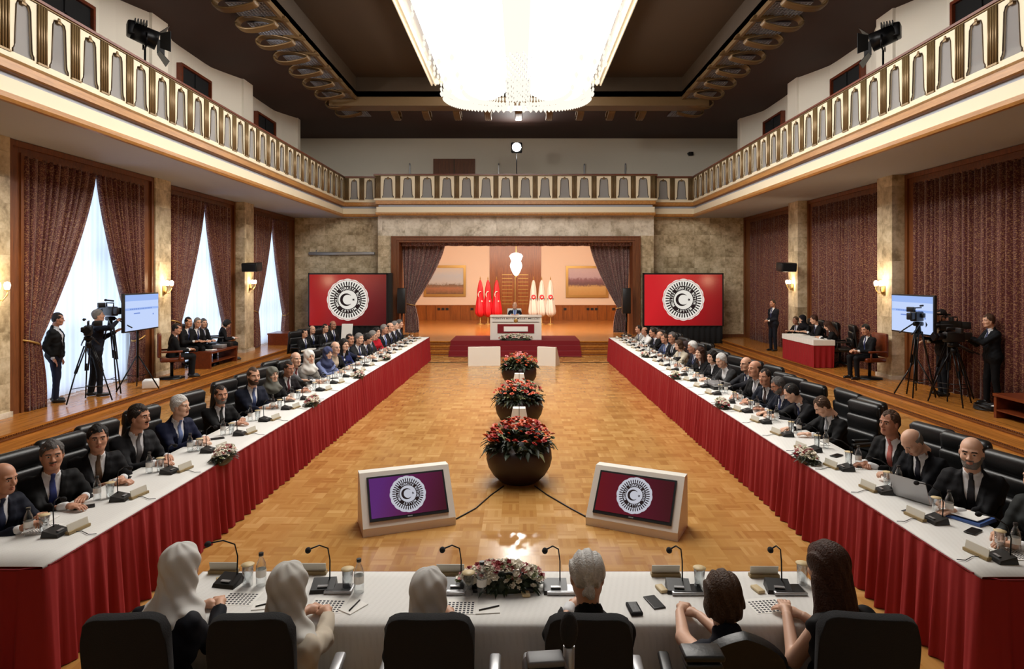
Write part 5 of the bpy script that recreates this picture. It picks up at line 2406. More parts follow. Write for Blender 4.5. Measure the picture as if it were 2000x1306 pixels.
def hair_sdf(P, kind):
    X, Y, Z = P
    wob = 0.0012 * np.sin(X * 210 + Y * 70) + 0.0015 * np.sin(X * 90 - Z * 60 + Y * 50)
    sk = smin(ellp(P, (0, -0.018, 0.034), (0.085, 0.100, 0.094)), ellp(P, (0, -0.022, -0.02), (0.078, 0.078, 0.07)), 0.03) + wob
    if kind in ('short', 'full'):
        thick = 0.0 if kind == 'short' else 0.003
        # hairline: high in the middle of the forehead, down the temples to the sideburns
        line = 0.066 - 7.0 * X * X - 0.55 * np.maximum(0, 0.055 - Y)
        line = np.where(Y < 0.030, np.where(Y > -0.002, -0.022 + 1.2 * np.maximum(0, Y), -0.066), line)
        line = line + 0.003 * np.sin(X * 170) + 0.002 * np.sin(Y * 140 + X * 60)
        keep = line - Z
        part = 0.004 * np.sin((X + 0.02) * 60) * np.clip(Z * 12, 0, 1)
        fluff = 0.0022 * np.sin(X * 150 + Z * 40) * np.sin(Y * 120 - Z * 90)
        return np.maximum(sk + 0.0015 - thick - part + fluff + 0.002 * np.clip((Y - 0.045) * 30, 0, 1), keep * 0.7)
    if kind == 'bald':
        ring = np.maximum(Y - 0.004 - 0.2 * Z, -(Z + 0.066))
        ring = np.maximum(ring, Z - 0.045)
        return np.maximum(sk + 0.001, ring)
    if kind in ('bob', 'long', 'bun'):
        big = smin(ellp(P, (0, -0.016, 0.036), (0.094, 0.108, 0.098)), 1e3 * np.ones_like(X), 0.01)
        if kind == 'bob':
            big = smin(big, ellp(P, (0, -0.022, -0.04), (0.100, 0.094, 0.085)), 0.03)
        if kind == 'long':
            big = smin(big, cap(P, (0, -0.035, -0.03), (0, -0.085, -0.30), 0.090, 0.085), 0.03)
            big = smin(big, cap(P, (-0.06, -0.02, -0.05), (-0.085, -0.03, -0.22), 0.04, 0.03), 0.02)
            big = smin(big, cap(P, (0.06, -0.02, -0.05), (0.085, -0.03, -0.22), 0.04, 0.03), 0.02)
        if kind == 'bun':
            big = smin(big, ellp(P, (0, -0.105, -0.045), (0.034, 0.03, 0.034)), 0.012)
        big = big + 0.004 * np.sin(X * 120 + 4 * np.sin(Z * 12)) + 0.002 * np.sin(X * 230 + Z * 8)
        face = ellp(P, (0, 0.085, -0.03), (0.060, 0.10, 0.098))
        d = np.maximum(big, -face)
        d = np.maximum(d, -np.maximum(np.maximum(Z + 0.09, -(Y - 0.005)), np.abs(X) - 0.055) * -1 if False else -ellp(P, (0, 0.07, -0.22), (0.058, 0.085, 0.16)))
        if kind == 'bob':
            d = np.maximum(d, -(Z + 0.115 - 0.2 * Y))
        if kind == 'bun':
            d = np.maximum(d, -np.maximum(Z + 0.075, Y + 0.06) * 1.0 if False else -(Z + 0.095))
        return d
    raise KeyError(kind)


def scarf_sdf(P, back=True):
    X, Y, Z = P
    fold = 0.0045 * np.sin(6 * np.arctan2(X, -(Y + 0.03)) + Z * 55 + X * 20) * np.clip(0.6 - Z * 5, 0.5, 1) + 0.002 * np.sin(Z * 50 - X * 60 + Y * 30)
    d = ellp(P, (0, -0.012, 0.030), (0.094, 0.112, 0.102))
    d = smin(d, ellp(P, (0, -0.01, -0.06), (0.080, 0.092, 0.075)), 0.04)
    d = smin(d, cap(P, (0, -0.02, -0.09), (0, -0.03, -0.19), 0.085, 0.122), 0.04)
    # shoulders drape and back fall
    d = smin(d, ellp(P, (0, -0.040, -0.240), (0.172, 0.128, 0.085)), 0.05)
    d = smin(d, ellp(P, (0, -0.125, -0.29), (0.10, 0.055, 0.11)), 0.05)
    d = d + fold
    face = ellp(P, (0, 0.115, -0.028), (0.056, 0.095, 0.078))
    return np.maximum(d, -face)


def hair_mesh(kind, h):
    def make():
        if kind == 'scarf':
            return surfnet(lambda X, Y, Z: scarf_sdf((X, Y, Z)), (-0.20, -0.21, -0.42), (0.20, 0.13, 0.15), h)
        lo = (-0.14, -0.17, -0.42) if kind == 'long' else (-0.12, -0.155, -0.15)
        return surfnet(lambda X, Y, Z: hair_sdf((X, Y, Z), kind), lo, (0.14, 0.12, 0.15), h)
    return cached(('hair', kind, h), make)


# ---------------------------------------------------------------- hand (right hand, palm down, fingers along +y, thumb towards -x)
def hand_mesh(kind, h):
    def make():
        curl = {'rest': 0.35, 'fist': 1.25, 'hold': 0.9}[kind]

        def f(X, Y, Z):
            P = (X, Y, Z)
            d = cap(P, (0.0, -0.03, 0), (0.0, 0.02, 0), 0.026)
            d = smin(d, cap(P, (0.026, 0.035, -0.002), (-0.024, 0.040, 0), 0.0155), 0.03)
            d = smin(d, cap(P, (0.020, 0.070, 0.0), (-0.024, 0.075, 0.002), 0.0135), 0.022)
            for x, L in ((-0.030, 0.070), (-0.010, 0.078), (0.010, 0.073), (0.028, 0.058)):
                a = 0.0
                p = np.array((x, 0.082, 0.001))
                for k, (fr, r) in enumerate(((0.45, 0.0088), (0.30, 0.0082), (0.25, 0.0074))):
                    a += curl * (0.55 if k == 0 else 0.9)
                    q = p + L * fr * np.array((x * 0.5, math.cos(a), -math.sin(a)))
                    d = smin(d, cap(P, p, q, r + 0.0006, r), 0.005)
                    p = q
            # thumb leaves the side of the palm
            d = smin(d, cap(P, (-0.024, 0.012, -0.006), (-0.048, 0.045, -0.012), 0.0125, 0.0105), 0.012)
            d = smin(d, cap(P, (-0.048, 0.045, -0.012), (-0.046, 0.075, -0.016 - 0.01 * curl), 0.010, 0.0085), 0.005)
            return d
        return surfnet(f, (-0.075, -0.065, -0.10), (0.06, 0.18, 0.035), h)
    return cached(('hand', kind, h), make)


# ---------------------------------------------------------------- torso frame geometry
def torso_parts(P, k, female, g=0.0, arms=None, sleeves=True):
    """k: girth factor, g: growth"""
    w = 0.90 if female else 1.0
    d = cap(P, (-0.09 * w, 0, 0.0), (0.09 * w, 0, 0.0), 0.125 * k + g)
    d = smin(d, cap(P, (-0.062 * w, 0.01, 0.16), (0.062 * w, 0.01, 0.16), (0.108 if female else 0.116) * k + g), 0.07)
    d = smin(d, cap(P, (-0.088 * w, 0.006, 0.33), (0.088 * w, 0.006, 0.33), 0.112 * k + g), 0.07)
    d = smin(d, cap(P, (-0.152 * w, -0.012, 0.435), (0.152 * w, -0.012, 0.435), 0.060 + g), 0.06)
    d = smin(d, cap(P, (0, -0.015, 0.45), (0, -0.008, 0.525), 0.080 + g, 0.068 + g), 0.05)
    if arms is not None and sleeves:
        for (S, E, Wp) in arms:
            d = smin(d, cap(P, S, E, 0.066 * (0.85 if female else 1) + g, 0.052 + g), 0.03)
            d = smin(d, cap(P, E, Wp, 0.052 + g, 0.036 + g), 0.02)
    return d


def ik(S, T, l1=0.285, l2=0.255, pole=(0.4, -0.6, -0.7)):
    S, T = np.array(S, float), np.array(T, float)
    d = T - S
    L = np.linalg.norm(d)
    mx = (l1 + l2) * 0.985
    if L > mx:
        T = S + d / L * mx
        d = T - S
        L = mx
    L = max(L, 0.12)
    u = d / np.linalg.norm(d)
    a = (l1 * l1 - l2 * l2 + L * L) / (2 * L)
    h = math.sqrt(max(1e-4, l1 * l1 - a * a))
    p = np.array(pole, float)
    p = p - u * (p @ u)
    p /= np.linalg.norm(p)
    E = S + u * a + p * h
    return tuple(S), tuple(E), tuple(T)


OUTFIT = {
    'suit': dict(v=0.20, vs=0.20, tie=True, lapel=True),
    'suit_open': dict(v=0.10, vs=0.26, tie=False, lapel=True),
    'coat': dict(v=0.34, vs=0.22, tie=False, lapel=True),
    'blouse': dict(v=0.47, vs=0.3, tie=False, lapel=False),
    'sleeveless': dict(v=0.47, vs=0.3, tie=False, lapel=False, sleeves=False),
}


def rkey(*a):
    out = []
    for x in a:
        if isinstance(x, (tuple, list, np.ndarray)):
            out.append(rkey(*x))
        elif isinstance(x, float):
            out.append(round(x, 2))
        else:
            out.append(x)
    return tuple(out)


def clothes(kind, female, girth, arms, h):
    """returns dict of (V,Q) for jacket, shirt, tie in torso frame"""
    of = OUTFIT[kind]

    def make():
        A = arms
        lo = np.min([np.min([p for a in A for p in a], axis=0) - 0.10, (-0.26, -0.19, -0.14)], axis=0)
        hi = np.max([np.max([p for a in A for p in a], axis=0) + 0.10, (0.26, 0.20, 0.58)], axis=0)
        v, vs = of['v'], of['vs']
        out = {}

        def jacket(X, Y, Z):
            P = (X, Y, Z)
            d = torso_parts(P, girth, female, 0.0, A, of.get('sleeves', True))
            # cloth folds at elbows and belly
            d = d + 0.0035 * np.sin(Z * 75 + X * 22) * np.sin(X * 30 + Y * 41) + 0.0025 * np.sin(X * 90 + Z * 33)
            vee = np.minimum(np.minimum(Z - v, (0.010 + (Z - v) * vs) - np.abs(X)), Y - 0.0)
            if of['lapel']:
                edge = np.abs(np.abs(X) - (0.035 + (Z - v) * vs))
                lp = (edge < 0.026) & (Z > v - 0.01) & (Z < 0.50) & (Y > 0.03)
                d = np.where(lp, d - 0.006, d)
            d = np.maximum(d, vee)
            neck = cap(P, (0, 0.0, 0.50), (0, 0.025, 0.62), 0.061 if of['lapel'] else 0.0575)
            d = np.maximum(d, -neck)
            # open cuffs at the wrists
            for (S, E, Wp) in A:
                W_, E_ = np.array(Wp), np.array(E)
                u = (W_ - E_) / np.linalg.norm(W_ - E_)
                c = W_ - u * 0.012
                d = np.maximum(d, np.where(cap(P, Wp, tuple(W_ + u * 0.1), 0.09) < 0, (X - c[0]) * u[0] + (Y - c[1]) * u[1] + (Z - c[2]) * u[2], -1))
            return d
        out['jacket'] = surfnet(jacket, lo, hi, h)

        def shirt(X, Y, Z):
            P = (X, Y, Z)
            d = torso_parts(P, girth, female, -0.011)
            d = np.maximum(d, 0.05 - Z)
            col = np.maximum(cap(P, (0, -0.002, 0.485), (0, 0.012, 0.535), 0.069, 0.066), Z - 0.553 + 0.35 * Y)
            d = np.minimum(d, col)
            d = np.maximum(d, -cap(P, (0, 0.0, 0.52), (0, 0.02, 0.62), 0.058))
            for (S, E, Wp) in A:
                W_, E_ = np.array(Wp), np.array(E)
                u = (W_ - E_) / np.linalg.norm(W_ - E_)
                d = np.minimum(d, cap(P, tuple(W_ - u * 0.05), tuple(W_ + u * 0.006), 0.034))
            return d
        if of.get('sleeves', True):
            out['shirt'] = surfnet(shirt, lo, (hi[0], hi[1], 0.60), max(h, 0.009) if h > 0.012 else h)
        if of['tie']:
            def tie(X, Y, Z):
                P = (X, Y, Z)
                d = torso_parts(P, girth, female, -0.002)
                col = cap(P, (0, -0.002, 0.485), (0, 0.012, 0.535), 0.077, 0.074)
                d = np.minimum(d, np.maximum(col, Z - 0.535))
                wz = np.where(Z > 0.475, 0.018 - (0.535 - Z) * 0.06, 0.020 + (0.475 - Z) * 0.06)
                wz = np.minimum(wz, 0.040)
                d = np.maximum(d, np.abs(X) - wz)
                d = np.maximum(d, v - 0.01 - Z)
                d = np.maximum(d, 0.02 - Y)
                return np.maximum(d, -torso_parts(P, girth, female, -0.022))
            out['tie'] = surfnet(tie, (-0.06, 0.0, v - 0.03), (0.06, 0.20, 0.56), min(h, 0.009))
        return out
    return cached(('cloth',) + rkey(kind, female, girth, arms, h), make)


def legs_pose(seated, female, stance=0.0):
    if seated:
        L = []
        for s in (-1, 1):
            L.append(((s * 0.09, 0.02, 0.50), (s * 0.12, 0.44, 0.50), (s * 0.12, 0.42, 0.09)))
        return L
    L = []
    for s in (-1, 1):
        L.append(((s * 0.085, 0.0, 0.92), (s * 0.10, 0.03 + s * stance * 0.5, 0.50), (s * 0.11, s * stance, 0.09)))
    return L


def trousers_mesh(seated, stance, h):
    def make():
        L = legs_pose(seated, False, stance)
        zt = 0.60 if seated else 1.0

        def f(X, Y, Z):
            P = (X, Y, Z)
            d = cap(P, (-0.085, 0, zt - 0.10), (0.085, 0, zt - 0.10), 0.118)
            for (a, b, c) in L:
                d = smin(d, cap(P, a, b, 0.090, 0.064), 0.03)
                d = smin(d, cap(P, b, c, 0.064, 0.052), 0.02)
            d = d + 0.003 * np.sin(Z * 60 + X * 30) * np.sin(Y * 50 + X * 20)
            return d
        return surfnet(f, (-0.24, -0.16, 0.03), (0.24, 0.56 if seated else 0.22, zt + 0.05), h)
    return cached(('trousers', seated, stance, h), make)


def shoes_mesh(seated, stance, h):
    def make():
        L = legs_pose(seated, False, stance)

        def f(X, Y, Z):
            P = (X, Y, Z)
            d = 9.0
            for (a, b, c) in L:
                q = cap(P, (c[0], c[1] - 0.03, 0.045), (c[0] * 1.1, c[1] + 0.14, 0.032), 0.042, 0.034)
                q = smin(q, cap(P, (c[0], c[1], 0.05), (c[0], c[1], 0.09), 0.045), 0.02)
                d = np.minimum(d, q)
            return np.maximum(d, 0.004 - Z)
        y = 0.42 if seated else 0
        return surfnet(f, (-0.2, y - 0.25, -0.01), (0.2, y + 0.3, 0.15), h)
    return cached(('shoes', seated, stance, h), make)


def cmat(kind, c, rough=0.75):
    """colour material, one per distinct colour"""
    nm = '%s_%d_%d_%d' % ((kind,) + tuple(c))
    if kind == 'suit':
        c = tuple(v * 0.72 for v in c) if max(c) < 80 else c
    if kind == 'hair':
        return mat(nm, rgb(*c), rough, spec=0.3, var=(55, 0.45), bump=(110, 1.0)).name
    return mat(nm, rgb(*c), rough, spec=0.2 if kind in ('suit', 'knit') else 0.5).name


SKIN = {'a': (206, 158, 130), 'b': (190, 138, 110), 'c': (216, 172, 146), 'd': (170, 118, 92)}
HAIRC = {'black': (24, 20, 18), 'dark': (40, 30, 24), 'brown': (70, 48, 32), 'grey': (124, 120, 116), 'white': (206, 204, 200), 'salt': (84, 80, 78), 'auburn': (62, 34, 20), 'blond': (120, 92, 60)}
mat('eye_white', rgb(196, 188, 180), 0.3)
mat('eye_iris', rgb(40, 28, 20), 0.2)
n_people = 0


def person(label, root, rz, head_rz=None, pitch=0.0, lean=0.2, seated=True, outfit='suit', female=False,
           suit=(24, 24, 28), shirt=(226, 226, 228), tie=(40, 50, 90), trousers=None, skin='a', hair='short', hairc='black',
           beard=None, moustache=None, scarf=None, hands=None, hand='rest', girth=1.0, res=None, scale=1.0, glasses=False,
           stance=0.0, group=None, z0=0.0, roll=0.0, tiestripe=False):
    """root: (x,y) of the pelvis; hands: two world targets (right, left) or local if 'L' given"""
    global n_people
    n_people += 1
    x, y = root
    dist = math.hypot(x, y)
    if res is None:
        res = 0.011 if dist < 9 else (0.014 if dist < 14 else 0.019)
    hres = 0.0042 if dist < 9 else (0.0055 if dist < 13.5 else 0.0075)
    dres = 0.005 if dist < 10 else (0.007 if dist < 14 else 0.009)
    Lz = 0.50 if seated else 0.94
    head_rz = rz if head_rz is None else head_rz
    # torso frame -> person frame
    cl, sl = math.cos(lean), math.sin(lean)
    Rt = np.array([[1, 0, 0], [0, cl, sl], [0, -sl, cl]])     # rotate forward (towards +y) about x
    org = np.array((0, 0, Lz))
    Rz = rotm(0, 0, rz)
    sh = 0.165 if not female else 0.148
    arms = []
    if hands is None:
        hands = [('L', (0.2, 0.02, Lz - 0.06)), ('L', (-0.2, 0.02, Lz - 0.06))]
    for s, t in zip((1, -1), hands):
        if t[0] == 'L':
            loc = np.array(t[1], float)
        else:
            loc = (Rz.T @ (np.array(t, float) - np.array((x, y, z0)))) / scale
        T = Rt.T @ (loc - org)
        T = np.round(T, 2)
        pole = (s * 0.5, -0.5, -0.75) if seated else (s * 0.35, -0.8, -0.5)
        arms.append(ik((s * sh, -0.012, 0.425), T, pole=pole))
    cl_m = clothes(outfit, female, girth, arms, res)
    of = OUTFIT[outfit]
    # body mesh: coarse torso + neck + limbs, head, hands
    def body():
        def f(X, Y, Z):
            P = (X, Y, Z)
            d = torso_parts(P, girth, female, -0.03)
            d = smin(d, cap(P, (0, -0.004, 0.46), (0, 0.016, 0.615), 0.056, 0.052), 0.02)
            for (S, E, Wp) in arms:
                g = 0.028 if of.get('sleeves', True) else 0.043
                d = smin(d, cap(P, S, E, g + 0.004, g - 0.004), 0.02)
                d = smin(d, cap(P, E, Wp, g - 0.004, 0.026), 0.02)
            return d
        lo = np.min([np.min([p for a in arms for p in a], axis=0) - 0.06, (-0.22, -0.17, -0.12)], axis=0)
        hi = np.max([np.max([p for a in arms for p in a], axis=0) + 0.06, (0.22, 0.16, 0.66)], axis=0)
        return surfnet(f, lo, hi, max(res * 0.85, 0.009))
    bV, bQ = cached(('body',) + rkey(female, girth, arms, res, of.get('sleeves', True)), body)
    toP = lambda V: (V @ Rt.T + org)
    Vs, Qs, Ms = [toP(bV)], [bQ], [np.zeros(len(bQ), int)]
    n = len(bV)
    hV, hQ, hM = head_mesh(hres)
    piv = toP(np.array([[0, 0.005, 0.59]]))[0]
    rel = head_rz - rz
    Rh = rotm(0, 0, rel) @ rotm(-pitch, 0, 0) @ rotm(0, roll, 0)
    hoff = np.array((0, 0.035, 0.092))
    toH = lambda V: ((V + hoff) @ Rh.T + piv)
    Vs.append(toH(hV))
    Qs.append(hQ + n)
    Ms.append(hM)
    n += len(hV)
    for s, (S, E, Wp) in zip((1, -1), arms):
        V, Q = hand_mesh(hand, dres)
        V = V * np.array((s, 1, 1)) * (0.9 if female else 1.0)
        if s < 0:
            Q = Q[:, ::-1]
        e, w = toP(np.array([E]))[0], toP(np.array([Wp]))[0]
        d = w - e
        if seated and hand != 'hold':
            d = d * np.array((1, 1, 0.25))
        if hand == 'fist':
            d = d / np.linalg.norm(d) + np.array((-s * 0.5, 0.25, 0))
        d /= np.linalg.norm(d)
        up = np.array((0, 0, 1.0)) if abs(d[2]) < 0.9 else np.array((s * 1.0, 0, 0))
        xa = np.cross(d, up)
        xa /= np.linalg.norm(xa)
        za = np.cross(xa, d)
        R = np.stack([xa, d, za], 1)
        Vs.append((V + np.array((0, 0.035, 0))) @ R.T + w)
        Qs.append(Q + n)
        Ms.append(np.zeros(len(Q), int))
        n += len(V)
    # simple lower-leg skin core so that the body is whole under the clothes
    lV, lQ = cached(('legs', seated, stance), lambda: surfnet(lambda X, Y, Z: np.minimum.reduce(
        [np.minimum(cap((X, Y, Z), a, b, 0.06, 0.045), cap((X, Y, Z), b, c, 0.045, 0.035)) for (a, b, c) in legs_pose(seated, female, stance)]),
        (-0.22, -0.16, 0.02), (0.22, 0.56 if seated else 0.2, 0.6 if seated else 1.0), 0.02))
    Vs.append(lV)
    Qs.append(lQ + n)
    Ms.append(np.zeros(len(lQ), int))
    sk = cmat('skin', SKIN[skin], 0.5)
    hc = cmat('hair', HAIRC[hairc], 0.6)
    bc = cmat('hair', HAIRC[beard], 0.8) if beard else sk
    mc = cmat('hair', HAIRC[moustache], 0.8) if moustache else (bc if beard else sk)
    lip = cmat('lip', tuple(int(c * k) for c, k in zip(SKIN[skin], (0.88, 0.74, 0.72))), 0.5)
    brow = hc if not scarf else cmat('hair', HAIRC['dark'], 0.6)
    me = mesh_from('person', np.vstack(Vs), np.vstack(Qs), [sk, brow, 'eye_white', 'eye_iris', lip, bc, mc], np.concatenate(Ms))
    o = add_obj('person', me, None, (x, y, z0), (0, 0, rz))
    o.scale = (scale,) * 3
    tag(o, label, 'person', group)

    def child(name, V, Q, m, key=None):
        if not len(V):
            return None
        k = ('mesh', key)
        if key is not None and k in _MC:
            me = _MC[k]
        else:
            me = mesh_from(name, V, Q, [m])
            if key is not None:
                _MC[k] = me
        c = add_obj(name, me, o)
        if key is not None:
            c.material_slots[0].link = 'OBJECT'
            c.material_slots[0].material = MATS[m]
        return c
    ck = rkey(outfit, female, girth, arms, res, lean, Lz)
    jn = {'suit': 'jacket', 'suit_open': 'jacket', 'coat': 'coat', 'blouse': 'blouse', 'sleeveless': 'dress'}[outfit]
    child(jn, toP(cl_m['jacket'][0]), cl_m['jacket'][1], cmat('suit', suit, 0.75), ('j',) + ck)
    if 'shirt' in cl_m and of['lapel']:
        child('shirt', toP(cl_m['shirt'][0]), cl_m['shirt'][1], cmat('shirt', shirt, 0.7), ('s',) + ck)
    if 'tie' in cl_m:
        child('tie', toP(cl_m['tie'][0]), cl_m['tie'][1], cmat('tie', tie, 0.5), ('t',) + ck)
    lr = 0.013 if dist < 9 else 0.02
    tV, tQ = trousers_mesh(seated, stance, lr)
    child('trousers', tV, tQ, cmat('suit', trousers or suit, 0.75), ('tr', seated, stance, lr))
    sV, sQ = shoes_mesh(seated, stance, 0.012)
    child('shoes', sV, sQ, 'black_leather', ('sh', seated, stance))
    if scarf:
        V, Q = hair_mesh('scarf', 0.0065 if dist < 9 else 0.010)
        child('headscarf', toH(V), Q, cmat('knit', scarf, 0.85))
    elif hair:
        V, Q = hair_mesh(hair, 0.005 if dist < 9 else 0.008)
        child('hair', toH(V), Q, hc)
    if glasses:
        mb = MB()
        for s in (-1, 1):
            pts = [(s * 0.031 + 0.021 * math.cos(t), 0.091 - 0.004 * abs(math.cos(t)), -0.002 + 0.016 * math.sin(t)) for t in np.linspace(0, 2 * PI, 13)[:-1]]
            mb.tube(pts, 0.0018, 0, 5, closed=True)
            mb.tube([(s * 0.052, 0.088, 0.002), (s * 0.080, 0.06, 0.002), (s * 0.084, -0.005, 0.0)], 0.0018, 0, 5)
        mb.tube([(-0.01, 0.093, 0.003), (0.01, 0.093, 0.003)], 0.0018, 0, 5)
        me2 = mesh_from('glasses', toH(np.vstack(mb.V)), mb.F, ['black_plastic'], None, True)
        add_obj('glasses', me2, o)
    return o
# ================================================================ CHAIRS
_CH = {}


def exec_chair(loc, rz, label, group='black leather chairs along the tables', name='office_chair'):
    """black leather conference chair with a bulging head cushion"""
    if 'exec' not in _CH:
        c = empty(name, loc, rz)
        bend = lambda V: V + np.stack([0 * V[:, 0], 0.5 * V[:, 0] ** 2, 0 * V[:, 0]], 1)
        mb = MB()
        mb.rbox((0, 0.02, 0.47), (0.54, 0.52, 0.12), 0.055)
        mb.build('seat', 'black_leather', c)
        mb = MB()
        R = rotm(math.radians(-8))
        for (z, h, t, w) in ((0.66, 0.24, 0.10, 0.50), (0.86, 0.20, 0.09, 0.52)):
            nx = 13
            mb.rbox((0, -0.27 - (z - 0.6) * 0.16, z), (w, t, h), 0.045, R=R, n=5, fn=bend)
        mb.rbox((0, -0.30 - 0.06, 0.80), (0.54, 0.05, 0.62), 0.025, R=R, n=5, fn=bend)
        mb.build('backrest', 'black_leather', c)
        mb = MB()
        mb.rbox((0, -0.335, 1.04), (0.52, 0.13, 0.20), 0.064, R=R, fn=bend)
        mb.build('head_cushion', 'black_leather', c)
        for s in (-1, 1):
            mb = MB()
            mb.rbox((s * 0.30, -0.02, 0.68), (0.07, 0.36, 0.045), 0.02)
            mb.tube([(s * 0.30, 0.12, 0.67), (s * 0.31, 0.14, 0.52), (s * 0.24, 0.06, 0.42)], 0.02, 0, 8)
            mb.tube([(s * 0.30, -0.18, 0.67), (s * 0.28, -0.24, 0.55)], 0.02, 0, 8)
            mb.build('armrest', 'black_plastic', c)
        mb = MB()
        mb.cyl((0, 0, 0.10), (0, 0, 0.42), 0.03)
        for k in range(5):
            a = k * 2 * PI / 5
            mb.tube([(0, 0, 0.12), (0.16 * math.cos(a), 0.16 * math.sin(a), 0.09), (0.28 * math.cos(a), 0.28 * math.sin(a), 0.07)], [0.03, 0.022, 0.018], 0, 6)
            mb.ell((0.28 * math.cos(a), 0.28 * math.sin(a), 0.03), (0.03, 0.03, 0.03), 0, 8, 6)
        mb.build('base', 'black_metal', c)
        _CH['exec'] = c
        first = c
    else:
        first = copy_tree(_CH['exec'])
        first.location = loc
        first.rotation_euler = (0, 0, rz)
    return tag(first, label, 'chair', group)


def front_chair(loc, rz, label, w=0.40, top=1.17, rounded=False):
    c = empty('conference_chair', loc, rz, label, 'chair', 'dark chairs of the near row')
    m = 'black_leather' if rounded else 'black_fabric'
    mb = MB()
    mb.rbox((0, 0.05, 0.48), (0.50, 0.50, 0.10), 0.045)
    mb.build('seat', m, c)
    mb = MB()
    bend = lambda V: V + np.stack([0 * V[:, 0], 0.45 * V[:, 0] ** 2, 0 * V[:, 0]], 1)
    hgt = top - 0.55
    nx, nz = 17, 15
    P = np.zeros((nx, nz, 3))
    for i in range(nx):
        for j in range(nz):
            u = -1 + 2 * i / (nx - 1)
            v = j / (nz - 1)
            r = 0.10 if not rounded else 0.30
            # rounded upper corners
            x = u * w / 2 * (0.92 + 0.08 * v)
            zt = 0.55 + hgt * v
            cx = max(0, abs(x) - (w / 2 - r))
            cut = r - math.sqrt(max(0, r * r - cx * cx))
            cut *= (0.8 if not rounded else 0.75)
            zt = 0.55 + (hgt - cut) * v
            P[i, j] = (x, -0.26 - 0.10 * v + 0.5 * x * x, zt)
    mb.sheet(P[::-1], 0, True, thick=0.055)
    o = mb.build('backrest', m, c)
    bv = o.modifiers.new('soft', 'BEVEL')
    bv.width = 0.02
    bv.segments = 3
    bv.limit_method = 'ANGLE'
    bv.angle_limit = math.radians(50)
    for s in (-1, 1):
        mb = MB()
        mb.rbox((s * 0.28, 0.02, 0.69), (0.06, 0.30, 0.035), 0.016)
        mb.tube([(s * 0.28, 0.14, 0.68), (s * 0.28, 0.18, 0.55), (s * 0.24, 0.08, 0.46)], 0.014, 0, 8)
        mb.tube([(s * 0.28, -0.12, 0.68), (s * 0.25, -0.24, 0.60)], 0.014, 0, 8)
        mb.build('armrest', 'silver' if not rounded else 'black_plastic', c)
    mb = MB()
    mb.cyl((0, 0.03, 0.08), (0, 0.03, 0.44), 0.03)
    for k in range(5):
        a = k * 2 * PI / 5 + 0.3
        mb.tube([(0, 0.03, 0.10), (0.28 * math.cos(a), 0.03 + 0.28 * math.sin(a), 0.06)], [0.026, 0.016], 0, 6)
        mb.ell((0.28 * math.cos(a), 0.03 + 0.28 * math.sin(a), 0.028), (0.028, 0.028, 0.028), 0, 8, 6)
    mb.build('base', 'chrome', c)
    return c


# ================================================================ SEATED DELEGATES
def outer_x(side, y):
    (a, b) = (LTO if side < 0 else RTO)
    return a[0] + (b[0] - a[0]) * (y - a[1]) / (b[1] - a[1])


def inner_x(side, y):
    (a, b) = (LT if side < 0 else RT)
    return a[0] + (b[0] - a[0]) * (y - a[1]) / (b[1] - a[1])


def delegate(side, px, py, label, body=0, head=0, pitch=0.0, lean=0.24, reach=0.0, dx=0.14, chair=True, hx=0.10, dyh=0.0, spread=0.12, **kw):
    """side -1 left / +1 right; body, head: degrees turned from the table towards the camera"""
    Y = 10
    for _ in range(5):
        X = outer_x(side, Y) + side * dx
        Y = X * F / (px - XC)
    Zh = H - (py - Y0) * Y / F
    base = -90 if side < 0 else 90
    sg = -1 if side < 0 else 1
    rz = math.radians(base + sg * body)
    hrz = math.radians(base + sg * head)
    fw = np.array((-math.sin(rz), math.cos(rz)))
    nominal = 0.5 + 0.70 * math.cos(lean)
    sc = max(0.92, min(1.05, (Zh + 0.03 * (pitch > 0.2)) / nominal))
    off = (0.70 * math.sin(lean) + 0.03) * sc
    root = np.array((X, Y)) - fw * off
    ex = outer_x(side, Y) - side * (hx)
    cy = Y - 0.10 * math.sin(math.radians(body)) + dyh
    kw.setdefault('hands', None)
    if kw['hands'] is None:
        r = (ex + reach * -side, cy + (-spread if side < 0 else spread), 0.785)
        l = (ex, cy + (spread if side < 0 else -spread), 0.785)
        kw['hands'] = [r, l]
    kw.setdefault('group', 'people seated at the %s table' % ('left' if side < 0 else 'right'))
    desc = kw.pop('desc')
    p = person(label, tuple(root), rz, head_rz=hrz, pitch=pitch, lean=lean, scale=sc, **kw)
    if chair:
        cp = root - np.array((-math.sin(math.radians(base)), math.cos(math.radians(base)))) * 0.06
        exec_chair((cp[0] + side * 0.02, cp[1], 0), math.radians(base + sg * min(body, 14)), 'black leather chair of ' + desc)
    SEATS[side].append((Y, desc))
    return p


SEATS = {-1: [], 1: []}
NAVY, BLACK, CHAR, GREY = (22, 27, 46), (20, 20, 22), (38, 38, 42), (92, 92, 94)
L = lambda *a, **k: delegate(-1, *a, **k)
R = lambda *a, **k: delegate(1, *a, **k)

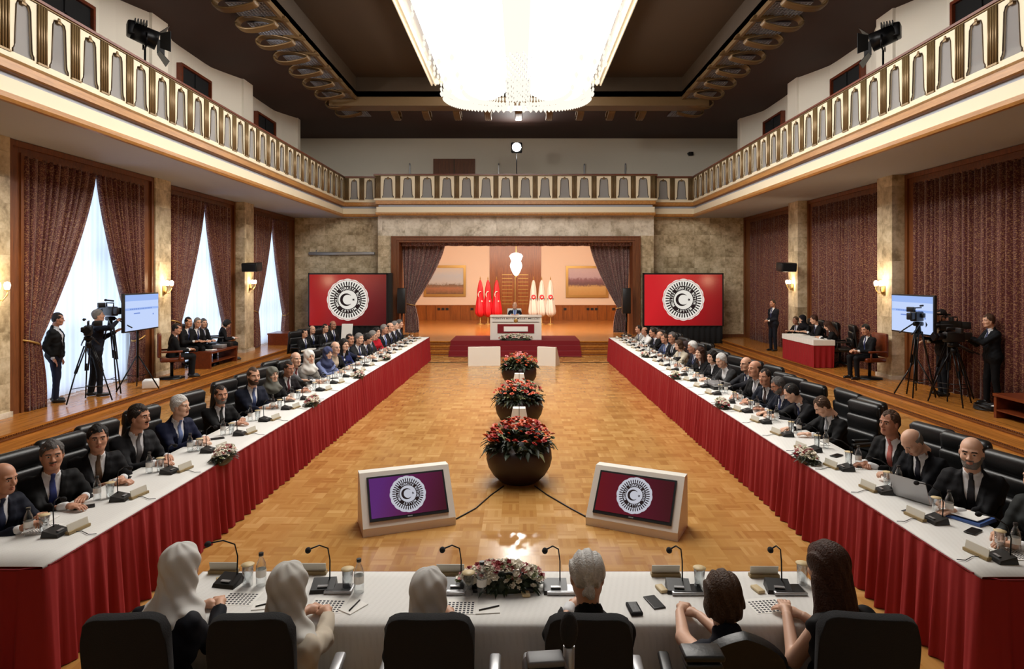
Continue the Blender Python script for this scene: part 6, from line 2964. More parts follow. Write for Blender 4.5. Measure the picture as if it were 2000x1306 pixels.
# ---- left table, from the camera outwards
L(6, 930, 'balding man in a navy suit cut off by the left edge of the photo', 20, 8, 0.1, suit=NAVY, hair='bald', hairc='dark', skin='b', hand='hold', tie=(30, 40, 70), desc='the balding man at the left edge')
L(104, 884, 'dark grey haired man in a black suit and blue tie, second from the left edge', 42, 50, 0.02, suit=BLACK, tie=(44, 58, 120), hair='full', hairc='salt', skin='b', moustache='salt', desc='the grey haired man with a blue tie', girth=1.05)
L(193, 851, 'dark haired man in a black suit and brown tie with clasped hands', 44, 52, 0.03, suit=(22, 20, 24), tie=(92, 66, 44), hair='full', hairc='black', skin='b', hand='fist', spread=0.055, girth=1.05, desc='the man with the brown tie')
L(273, 808, 'dark haired moustached man with a patterned grey tie, looking across', 26, 8, 0.0, suit=CHAR, tie=(110, 108, 110), hair='full', hairc='dark', skin='b', moustache='dark', girth=1.05, desc='the moustached man with a grey tie')
L(353, 790, 'white haired man in a navy blue suit and light blue tie', 26, 6, 0.0, suit=(22, 30, 66), tie=(110, 130, 180), hair='full', hairc='white', skin='c', girth=1.08, desc='the white haired man in navy')
L(434, 768, 'man with a grey beard and black suit and dark tie facing the camera', 36, 48, 0.0, suit=BLACK, tie=(40, 44, 44), hair='short', hairc='dark', skin='b', beard='grey', desc='the grey bearded man in black')
L(497, 728, 'bearded brown haired man in a navy suit with clasped hands', 36, 42, 0.0, suit=(26, 32, 54), tie=(80, 96, 140), hair='short', hairc='brown', skin='a', beard='brown', hand='fist', spread=0.055, girth=1.1, desc='the bearded man in navy')
L(534, 729, 'woman in a grey headscarf and black coat at the left table', 36, 40, 0.0, female=True, outfit='coat', suit=BLACK, scarf=(108, 108, 100), skin='c', desc='the woman in the grey headscarf')
L(565, 716, 'dark haired man in a black jacket leaning in beside the grey headscarf', 30, 34, 0.15, suit=(30, 24, 28), tie=(90, 40, 44), hair='short', hairc='dark', skin='d', desc='the man right of the grey headscarf')
L(580, 699, 'grey haired man in a light grey suit half hidden behind his neighbour', 30, 40, 0.0, suit=GREY, tie=(120, 40, 44), hair='bald', hairc='grey', skin='c', hand='fist', spread=0.055, dx=0.32, desc='the grey haired man in a grey suit')
L(606, 695, 'woman in a white headscarf and beige grey blazer', 34, 44, 0.0, female=True, outfit='coat', suit=(126, 122, 116), shirt=(210, 208, 200), scarf=(222, 220, 214), skin='c', hand='fist', spread=0.06, desc='the woman in the white headscarf')
L(641, 687, 'woman in a blue headscarf and light periwinkle coat', 36, 40, 0.1, female=True, outfit='blouse', suit=(122, 134, 176), scarf=(66, 72, 104), skin='c', desc='the woman in the periwinkle coat')
L(657, 677, 'bald man with glasses, black jacket and tan shirt', 30, 36, 0.0, outfit='suit_open', suit=BLACK, shirt=(188, 170, 148), hair='bald', hairc='grey', skin='c', glasses=True, desc='the bald man with glasses')
L(674, 671, 'dark haired woman in a navy jacket and white blouse', 34, 40, 0.0, female=True, outfit='coat', suit=(34, 42, 86), hair='long', hairc='black', skin='c', desc='the woman in the navy jacket')
L(685, 661, 'dark haired man in navy just behind the woman in the navy jacket', 30, 34, 0.0, suit=(34, 40, 70), hair='short', hairc='dark', skin='b', dx=0.32, desc='the man behind the woman in navy')
L(703, 659, 'grey haired stout man in a dark grey pinstripe suit', 28, 30, 0.05, suit=(52, 52, 56), hair='full', hairc='grey', skin='c', girth=1.12, desc='the stout man in pinstripe')
L(718, 662, 'black haired person leaning forward in a dark suit, face turned away', 10, -10, 0.3, suit=BLACK, hair='full', hairc='black', skin='b', desc='the black haired person turned away')
L(728, 653, 'grey haired man with glasses leaning towards his neighbour', 10, 0, 0.2, suit=(60, 60, 62), hair='full', hairc='grey', skin='a', glasses=True, desc='the leaning grey haired man')
L(737, 644, 'smiling dark haired woman in a bright red dress', 30, 36, 0.0, female=True, outfit='blouse', suit=(176, 24, 40), hair='bob', hairc='black', skin='c', desc='the woman in the red dress')
L(751, 637, 'grey haired man in a black suit and blue tie right of the red dress', 24, 24, 0.0, suit=(30, 30, 36), tie=(70, 96, 160), hair='full', hairc='grey', skin='b', girth=1.1, lean=0.1, desc='the man right of the red dress')
L(763, 637, 'dark suited man fourth from the far end of the left table', 20, 20, 0.0, suit=BLACK, hair='bald', hairc='dark', skin='a', lean=0.12, desc='the man fourth from the far end')
L(772, 633, 'grey haired dark suited man second from the far end of the left table', 20, 10, 0.0, suit=(34, 34, 40), hair='full', hairc='grey', skin='c', lean=0.12, desc='the man second from the far end')
L(781, 628, 'dark suited man at the far end of the left table beside the stage', 15, 10, 0.0, suit=CHAR, hair='full', hairc='salt', skin='a', lean=0.12, desc='the last man by the stage')

# ---- right table
R(2030, 925, 'person in a grey jacket and white shirt cut off by the right edge', 20, 10, 0.1, suit=(52, 56, 56), tie=(50, 50, 60), hair='full', hairc='dark', desc='the person at the right edge')
R(1896, 880, 'smiling man with a grey beard, black suit and black tie', 44, 46, 0.02, suit=(30, 30, 34), tie=(26, 26, 34), hair='bald', hairc='dark', skin='c', beard='grey', girth=1.08, desc='the smiling grey bearded man')
R(1787, 856, 'bald man in a dark suit looking down at a phone in his hands', 20, 14, 0.75, suit=(20, 22, 30), tie=(22, 22, 40), hair='bald', hairc='grey', skin='c', hand='hold', lean=0.30, spread=0.05, desc='the bald man with the phone')
R(1736, 822, 'man in a black suit with a salmon pink tie', 26, 20, 0.0, suit=BLACK, tie=(196, 110, 100), hair='short', hairc='brown', skin='d', hand='fist', spread=0.055, girth=1.05, desc='the man with the pink tie')
R(1612, 790, 'man with thinning hair and a grey tie looking down at his papers', 14, -6, 0.65, suit=BLACK, tie=(130, 134, 140), hair='short', hairc='brown', skin='c', reach=0.12, spread=0.18, desc='the man reading his papers')
R(1546, 766, 'dark haired man in charcoal bending far forward over the table', 0, -14, 0.55, suit=CHAR, hair='short', hairc='black', skin='c', lean=0.5, reach=0.05, desc='the man bending forward')
R(1521, 752, 'grey haired man with a pale beard raising a hand to his mouth', 14, 4, 0.35, suit=NAVY, hair='full', hairc='salt', skin='d', beard='grey', desc='the man with a hand at his mouth')
R(1492, 733, 'dark haired man in a navy suit looking at the camera, patterned tie', 26, 34, 0.05, suit=(26, 32, 48), tie=(60, 44, 40), hair='short', hairc='dark', skin='b', desc='the navy suited man with patterned tie')
R(1472, 711, 'tall balding man in a black suit and striped tie', 20, 18, 0.0, suit=BLACK, tie=(150, 150, 156), hair='bald', hairc='brown', skin='b', girth=1.05, desc='the tall balding man')
R(1455, 709, 'man with glasses and dark suit left of the tall balding man', 20, 20, 0.0, suit=(34, 34, 42), hair='bald', hairc='dark', skin='a', glasses=True, dx=0.32, desc='the man with glasses')
R(1407, 703, 'white haired man in grey leaning forward with hands to his face', 10, 20, 0.35, suit=(76, 76, 78), hair='full', hairc='white', skin='c', lean=0.4, outfit='suit_open', desc='the white haired man in grey')
R(1389, 694, 'woman with short dark hair and white blouse under a dark jacket', 26, 34, 0.1, female=True, outfit='coat', suit=(34, 34, 38), hair='bob', hairc='black', skin='c', desc='the woman with short dark hair')
R(1365, 687, 'woman with long dark hair and a long white shirt front', 26, 34, 0.0, female=True, outfit='coat', suit=BLACK, hair='long', hairc='auburn', skin='c', desc='the woman with long dark hair')
R(1352, 675, 'white haired man in a dark suit right of the centre screen edge', 10, 8, 0.2, suit=NAVY, hair='full', hairc='white', skin='d', desc='the white haired man in dark')
R(1338, 680, 'woman in a dark headscarf partly hidden by the white haired man', 20, 20, 0.0, female=True, outfit='coat', suit=(40, 36, 40), scarf=(58, 46, 46), skin='b', dx=0.32, desc='the woman in the dark headscarf')
R(1325, 672, 'brown haired woman in a cream jacket', 26, 20, 0.1, female=True, outfit='coat', suit=(190, 180, 160), hair='bob', hairc='brown', skin='c', desc='the woman in the cream jacket')
R(1311, 657, 'man with glasses and dark hair in black under the right wall screen', 24, 30, 0.0, suit=BLACK, hair='full', hairc='salt', skin='b', glasses=True, tie=(70, 70, 80), desc='the man with glasses in black')
R(1297, 659, 'man in a blue grey suit under the right wall screen', 24, 24, 0.1, suit=(56, 66, 92), hair='short', hairc='brown', skin='b', tie=(60, 80, 140), desc='the man in the blue grey suit')
R(1287, 654, 'bald man in a dark suit half hidden behind the blue grey suit', 20, 20, 0.0, suit=(40, 40, 44), hair='bald', hairc='grey', skin='a', dx=0.32, desc='the half hidden bald man')
R(1274, 647, 'dark suited man leaning forward near the far end of the right table', 14, 10, 0.2, suit=BLACK, hair='short', hairc='dark', skin='b', lean=0.35, desc='the leaning man near the far end')
R(1258, 645, 'man in a white shirt near the far end of the right table', 14, 20, 0.1, outfit='blouse', suit=(220, 220, 218), hair='bald', hairc='dark', skin='d', desc='the man in the white shirt')
R(1246, 641, 'man in a pale jacket at the far end of the right table', 14, 10, 0.0, suit=(150, 146, 140), hair='short', hairc='dark', skin='b', desc='the last man in a pale jacket')
# two empty chairs on the right
for px, py, d in ((1660, 800, 'left one of two empty black leather chairs at the right table'), (1705, 830, 'right one of two empty black leather chairs at the right table')):
    X = 4.22
    Y = (X + 0.3) * F / (px - XC)
    exec_chair((X, Y, 0), math.radians(96), d)
SEATS[1].append((7.6, 'the empty chairs'))

# second row behind the far end of the left table
for px, py, Yd, lb, kw in ((598, 648, 18.4, 'man in a dark suit with glasses sitting in the second row, leftmost of four', dict(glasses=True, hair='short')),
                           (613, 641, 19.2, 'balding man in a black suit in the second row, second of four', dict(hair='bald')),
                           (638, 638, 19.2, 'dark haired man in the second row looking right, third of four', dict(hair='short', hairc='black')),
                           (653, 631, 20.0, 'bald reddish faced man in the second row, rightmost of four', dict(hair='bald', skin='d'))):
    X = (px - XC) * Yd / F
    Zh = H - (py - Y0) * Yd / F
    person(lb, (X - 0.1, Yd + 0.05), math.radians(-120), head_rz=math.radians(-125), lean=0.05, scale=min(1.03, Zh / 1.22), suit=BLACK,
           hands=[('L', (0.10, 0.30, 0.60)), ('L', (-0.10, 0.30, 0.60))], group='second row behind the left table', **kw)
    exec_chair((X - 0.12, Yd + 0.12, 0), math.radians(-115), 'dark chair of the second row man' + {598: ' with glasses', 613: ' beside the one with glasses', 638: ' looking right', 653: ' with a red face'}[px], 'chairs of the second row')
st = empty('side_table', (-5.45, 17.6, 0), 0, 'small side table with white papers in front of the second row on the left', 'table')
mb = MB()
mb.rbox((0, 0, 0.70), (0.9, 0.6, 0.04), 0.01)
mb.build('table_top', 'white_paint', st)
for sx in (-.4, .4):
    for sy in (-.25, .25):
        mb = MB()
        mb.cyl((sx, sy, 0), (sx, sy, 0.69), 0.015, seg=8)
        mb.build('leg', 'silver', st)
mb = MB()
mb.hexa([(-5.45, 19.4, 0.0), (-5.15, 19.4, 0.0), (-5.15, 19.44, 0.0), (-5.45, 19.44, 0.0), (-5.40, 19.5, 1.28), (-5.07, 19.5, 1.28), (-5.07, 19.54, 1.28), (-5.40, 19.54, 1.28)])
tag(mb.build('display_board', 'white_paper'), 'narrow upright white board below the left wall screen', 'board')

# person at the presidential desk
person('man in a dark suit and blue tie presiding at the white desk on the stage', (-0.16, 23.86), PI, head_rz=PI, lean=0.12, suit=(20, 26, 42), tie=(50, 70, 160), shirt=(170, 190, 220),
       hair='bald', hairc='dark', skin='a', hands=[(-0.30, 23.45, 1.33), (-0.02, 23.45, 1.33)], z0=SZ + 0.013, scale=1.02, hand='fist', res=0.014)

# ---- near row seen from behind
def near(px, py, Zh, label, chair_label, cpx, cw, rz=0.0, head=0.0, pitch=0.1, lean=0.30, rounded=False, ctop=1.195, **kw):
    Y = (H - Zh) * F / (py - Y0)
    X = (px - XC) * Y / F
    off = 0.70 * math.sin(lean) + 0.03
    fw = np.array((-math.sin(rz), math.cos(rz)))
    root = np.array((X, Y)) - fw * off
    nominal = 0.5 + 0.70 * math.cos(lean)
    sc = max(0.92, min(1.05, Zh / nominal))
    if 'hands' not in kw:
        kw['hands'] = [(X + 0.06, 3.70, 0.785), (X - 0.06, 3.70, 0.785)]
        kw['hand'] = 'fist'
    person(label, tuple(root), rz, head_rz=head, pitch=pitch, lean=lean, scale=sc, group='people of the near row seen from behind', res=0.009, **kw)
    Yc = 2.86
    Xc = (cpx - XC) * Yc / F
    front_chair((Xc - 0.36 * math.sin(-Xc * 0.06 - 0.02), Yc + 0.36, 0), -Xc * 0.06 - 0.02, chair_label, cw, ctop, rounded)


near(358, 1098, 1.17, 'woman in a white headscarf and dark navy dress, leftmost of the near row', 'dark fabric chair with the leftmost white headscarf of the near row', 245, 0.38, rz=-0.25, head=-0.15, female=True, outfit='blouse', suit=(14, 16, 30), scarf=(212, 210, 206))
near(566, 1138, 1.17, 'woman in a white headscarf and cream blouse, second from left in the near row', 'dark fabric chair with the woman in the cream blouse', 490, 0.39, rz=-0.1, head=-0.05, female=True, outfit='blouse', suit=(190, 178, 160), scarf=(206, 204, 198), shirt=(200, 190, 170))
near(838, 1148, 1.15, 'woman in a white headscarf and black top, third from left in the near row', 'dark fabric chair with the woman in white headscarf and black top', 838, 0.41, female=True, outfit='blouse', suit=(14, 14, 16), scarf=(204, 202, 198))
near(1146, 1114, 1.17, 'person with grey hair in a low ponytail and black jacket in the near row', 'dark fabric chair with the grey ponytailed person', 1150, 0.40, outfit='suit_open', suit=(14, 14, 16), hair='bun', hairc='white', girth=1.05)
near(1408, 1152, 1.13, 'woman with a brown bob and sleeveless navy dress in the near row', 'rounded black leather chair with the woman with a brown bob', 1452, 0.44, female=True, outfit='sleeveless', suit=(22, 26, 44), hair='bob', hairc='brown', skin='c', rounded=True, ctop=1.12, hands=[(0.98, 3.64, 0.80), (0.90, 3.62, 0.82)], hand='fist')
near(1612, 1098, 1.20, 'woman with very long brown hair and black dress at the right of the near row', 'dark fabric chair with the woman with very long brown hair', 1697, 0.44, rz=0.3, head=0.3, female=True, outfit='sleeveless', suit=(16, 14, 16), hair='long', hairc='auburn', skin='c', hands=[(1.60, 3.60, 0.79), (1.50, 3.58, 0.80)])

# ---- left platform
standL = person('standing man in a black jacket and jeans beside the first left curtain', (-8.92, 12.3), math.radians(-70), head_rz=math.radians(-60), pitch=0.1, lean=0.0, seated=False, outfit='suit_open', suit=(20, 20, 22), trousers=(34, 40, 66), shirt=(196, 196, 200),
       hair='short', hairc='dark', skin='d', z0=ZP, scale=0.985, res=0.011, girth=1.12, stance=0.04)
person('grey haired cameraman in dark clothes raising one hand to a video camera', (-8.55, 12.9), math.radians(-45), head_rz=math.radians(-60), pitch=-0.1, lean=0.05, seated=False, outfit='blouse', suit=(20, 24, 40), trousers=(16, 18, 26), hair='full', hairc='grey', skin='a', z0=ZP, res=0.011,
       hands=[('L', (0.22, 0.34, 1.50)), ('L', (-0.12, 0.40, 1.28))], hand='hold', stance=0.06)
for px, py, X, lb, kw in ((339, 636, -8.37, 'man in a black suit holding papers, seated on a chair on the left platform', dict(hair='short', hairc='black')),):
    Y, Z = from_x(px, py, X)
    person(lb, (X + 0.12, Y - 0.3), math.radians(-55), head_rz=math.radians(-80), pitch=0.15, lean=0.1, suit=BLACK, z0=ZP, skin='b', hands=[('L', (0.08, 0.36, 0.66)), ('L', (-0.1, 0.36, 0.66))], hand='hold', group='staff on the left platform', **kw)
    c = high_chair((X + 0.12, Y - 0.3, ZP), math.radians(-60), 'wood_red', 'brown wooden chair of the man holding papers on the left platform')
for px, py, X, rz, lb, kw in ((358, 626, -8.95, -100, 'dark haired seated man behind the man holding papers, left platform', dict(hair='short', hairc='black', skin='b')),
                          (378, 628, -8.8, -110, 'grey haired seated man with glasses behind the low brown desk', dict(hair='full', hairc='grey', glasses=True)),
                          (390, 629, -8.85, -110, 'seated man beside the grey haired man behind the low brown desk', dict(hair='full', hairc='salt')),
                          (430, 630, -8.65, -60, 'woman in black bending over a notebook at the end of the low brown desk', dict(hair='bob', hairc='black', female=True, outfit='coat', pitch=0.6))):
    Y, Z = from_x(px, py, X)
    kw = dict(kw)
    pt_ = kw.pop('pitch', 0.05)
    person(lb, (X, Y), math.radians(rz), head_rz=math.radians(rz - 15), pitch=pt_, lean=0.2, suit=(22, 22, 26), z0=ZP, scale=max(.93, min(1.04, (Z - ZP) / 1.18)), hands=[('L', (0.10, 0.38, 0.68)), ('L', (-0.1, 0.38, 0.68))], group='staff on the left platform', **kw)
    exec_chair((X - 0.1, Y, ZP), math.radians(rz), 'dark chair of the ' + lb.split(',')[0].split(' bending')[0].replace(' behind the low brown desk', '').replace(' beside the grey haired man', ' next to the grey haired one').replace(' behind the man holding papers', '') + ' on the left platform', 'chairs on the left platform')

# ---- right platform
person('man in a dark suit standing guard by the far right curtain with hands folded', (8.3, 20.9), math.radians(110), head_rz=math.radians(110), lean=0.0, seated=False, suit=(26, 30, 42), hair='short', hairc='dark', skin='d', z0=ZP, scale=0.96, hands=[('L', (0.06, 0.24, 1.05)), ('L', (-0.06, 0.24, 1.03))], hand='fist')
for px, py, X, rz, lb, kw in ((1561, 627, 8.65, 110, 'person with brown hair at the far end of the press table', dict(hair='full', hairc='brown', skin='d')),
                          (1577, 622, 8.60, 100, 'woman in a dark headscarf at the press table', dict(scarf=(24, 22, 26), female=True, outfit='blouse', skin='c')),
                          (1604, 622, 8.62, 80, 'reddish haired man at the press table looking down', dict(hair='full', hairc='auburn', pitch=0.3)),
                          (1632, 634, 8.50, 60, 'long haired woman in black writing at the near end of the press table', dict(hair='long', hairc='auburn', female=True, outfit='coat', pitch=0.45))):
    Y, Z = from_x(px, py, X)
    kw = dict(kw)
    pt_ = kw.pop('pitch', 0.05)
    person(lb, (X + 0.02, Y), math.radians(rz), head_rz=math.radians(rz), pitch=pt_, lean=0.25, suit=(20, 20, 24), z0=ZP, scale=max(.93, min(1.04, (Z - ZP) / 1.17)), hands=[('L', (0.14, 0.40, 0.80)), ('L', (-0.14, 0.40, 0.80))], group='people at the press table', **kw)
    exec_chair((min(X + 0.12, 8.68), min(Y, 19.55), ZP), math.radians(max(rz, 75) if rz < 110 else 95), 'dark chair of the ' + lb.split(' at the')[0].replace(' writing', '').replace(' in black', '') + ' at the press table', 'chairs at the press table')
Y, Z = from_x(1697, 636, 8.42)
Y -= 0.25
person('young dark haired man in black seated beside the middle right pillar, reading', (8.30, Y), math.radians(100), head_rz=math.radians(110), pitch=0.25, lean=0.1, suit=(18, 18, 22), z0=ZP, hair='full', hairc='black', skin='b', hands=[('L', (0.08, 0.36, 0.66)), ('L', (-0.08, 0.36, 0.66))], hand='hold')
high_chair((8.30, Y, ZP), math.radians(95), 'wood_red', 'brown chair of the young man reading beside the right pillar')
person('young dark haired camera operator behind the right monitor, looking left', (8.62, 13.0), math.radians(80), head_rz=math.radians(95), lean=0.02, seated=False, outfit='suit_open', suit=(18, 20, 24), trousers=(24, 30, 40), hair='full', hairc='black', skin='c', z0=ZP, res=0.011, hands=[('L', (0.1, 0.35, 1.15)), ('L', (-0.15, 0.34, 1.10))], hand='hold')
person('camera operator in a dark suit at the right, reaching to a video camera', (8.88, 12.0), math.radians(80), head_rz=math.radians(85), pitch=0.1, lean=0.05, seated=False, suit=(20, 24, 30), trousers=(16, 16, 20), hair='full', hairc='brown', skin='a', z0=ZP, res=0.011, hands=[('L', (0.12, 0.40, 1.25)), ('L', (-0.05, 0.46, 1.30))], hand='hold', scale=0.98, stance=0.05)
# ================================================================ TABLETOP THINGS
_P = {}
mat('plate_panel', rgb(206, 202, 188), 0.4)
mat('plate_foot', rgb(150, 128, 86), 0.5)


def proto(kind):
    """first of each kind is built, later ones are copied"""
    if kind in _P:
        return copy_tree(_P[kind])
    mb = MB()
    if kind == 'table_microphone':
        o = empty(kind)
        mb.hexa([(-0.075, -0.065, 0), (0.075, -0.065, 0), (0.075, 0.065, 0), (-0.075, 0.065, 0), (-0.07, -0.055, 0.022), (0.07, -0.055, 0.022), (0.07, 0.055, 0.05), (-0.07, 0.055, 0.05)])
        mb.build('base', 'black_plastic', o)
        mb = MB()
        mb.cbox((0.0, -0.03, 0.034), (0.06, 0.02, 0.006))
        mb.build('button_panel', 'silver', o)
        mb = MB()
        mb.tube([(0.03, 0.04, 0.045), (0.03, 0.045, 0.16), (0.02, 0.03, 0.24), (-0.02, -0.03, 0.285), (-0.06, -0.09, 0.29)], 0.0045, 0, 6)
        mb.build('gooseneck', 'black_metal', o)
        mb = MB()
        mb.ell((-0.07, -0.105, 0.288), (0.018, 0.024, 0.018), 0, 10, 8)
        mb.build('microphone_head', 'black_fabric', o)
    elif kind == 'water_bottle':
        o = empty(kind)
        mb.lathe([(0.0, 0.0), (0.028, 0.0), (0.031, 0.01), (0.031, 0.12), (0.026, 0.145), (0.013, 0.175), (0.012, 0.19)], (0, 0, 0), 0, 14)
        mb.build('glass_body', 'glass', o)
        mb = MB()
        mb.cyl((0, 0, 0.188), (0, 0, 0.206), 0.015, m=0)
        mb.build('cap', 'black_plastic', o)
        mb = MB()
        mb.lathe([(0.0315, 0.06), (0.0315, 0.105)], (0, 0, 0), 0, 14)
        mb.build('label_band', 'white_paper', o)
    elif kind == 'drinking_glass':
        o = empty(kind)
        mb.lathe([(0.0, 0.004), (0.027, 0.004), (0.030, 0.0), (0.034, 0.13), (0.032, 0.13), (0.028, 0.01)], (0, 0, 0), 0, 16)
        mb.build('tumbler', 'glass', o)
        mb = MB()
        mb.lathe([(0.0, 0.131), (0.040, 0.131), (0.040, 0.134), (0.0, 0.134)], (0, 0, 0), 0, 16)
        mb.build('paper_lid', 'beige', o)
    elif kind == 'name_plate':
        o = empty(kind)
        mb.box((-0.095, -0.02, 0), (0.095, 0.02, 0.02))
        mb.build('wooden_foot', 'plate_foot', o)
        mb = MB()
        mb.hexa([(-0.09, -0.006, 0.018), (0.09, -0.006, 0.018), (0.09, 0.0, 0.018), (-0.09, 0.0, 0.018), (-0.09, 0.006, 0.072), (0.09, 0.006, 0.072), (0.09, 0.012, 0.072), (-0.09, 0.012, 0.072)])
        mb.build('panel', 'plate_panel', o)
    elif kind == 'notepad':
        o = empty(kind)
        mb.box((-0.07, -0.05, 0), (0.07, 0.05, 0.006))
        mb.build('pad', 'white_paper', o)
        mb = MB()
        mb.cyl((-0.05, -0.02, 0.010), (0.07, 0.02, 0.010), 0.004, m=0, seg=6)
        mb.build('pen', 'black_plastic', o)
    elif kind == 'seating_chart':
        o = empty(kind)
        mb.box((-0.105, -0.085, 0), (0.105, 0.085, 0.002))
        mb.build('sheet', 'white_paper', o)
        mb = MB()
        for i in range(8):
            for j in range(6):
                mb.box((-0.09 + i * 0.023, -0.075 + j * 0.023, 0.002), (-0.076 + i * 0.023, -0.062 + j * 0.023, 0.0025))
        mb.build('printed_portraits', 'ink', o)
    elif kind == 'mobile_phone':
        o = empty(kind)
        mb.rbox((0, 0, 0.005), (0.075, 0.15, 0.009), 0.004)
        mb.build('case', 'black_plastic', o)
        mb = MB()
        mb.box((-0.033, -0.068, 0.0096), (0.033, 0.068, 0.0100))
        mb.build('screen', 'black_metal', o)
    _P[kind] = o
    return o


def put(kind, x, y, z, rz, label, group, cat=None):
    o = proto(kind)
    o.location = (x, y, z)
    o.rotation_euler = (0, 0, rz)
    tag(o, label, cat or kind.replace('table_', '').replace('_', ' '), group)
    return o


TT = TZ + 0.0085
for side, ystart, step, cnt in ((-1, 4.82, 0.765, 21), (1, 4.38, 0.69, 24)):
    sn = 'left' if side < 0 else 'right'
    seats = sorted(SEATS[side])
    fwd = -PI / 2 if side < 0 else PI / 2     # the way the sitter looks
    for k in range(cnt):
        y = ystart + step * k
        d = seats[min(int(k * len(seats) / cnt), len(seats) - 1)][1]
        nth = sum(1 for q in range(k) if seats[min(int(q * len(seats) / cnt), len(seats) - 1)][1] == d)
        d2 = ('by ' if nth == 0 else 'just past ') + d
        xi = inner_x(side, y)
        s = side
        put('table_microphone', xi + s * 0.30, y, TT, fwd + PI + 0.15 * math.sin(k * 2.1), 'black gooseneck microphone ' + d2, 'microphones on the %s table' % sn)
        put('water_bottle', xi + s * 0.50, y + 0.13 * (1 if s > 0 else -0.1) + 0.0, TT, 0, 'clear water bottle ' + d2, 'water bottles on the %s table' % sn)
        put('drinking_glass', xi + s * 0.42, y + (0.17 if s > 0 else 0.04), TT, 0, 'lidded drinking glass ' + d2, 'drinking glasses on the %s table' % sn)
        put('name_plate', xi + s * 0.19, y + 0.08, TT, -fwd + 0.2 * s, 'white name plate on a beige foot ' + d2, 'name plates on the %s table' % sn)
        if k % 2 == 0 or k > 12:
            put('notepad', outer_x(side, y) - s * 0.12, y + 0.30, TT, fwd + 0.3 * math.sin(k), 'white notepad with a pen ' + d2, 'notepads on the %s table' % sn)
        if k % 3 == 1:
            put('mobile_phone', outer_x(side, y) - s * 0.22, y - 0.20, TT, fwd + 0.6, 'black phone lying ' + d2, 'phones on the %s table' % sn)
        if k % 3 == 0:
            put('seating_chart', outer_x(side, y) - s * 0.24, y + 0.10, TT, fwd, 'printed sheet of small portraits ' + d2, 'printed sheets on the %s table' % sn)
        if k < 14:
            mb = MB()
            mb.tube([(xi + s * 0.24, y + 0.03, TT + 0.004), (xi + s * 0.14, y + 0.05, TT + 0.004), (xi + s * 0.05, y - 0.01, TT + 0.004), (xi - s * 0.004, y + 0.0, TT + 0.004)], 0.003, 0, 5)
            tag(mb.build('microphone_cable', 'black_plastic'), 'thin black microphone cable ' + d2, 'cable', 'microphone cables on the %s table' % sn)


# low flower arrangements
def table_flowers(x, y, z, lx, ly, h, label, n, pal, bs=1.0):
    f = empty('flower_arrangement', (x, y, z), 0, label, 'flowers')
    mb = MB()
    mb.rbox((0, 0, 0.015), (lx * 1.5, ly * 1.5, 0.03), 0.012)
    mb.build('tray', 'black_plastic', f)
    mb = MB()
    for k in range(int(n * 0.5)):
        a = random.uniform(0, 2 * PI)
        r = math.sqrt(random.random())
        el = random.uniform(-0.1, 0.9)
        leaf(mb, (lx * r * math.cos(a) * .9, ly * r * math.sin(a) * .9, 0.02 + h * 0.6 * (1 - r * r)), (math.cos(a) * math.cos(el), math.sin(a) * math.cos(el), math.sin(el)), random.uniform(0.05, 0.09), 0.012, 0, 0.5)
    mb.ell((0, 0, h * 0.05), (lx * 0.85, ly * 0.85, h * 0.75), 0, 16, 8)
    o = mb.build('leaves', ['foliage'], f)
    o['kind'] = 'stuff'
    mb = MB()
    for k in range(n):
        a = random.uniform(0, 2 * PI)
        r = math.sqrt(random.random())
        bloom(mb, (lx * r * math.cos(a), ly * r * math.sin(a), 0.03 + h * math.sqrt(max(0.02, 1 - r * r)) + random.uniform(-.008, .01)), random.uniform(0.018, 0.029) * bs, random.choice(pal), 6)
    o = mb.build('blossoms', ['flower_white', 'flower_pink', 'flower_crimson', 'foliage_pale'], f)
    o['kind'] = 'stuff'


pal = [0, 0, 0, 0, 0, 0, 1, 2, 3]
table_flowers(-0.11, 3.98, TT, 0.27, 0.09, 0.13, 'long low white and crimson flower arrangement on the near table', 260, pal)
for px, py, lb in ((432, 884, 'nearest white and pink flower arrangement on the left table'), (606, 782, 'second white flower arrangement along the left table'),
                   (699, 730, 'third flower arrangement along the left table'), (753, 697, 'farthest flower arrangement on the left table')):
    x, y = from_z(px, py, TT + 0.06)
    table_flowers(x + 0.03, y, TT, 0.085, 0.21, 0.10, lb, 130 if py > 750 else 70, pal)
for px, py, lb in ((1580, 888, 'nearest white flower arrangement on the right table'), (1414, 787, 'second white flower arrangement along the right table'),
                   (1322, 732, 'third flower arrangement along the right table'), (1262, 692, 'farthest flower arrangement on the right table')):
    x, y = from_z(px, py, TT + 0.06)
    table_flowers(x - 0.03, y, TT, 0.085, 0.21, 0.10, lb, 130 if py > 750 else 70, pal)

table_flowers(-0.12, 22.72, SZ + 0.014, 0.62, 0.14, 0.20, 'wide white flower arrangement at the foot of the presidential desk', 330, [0, 0, 0, 0, 3, 1], 1.7)
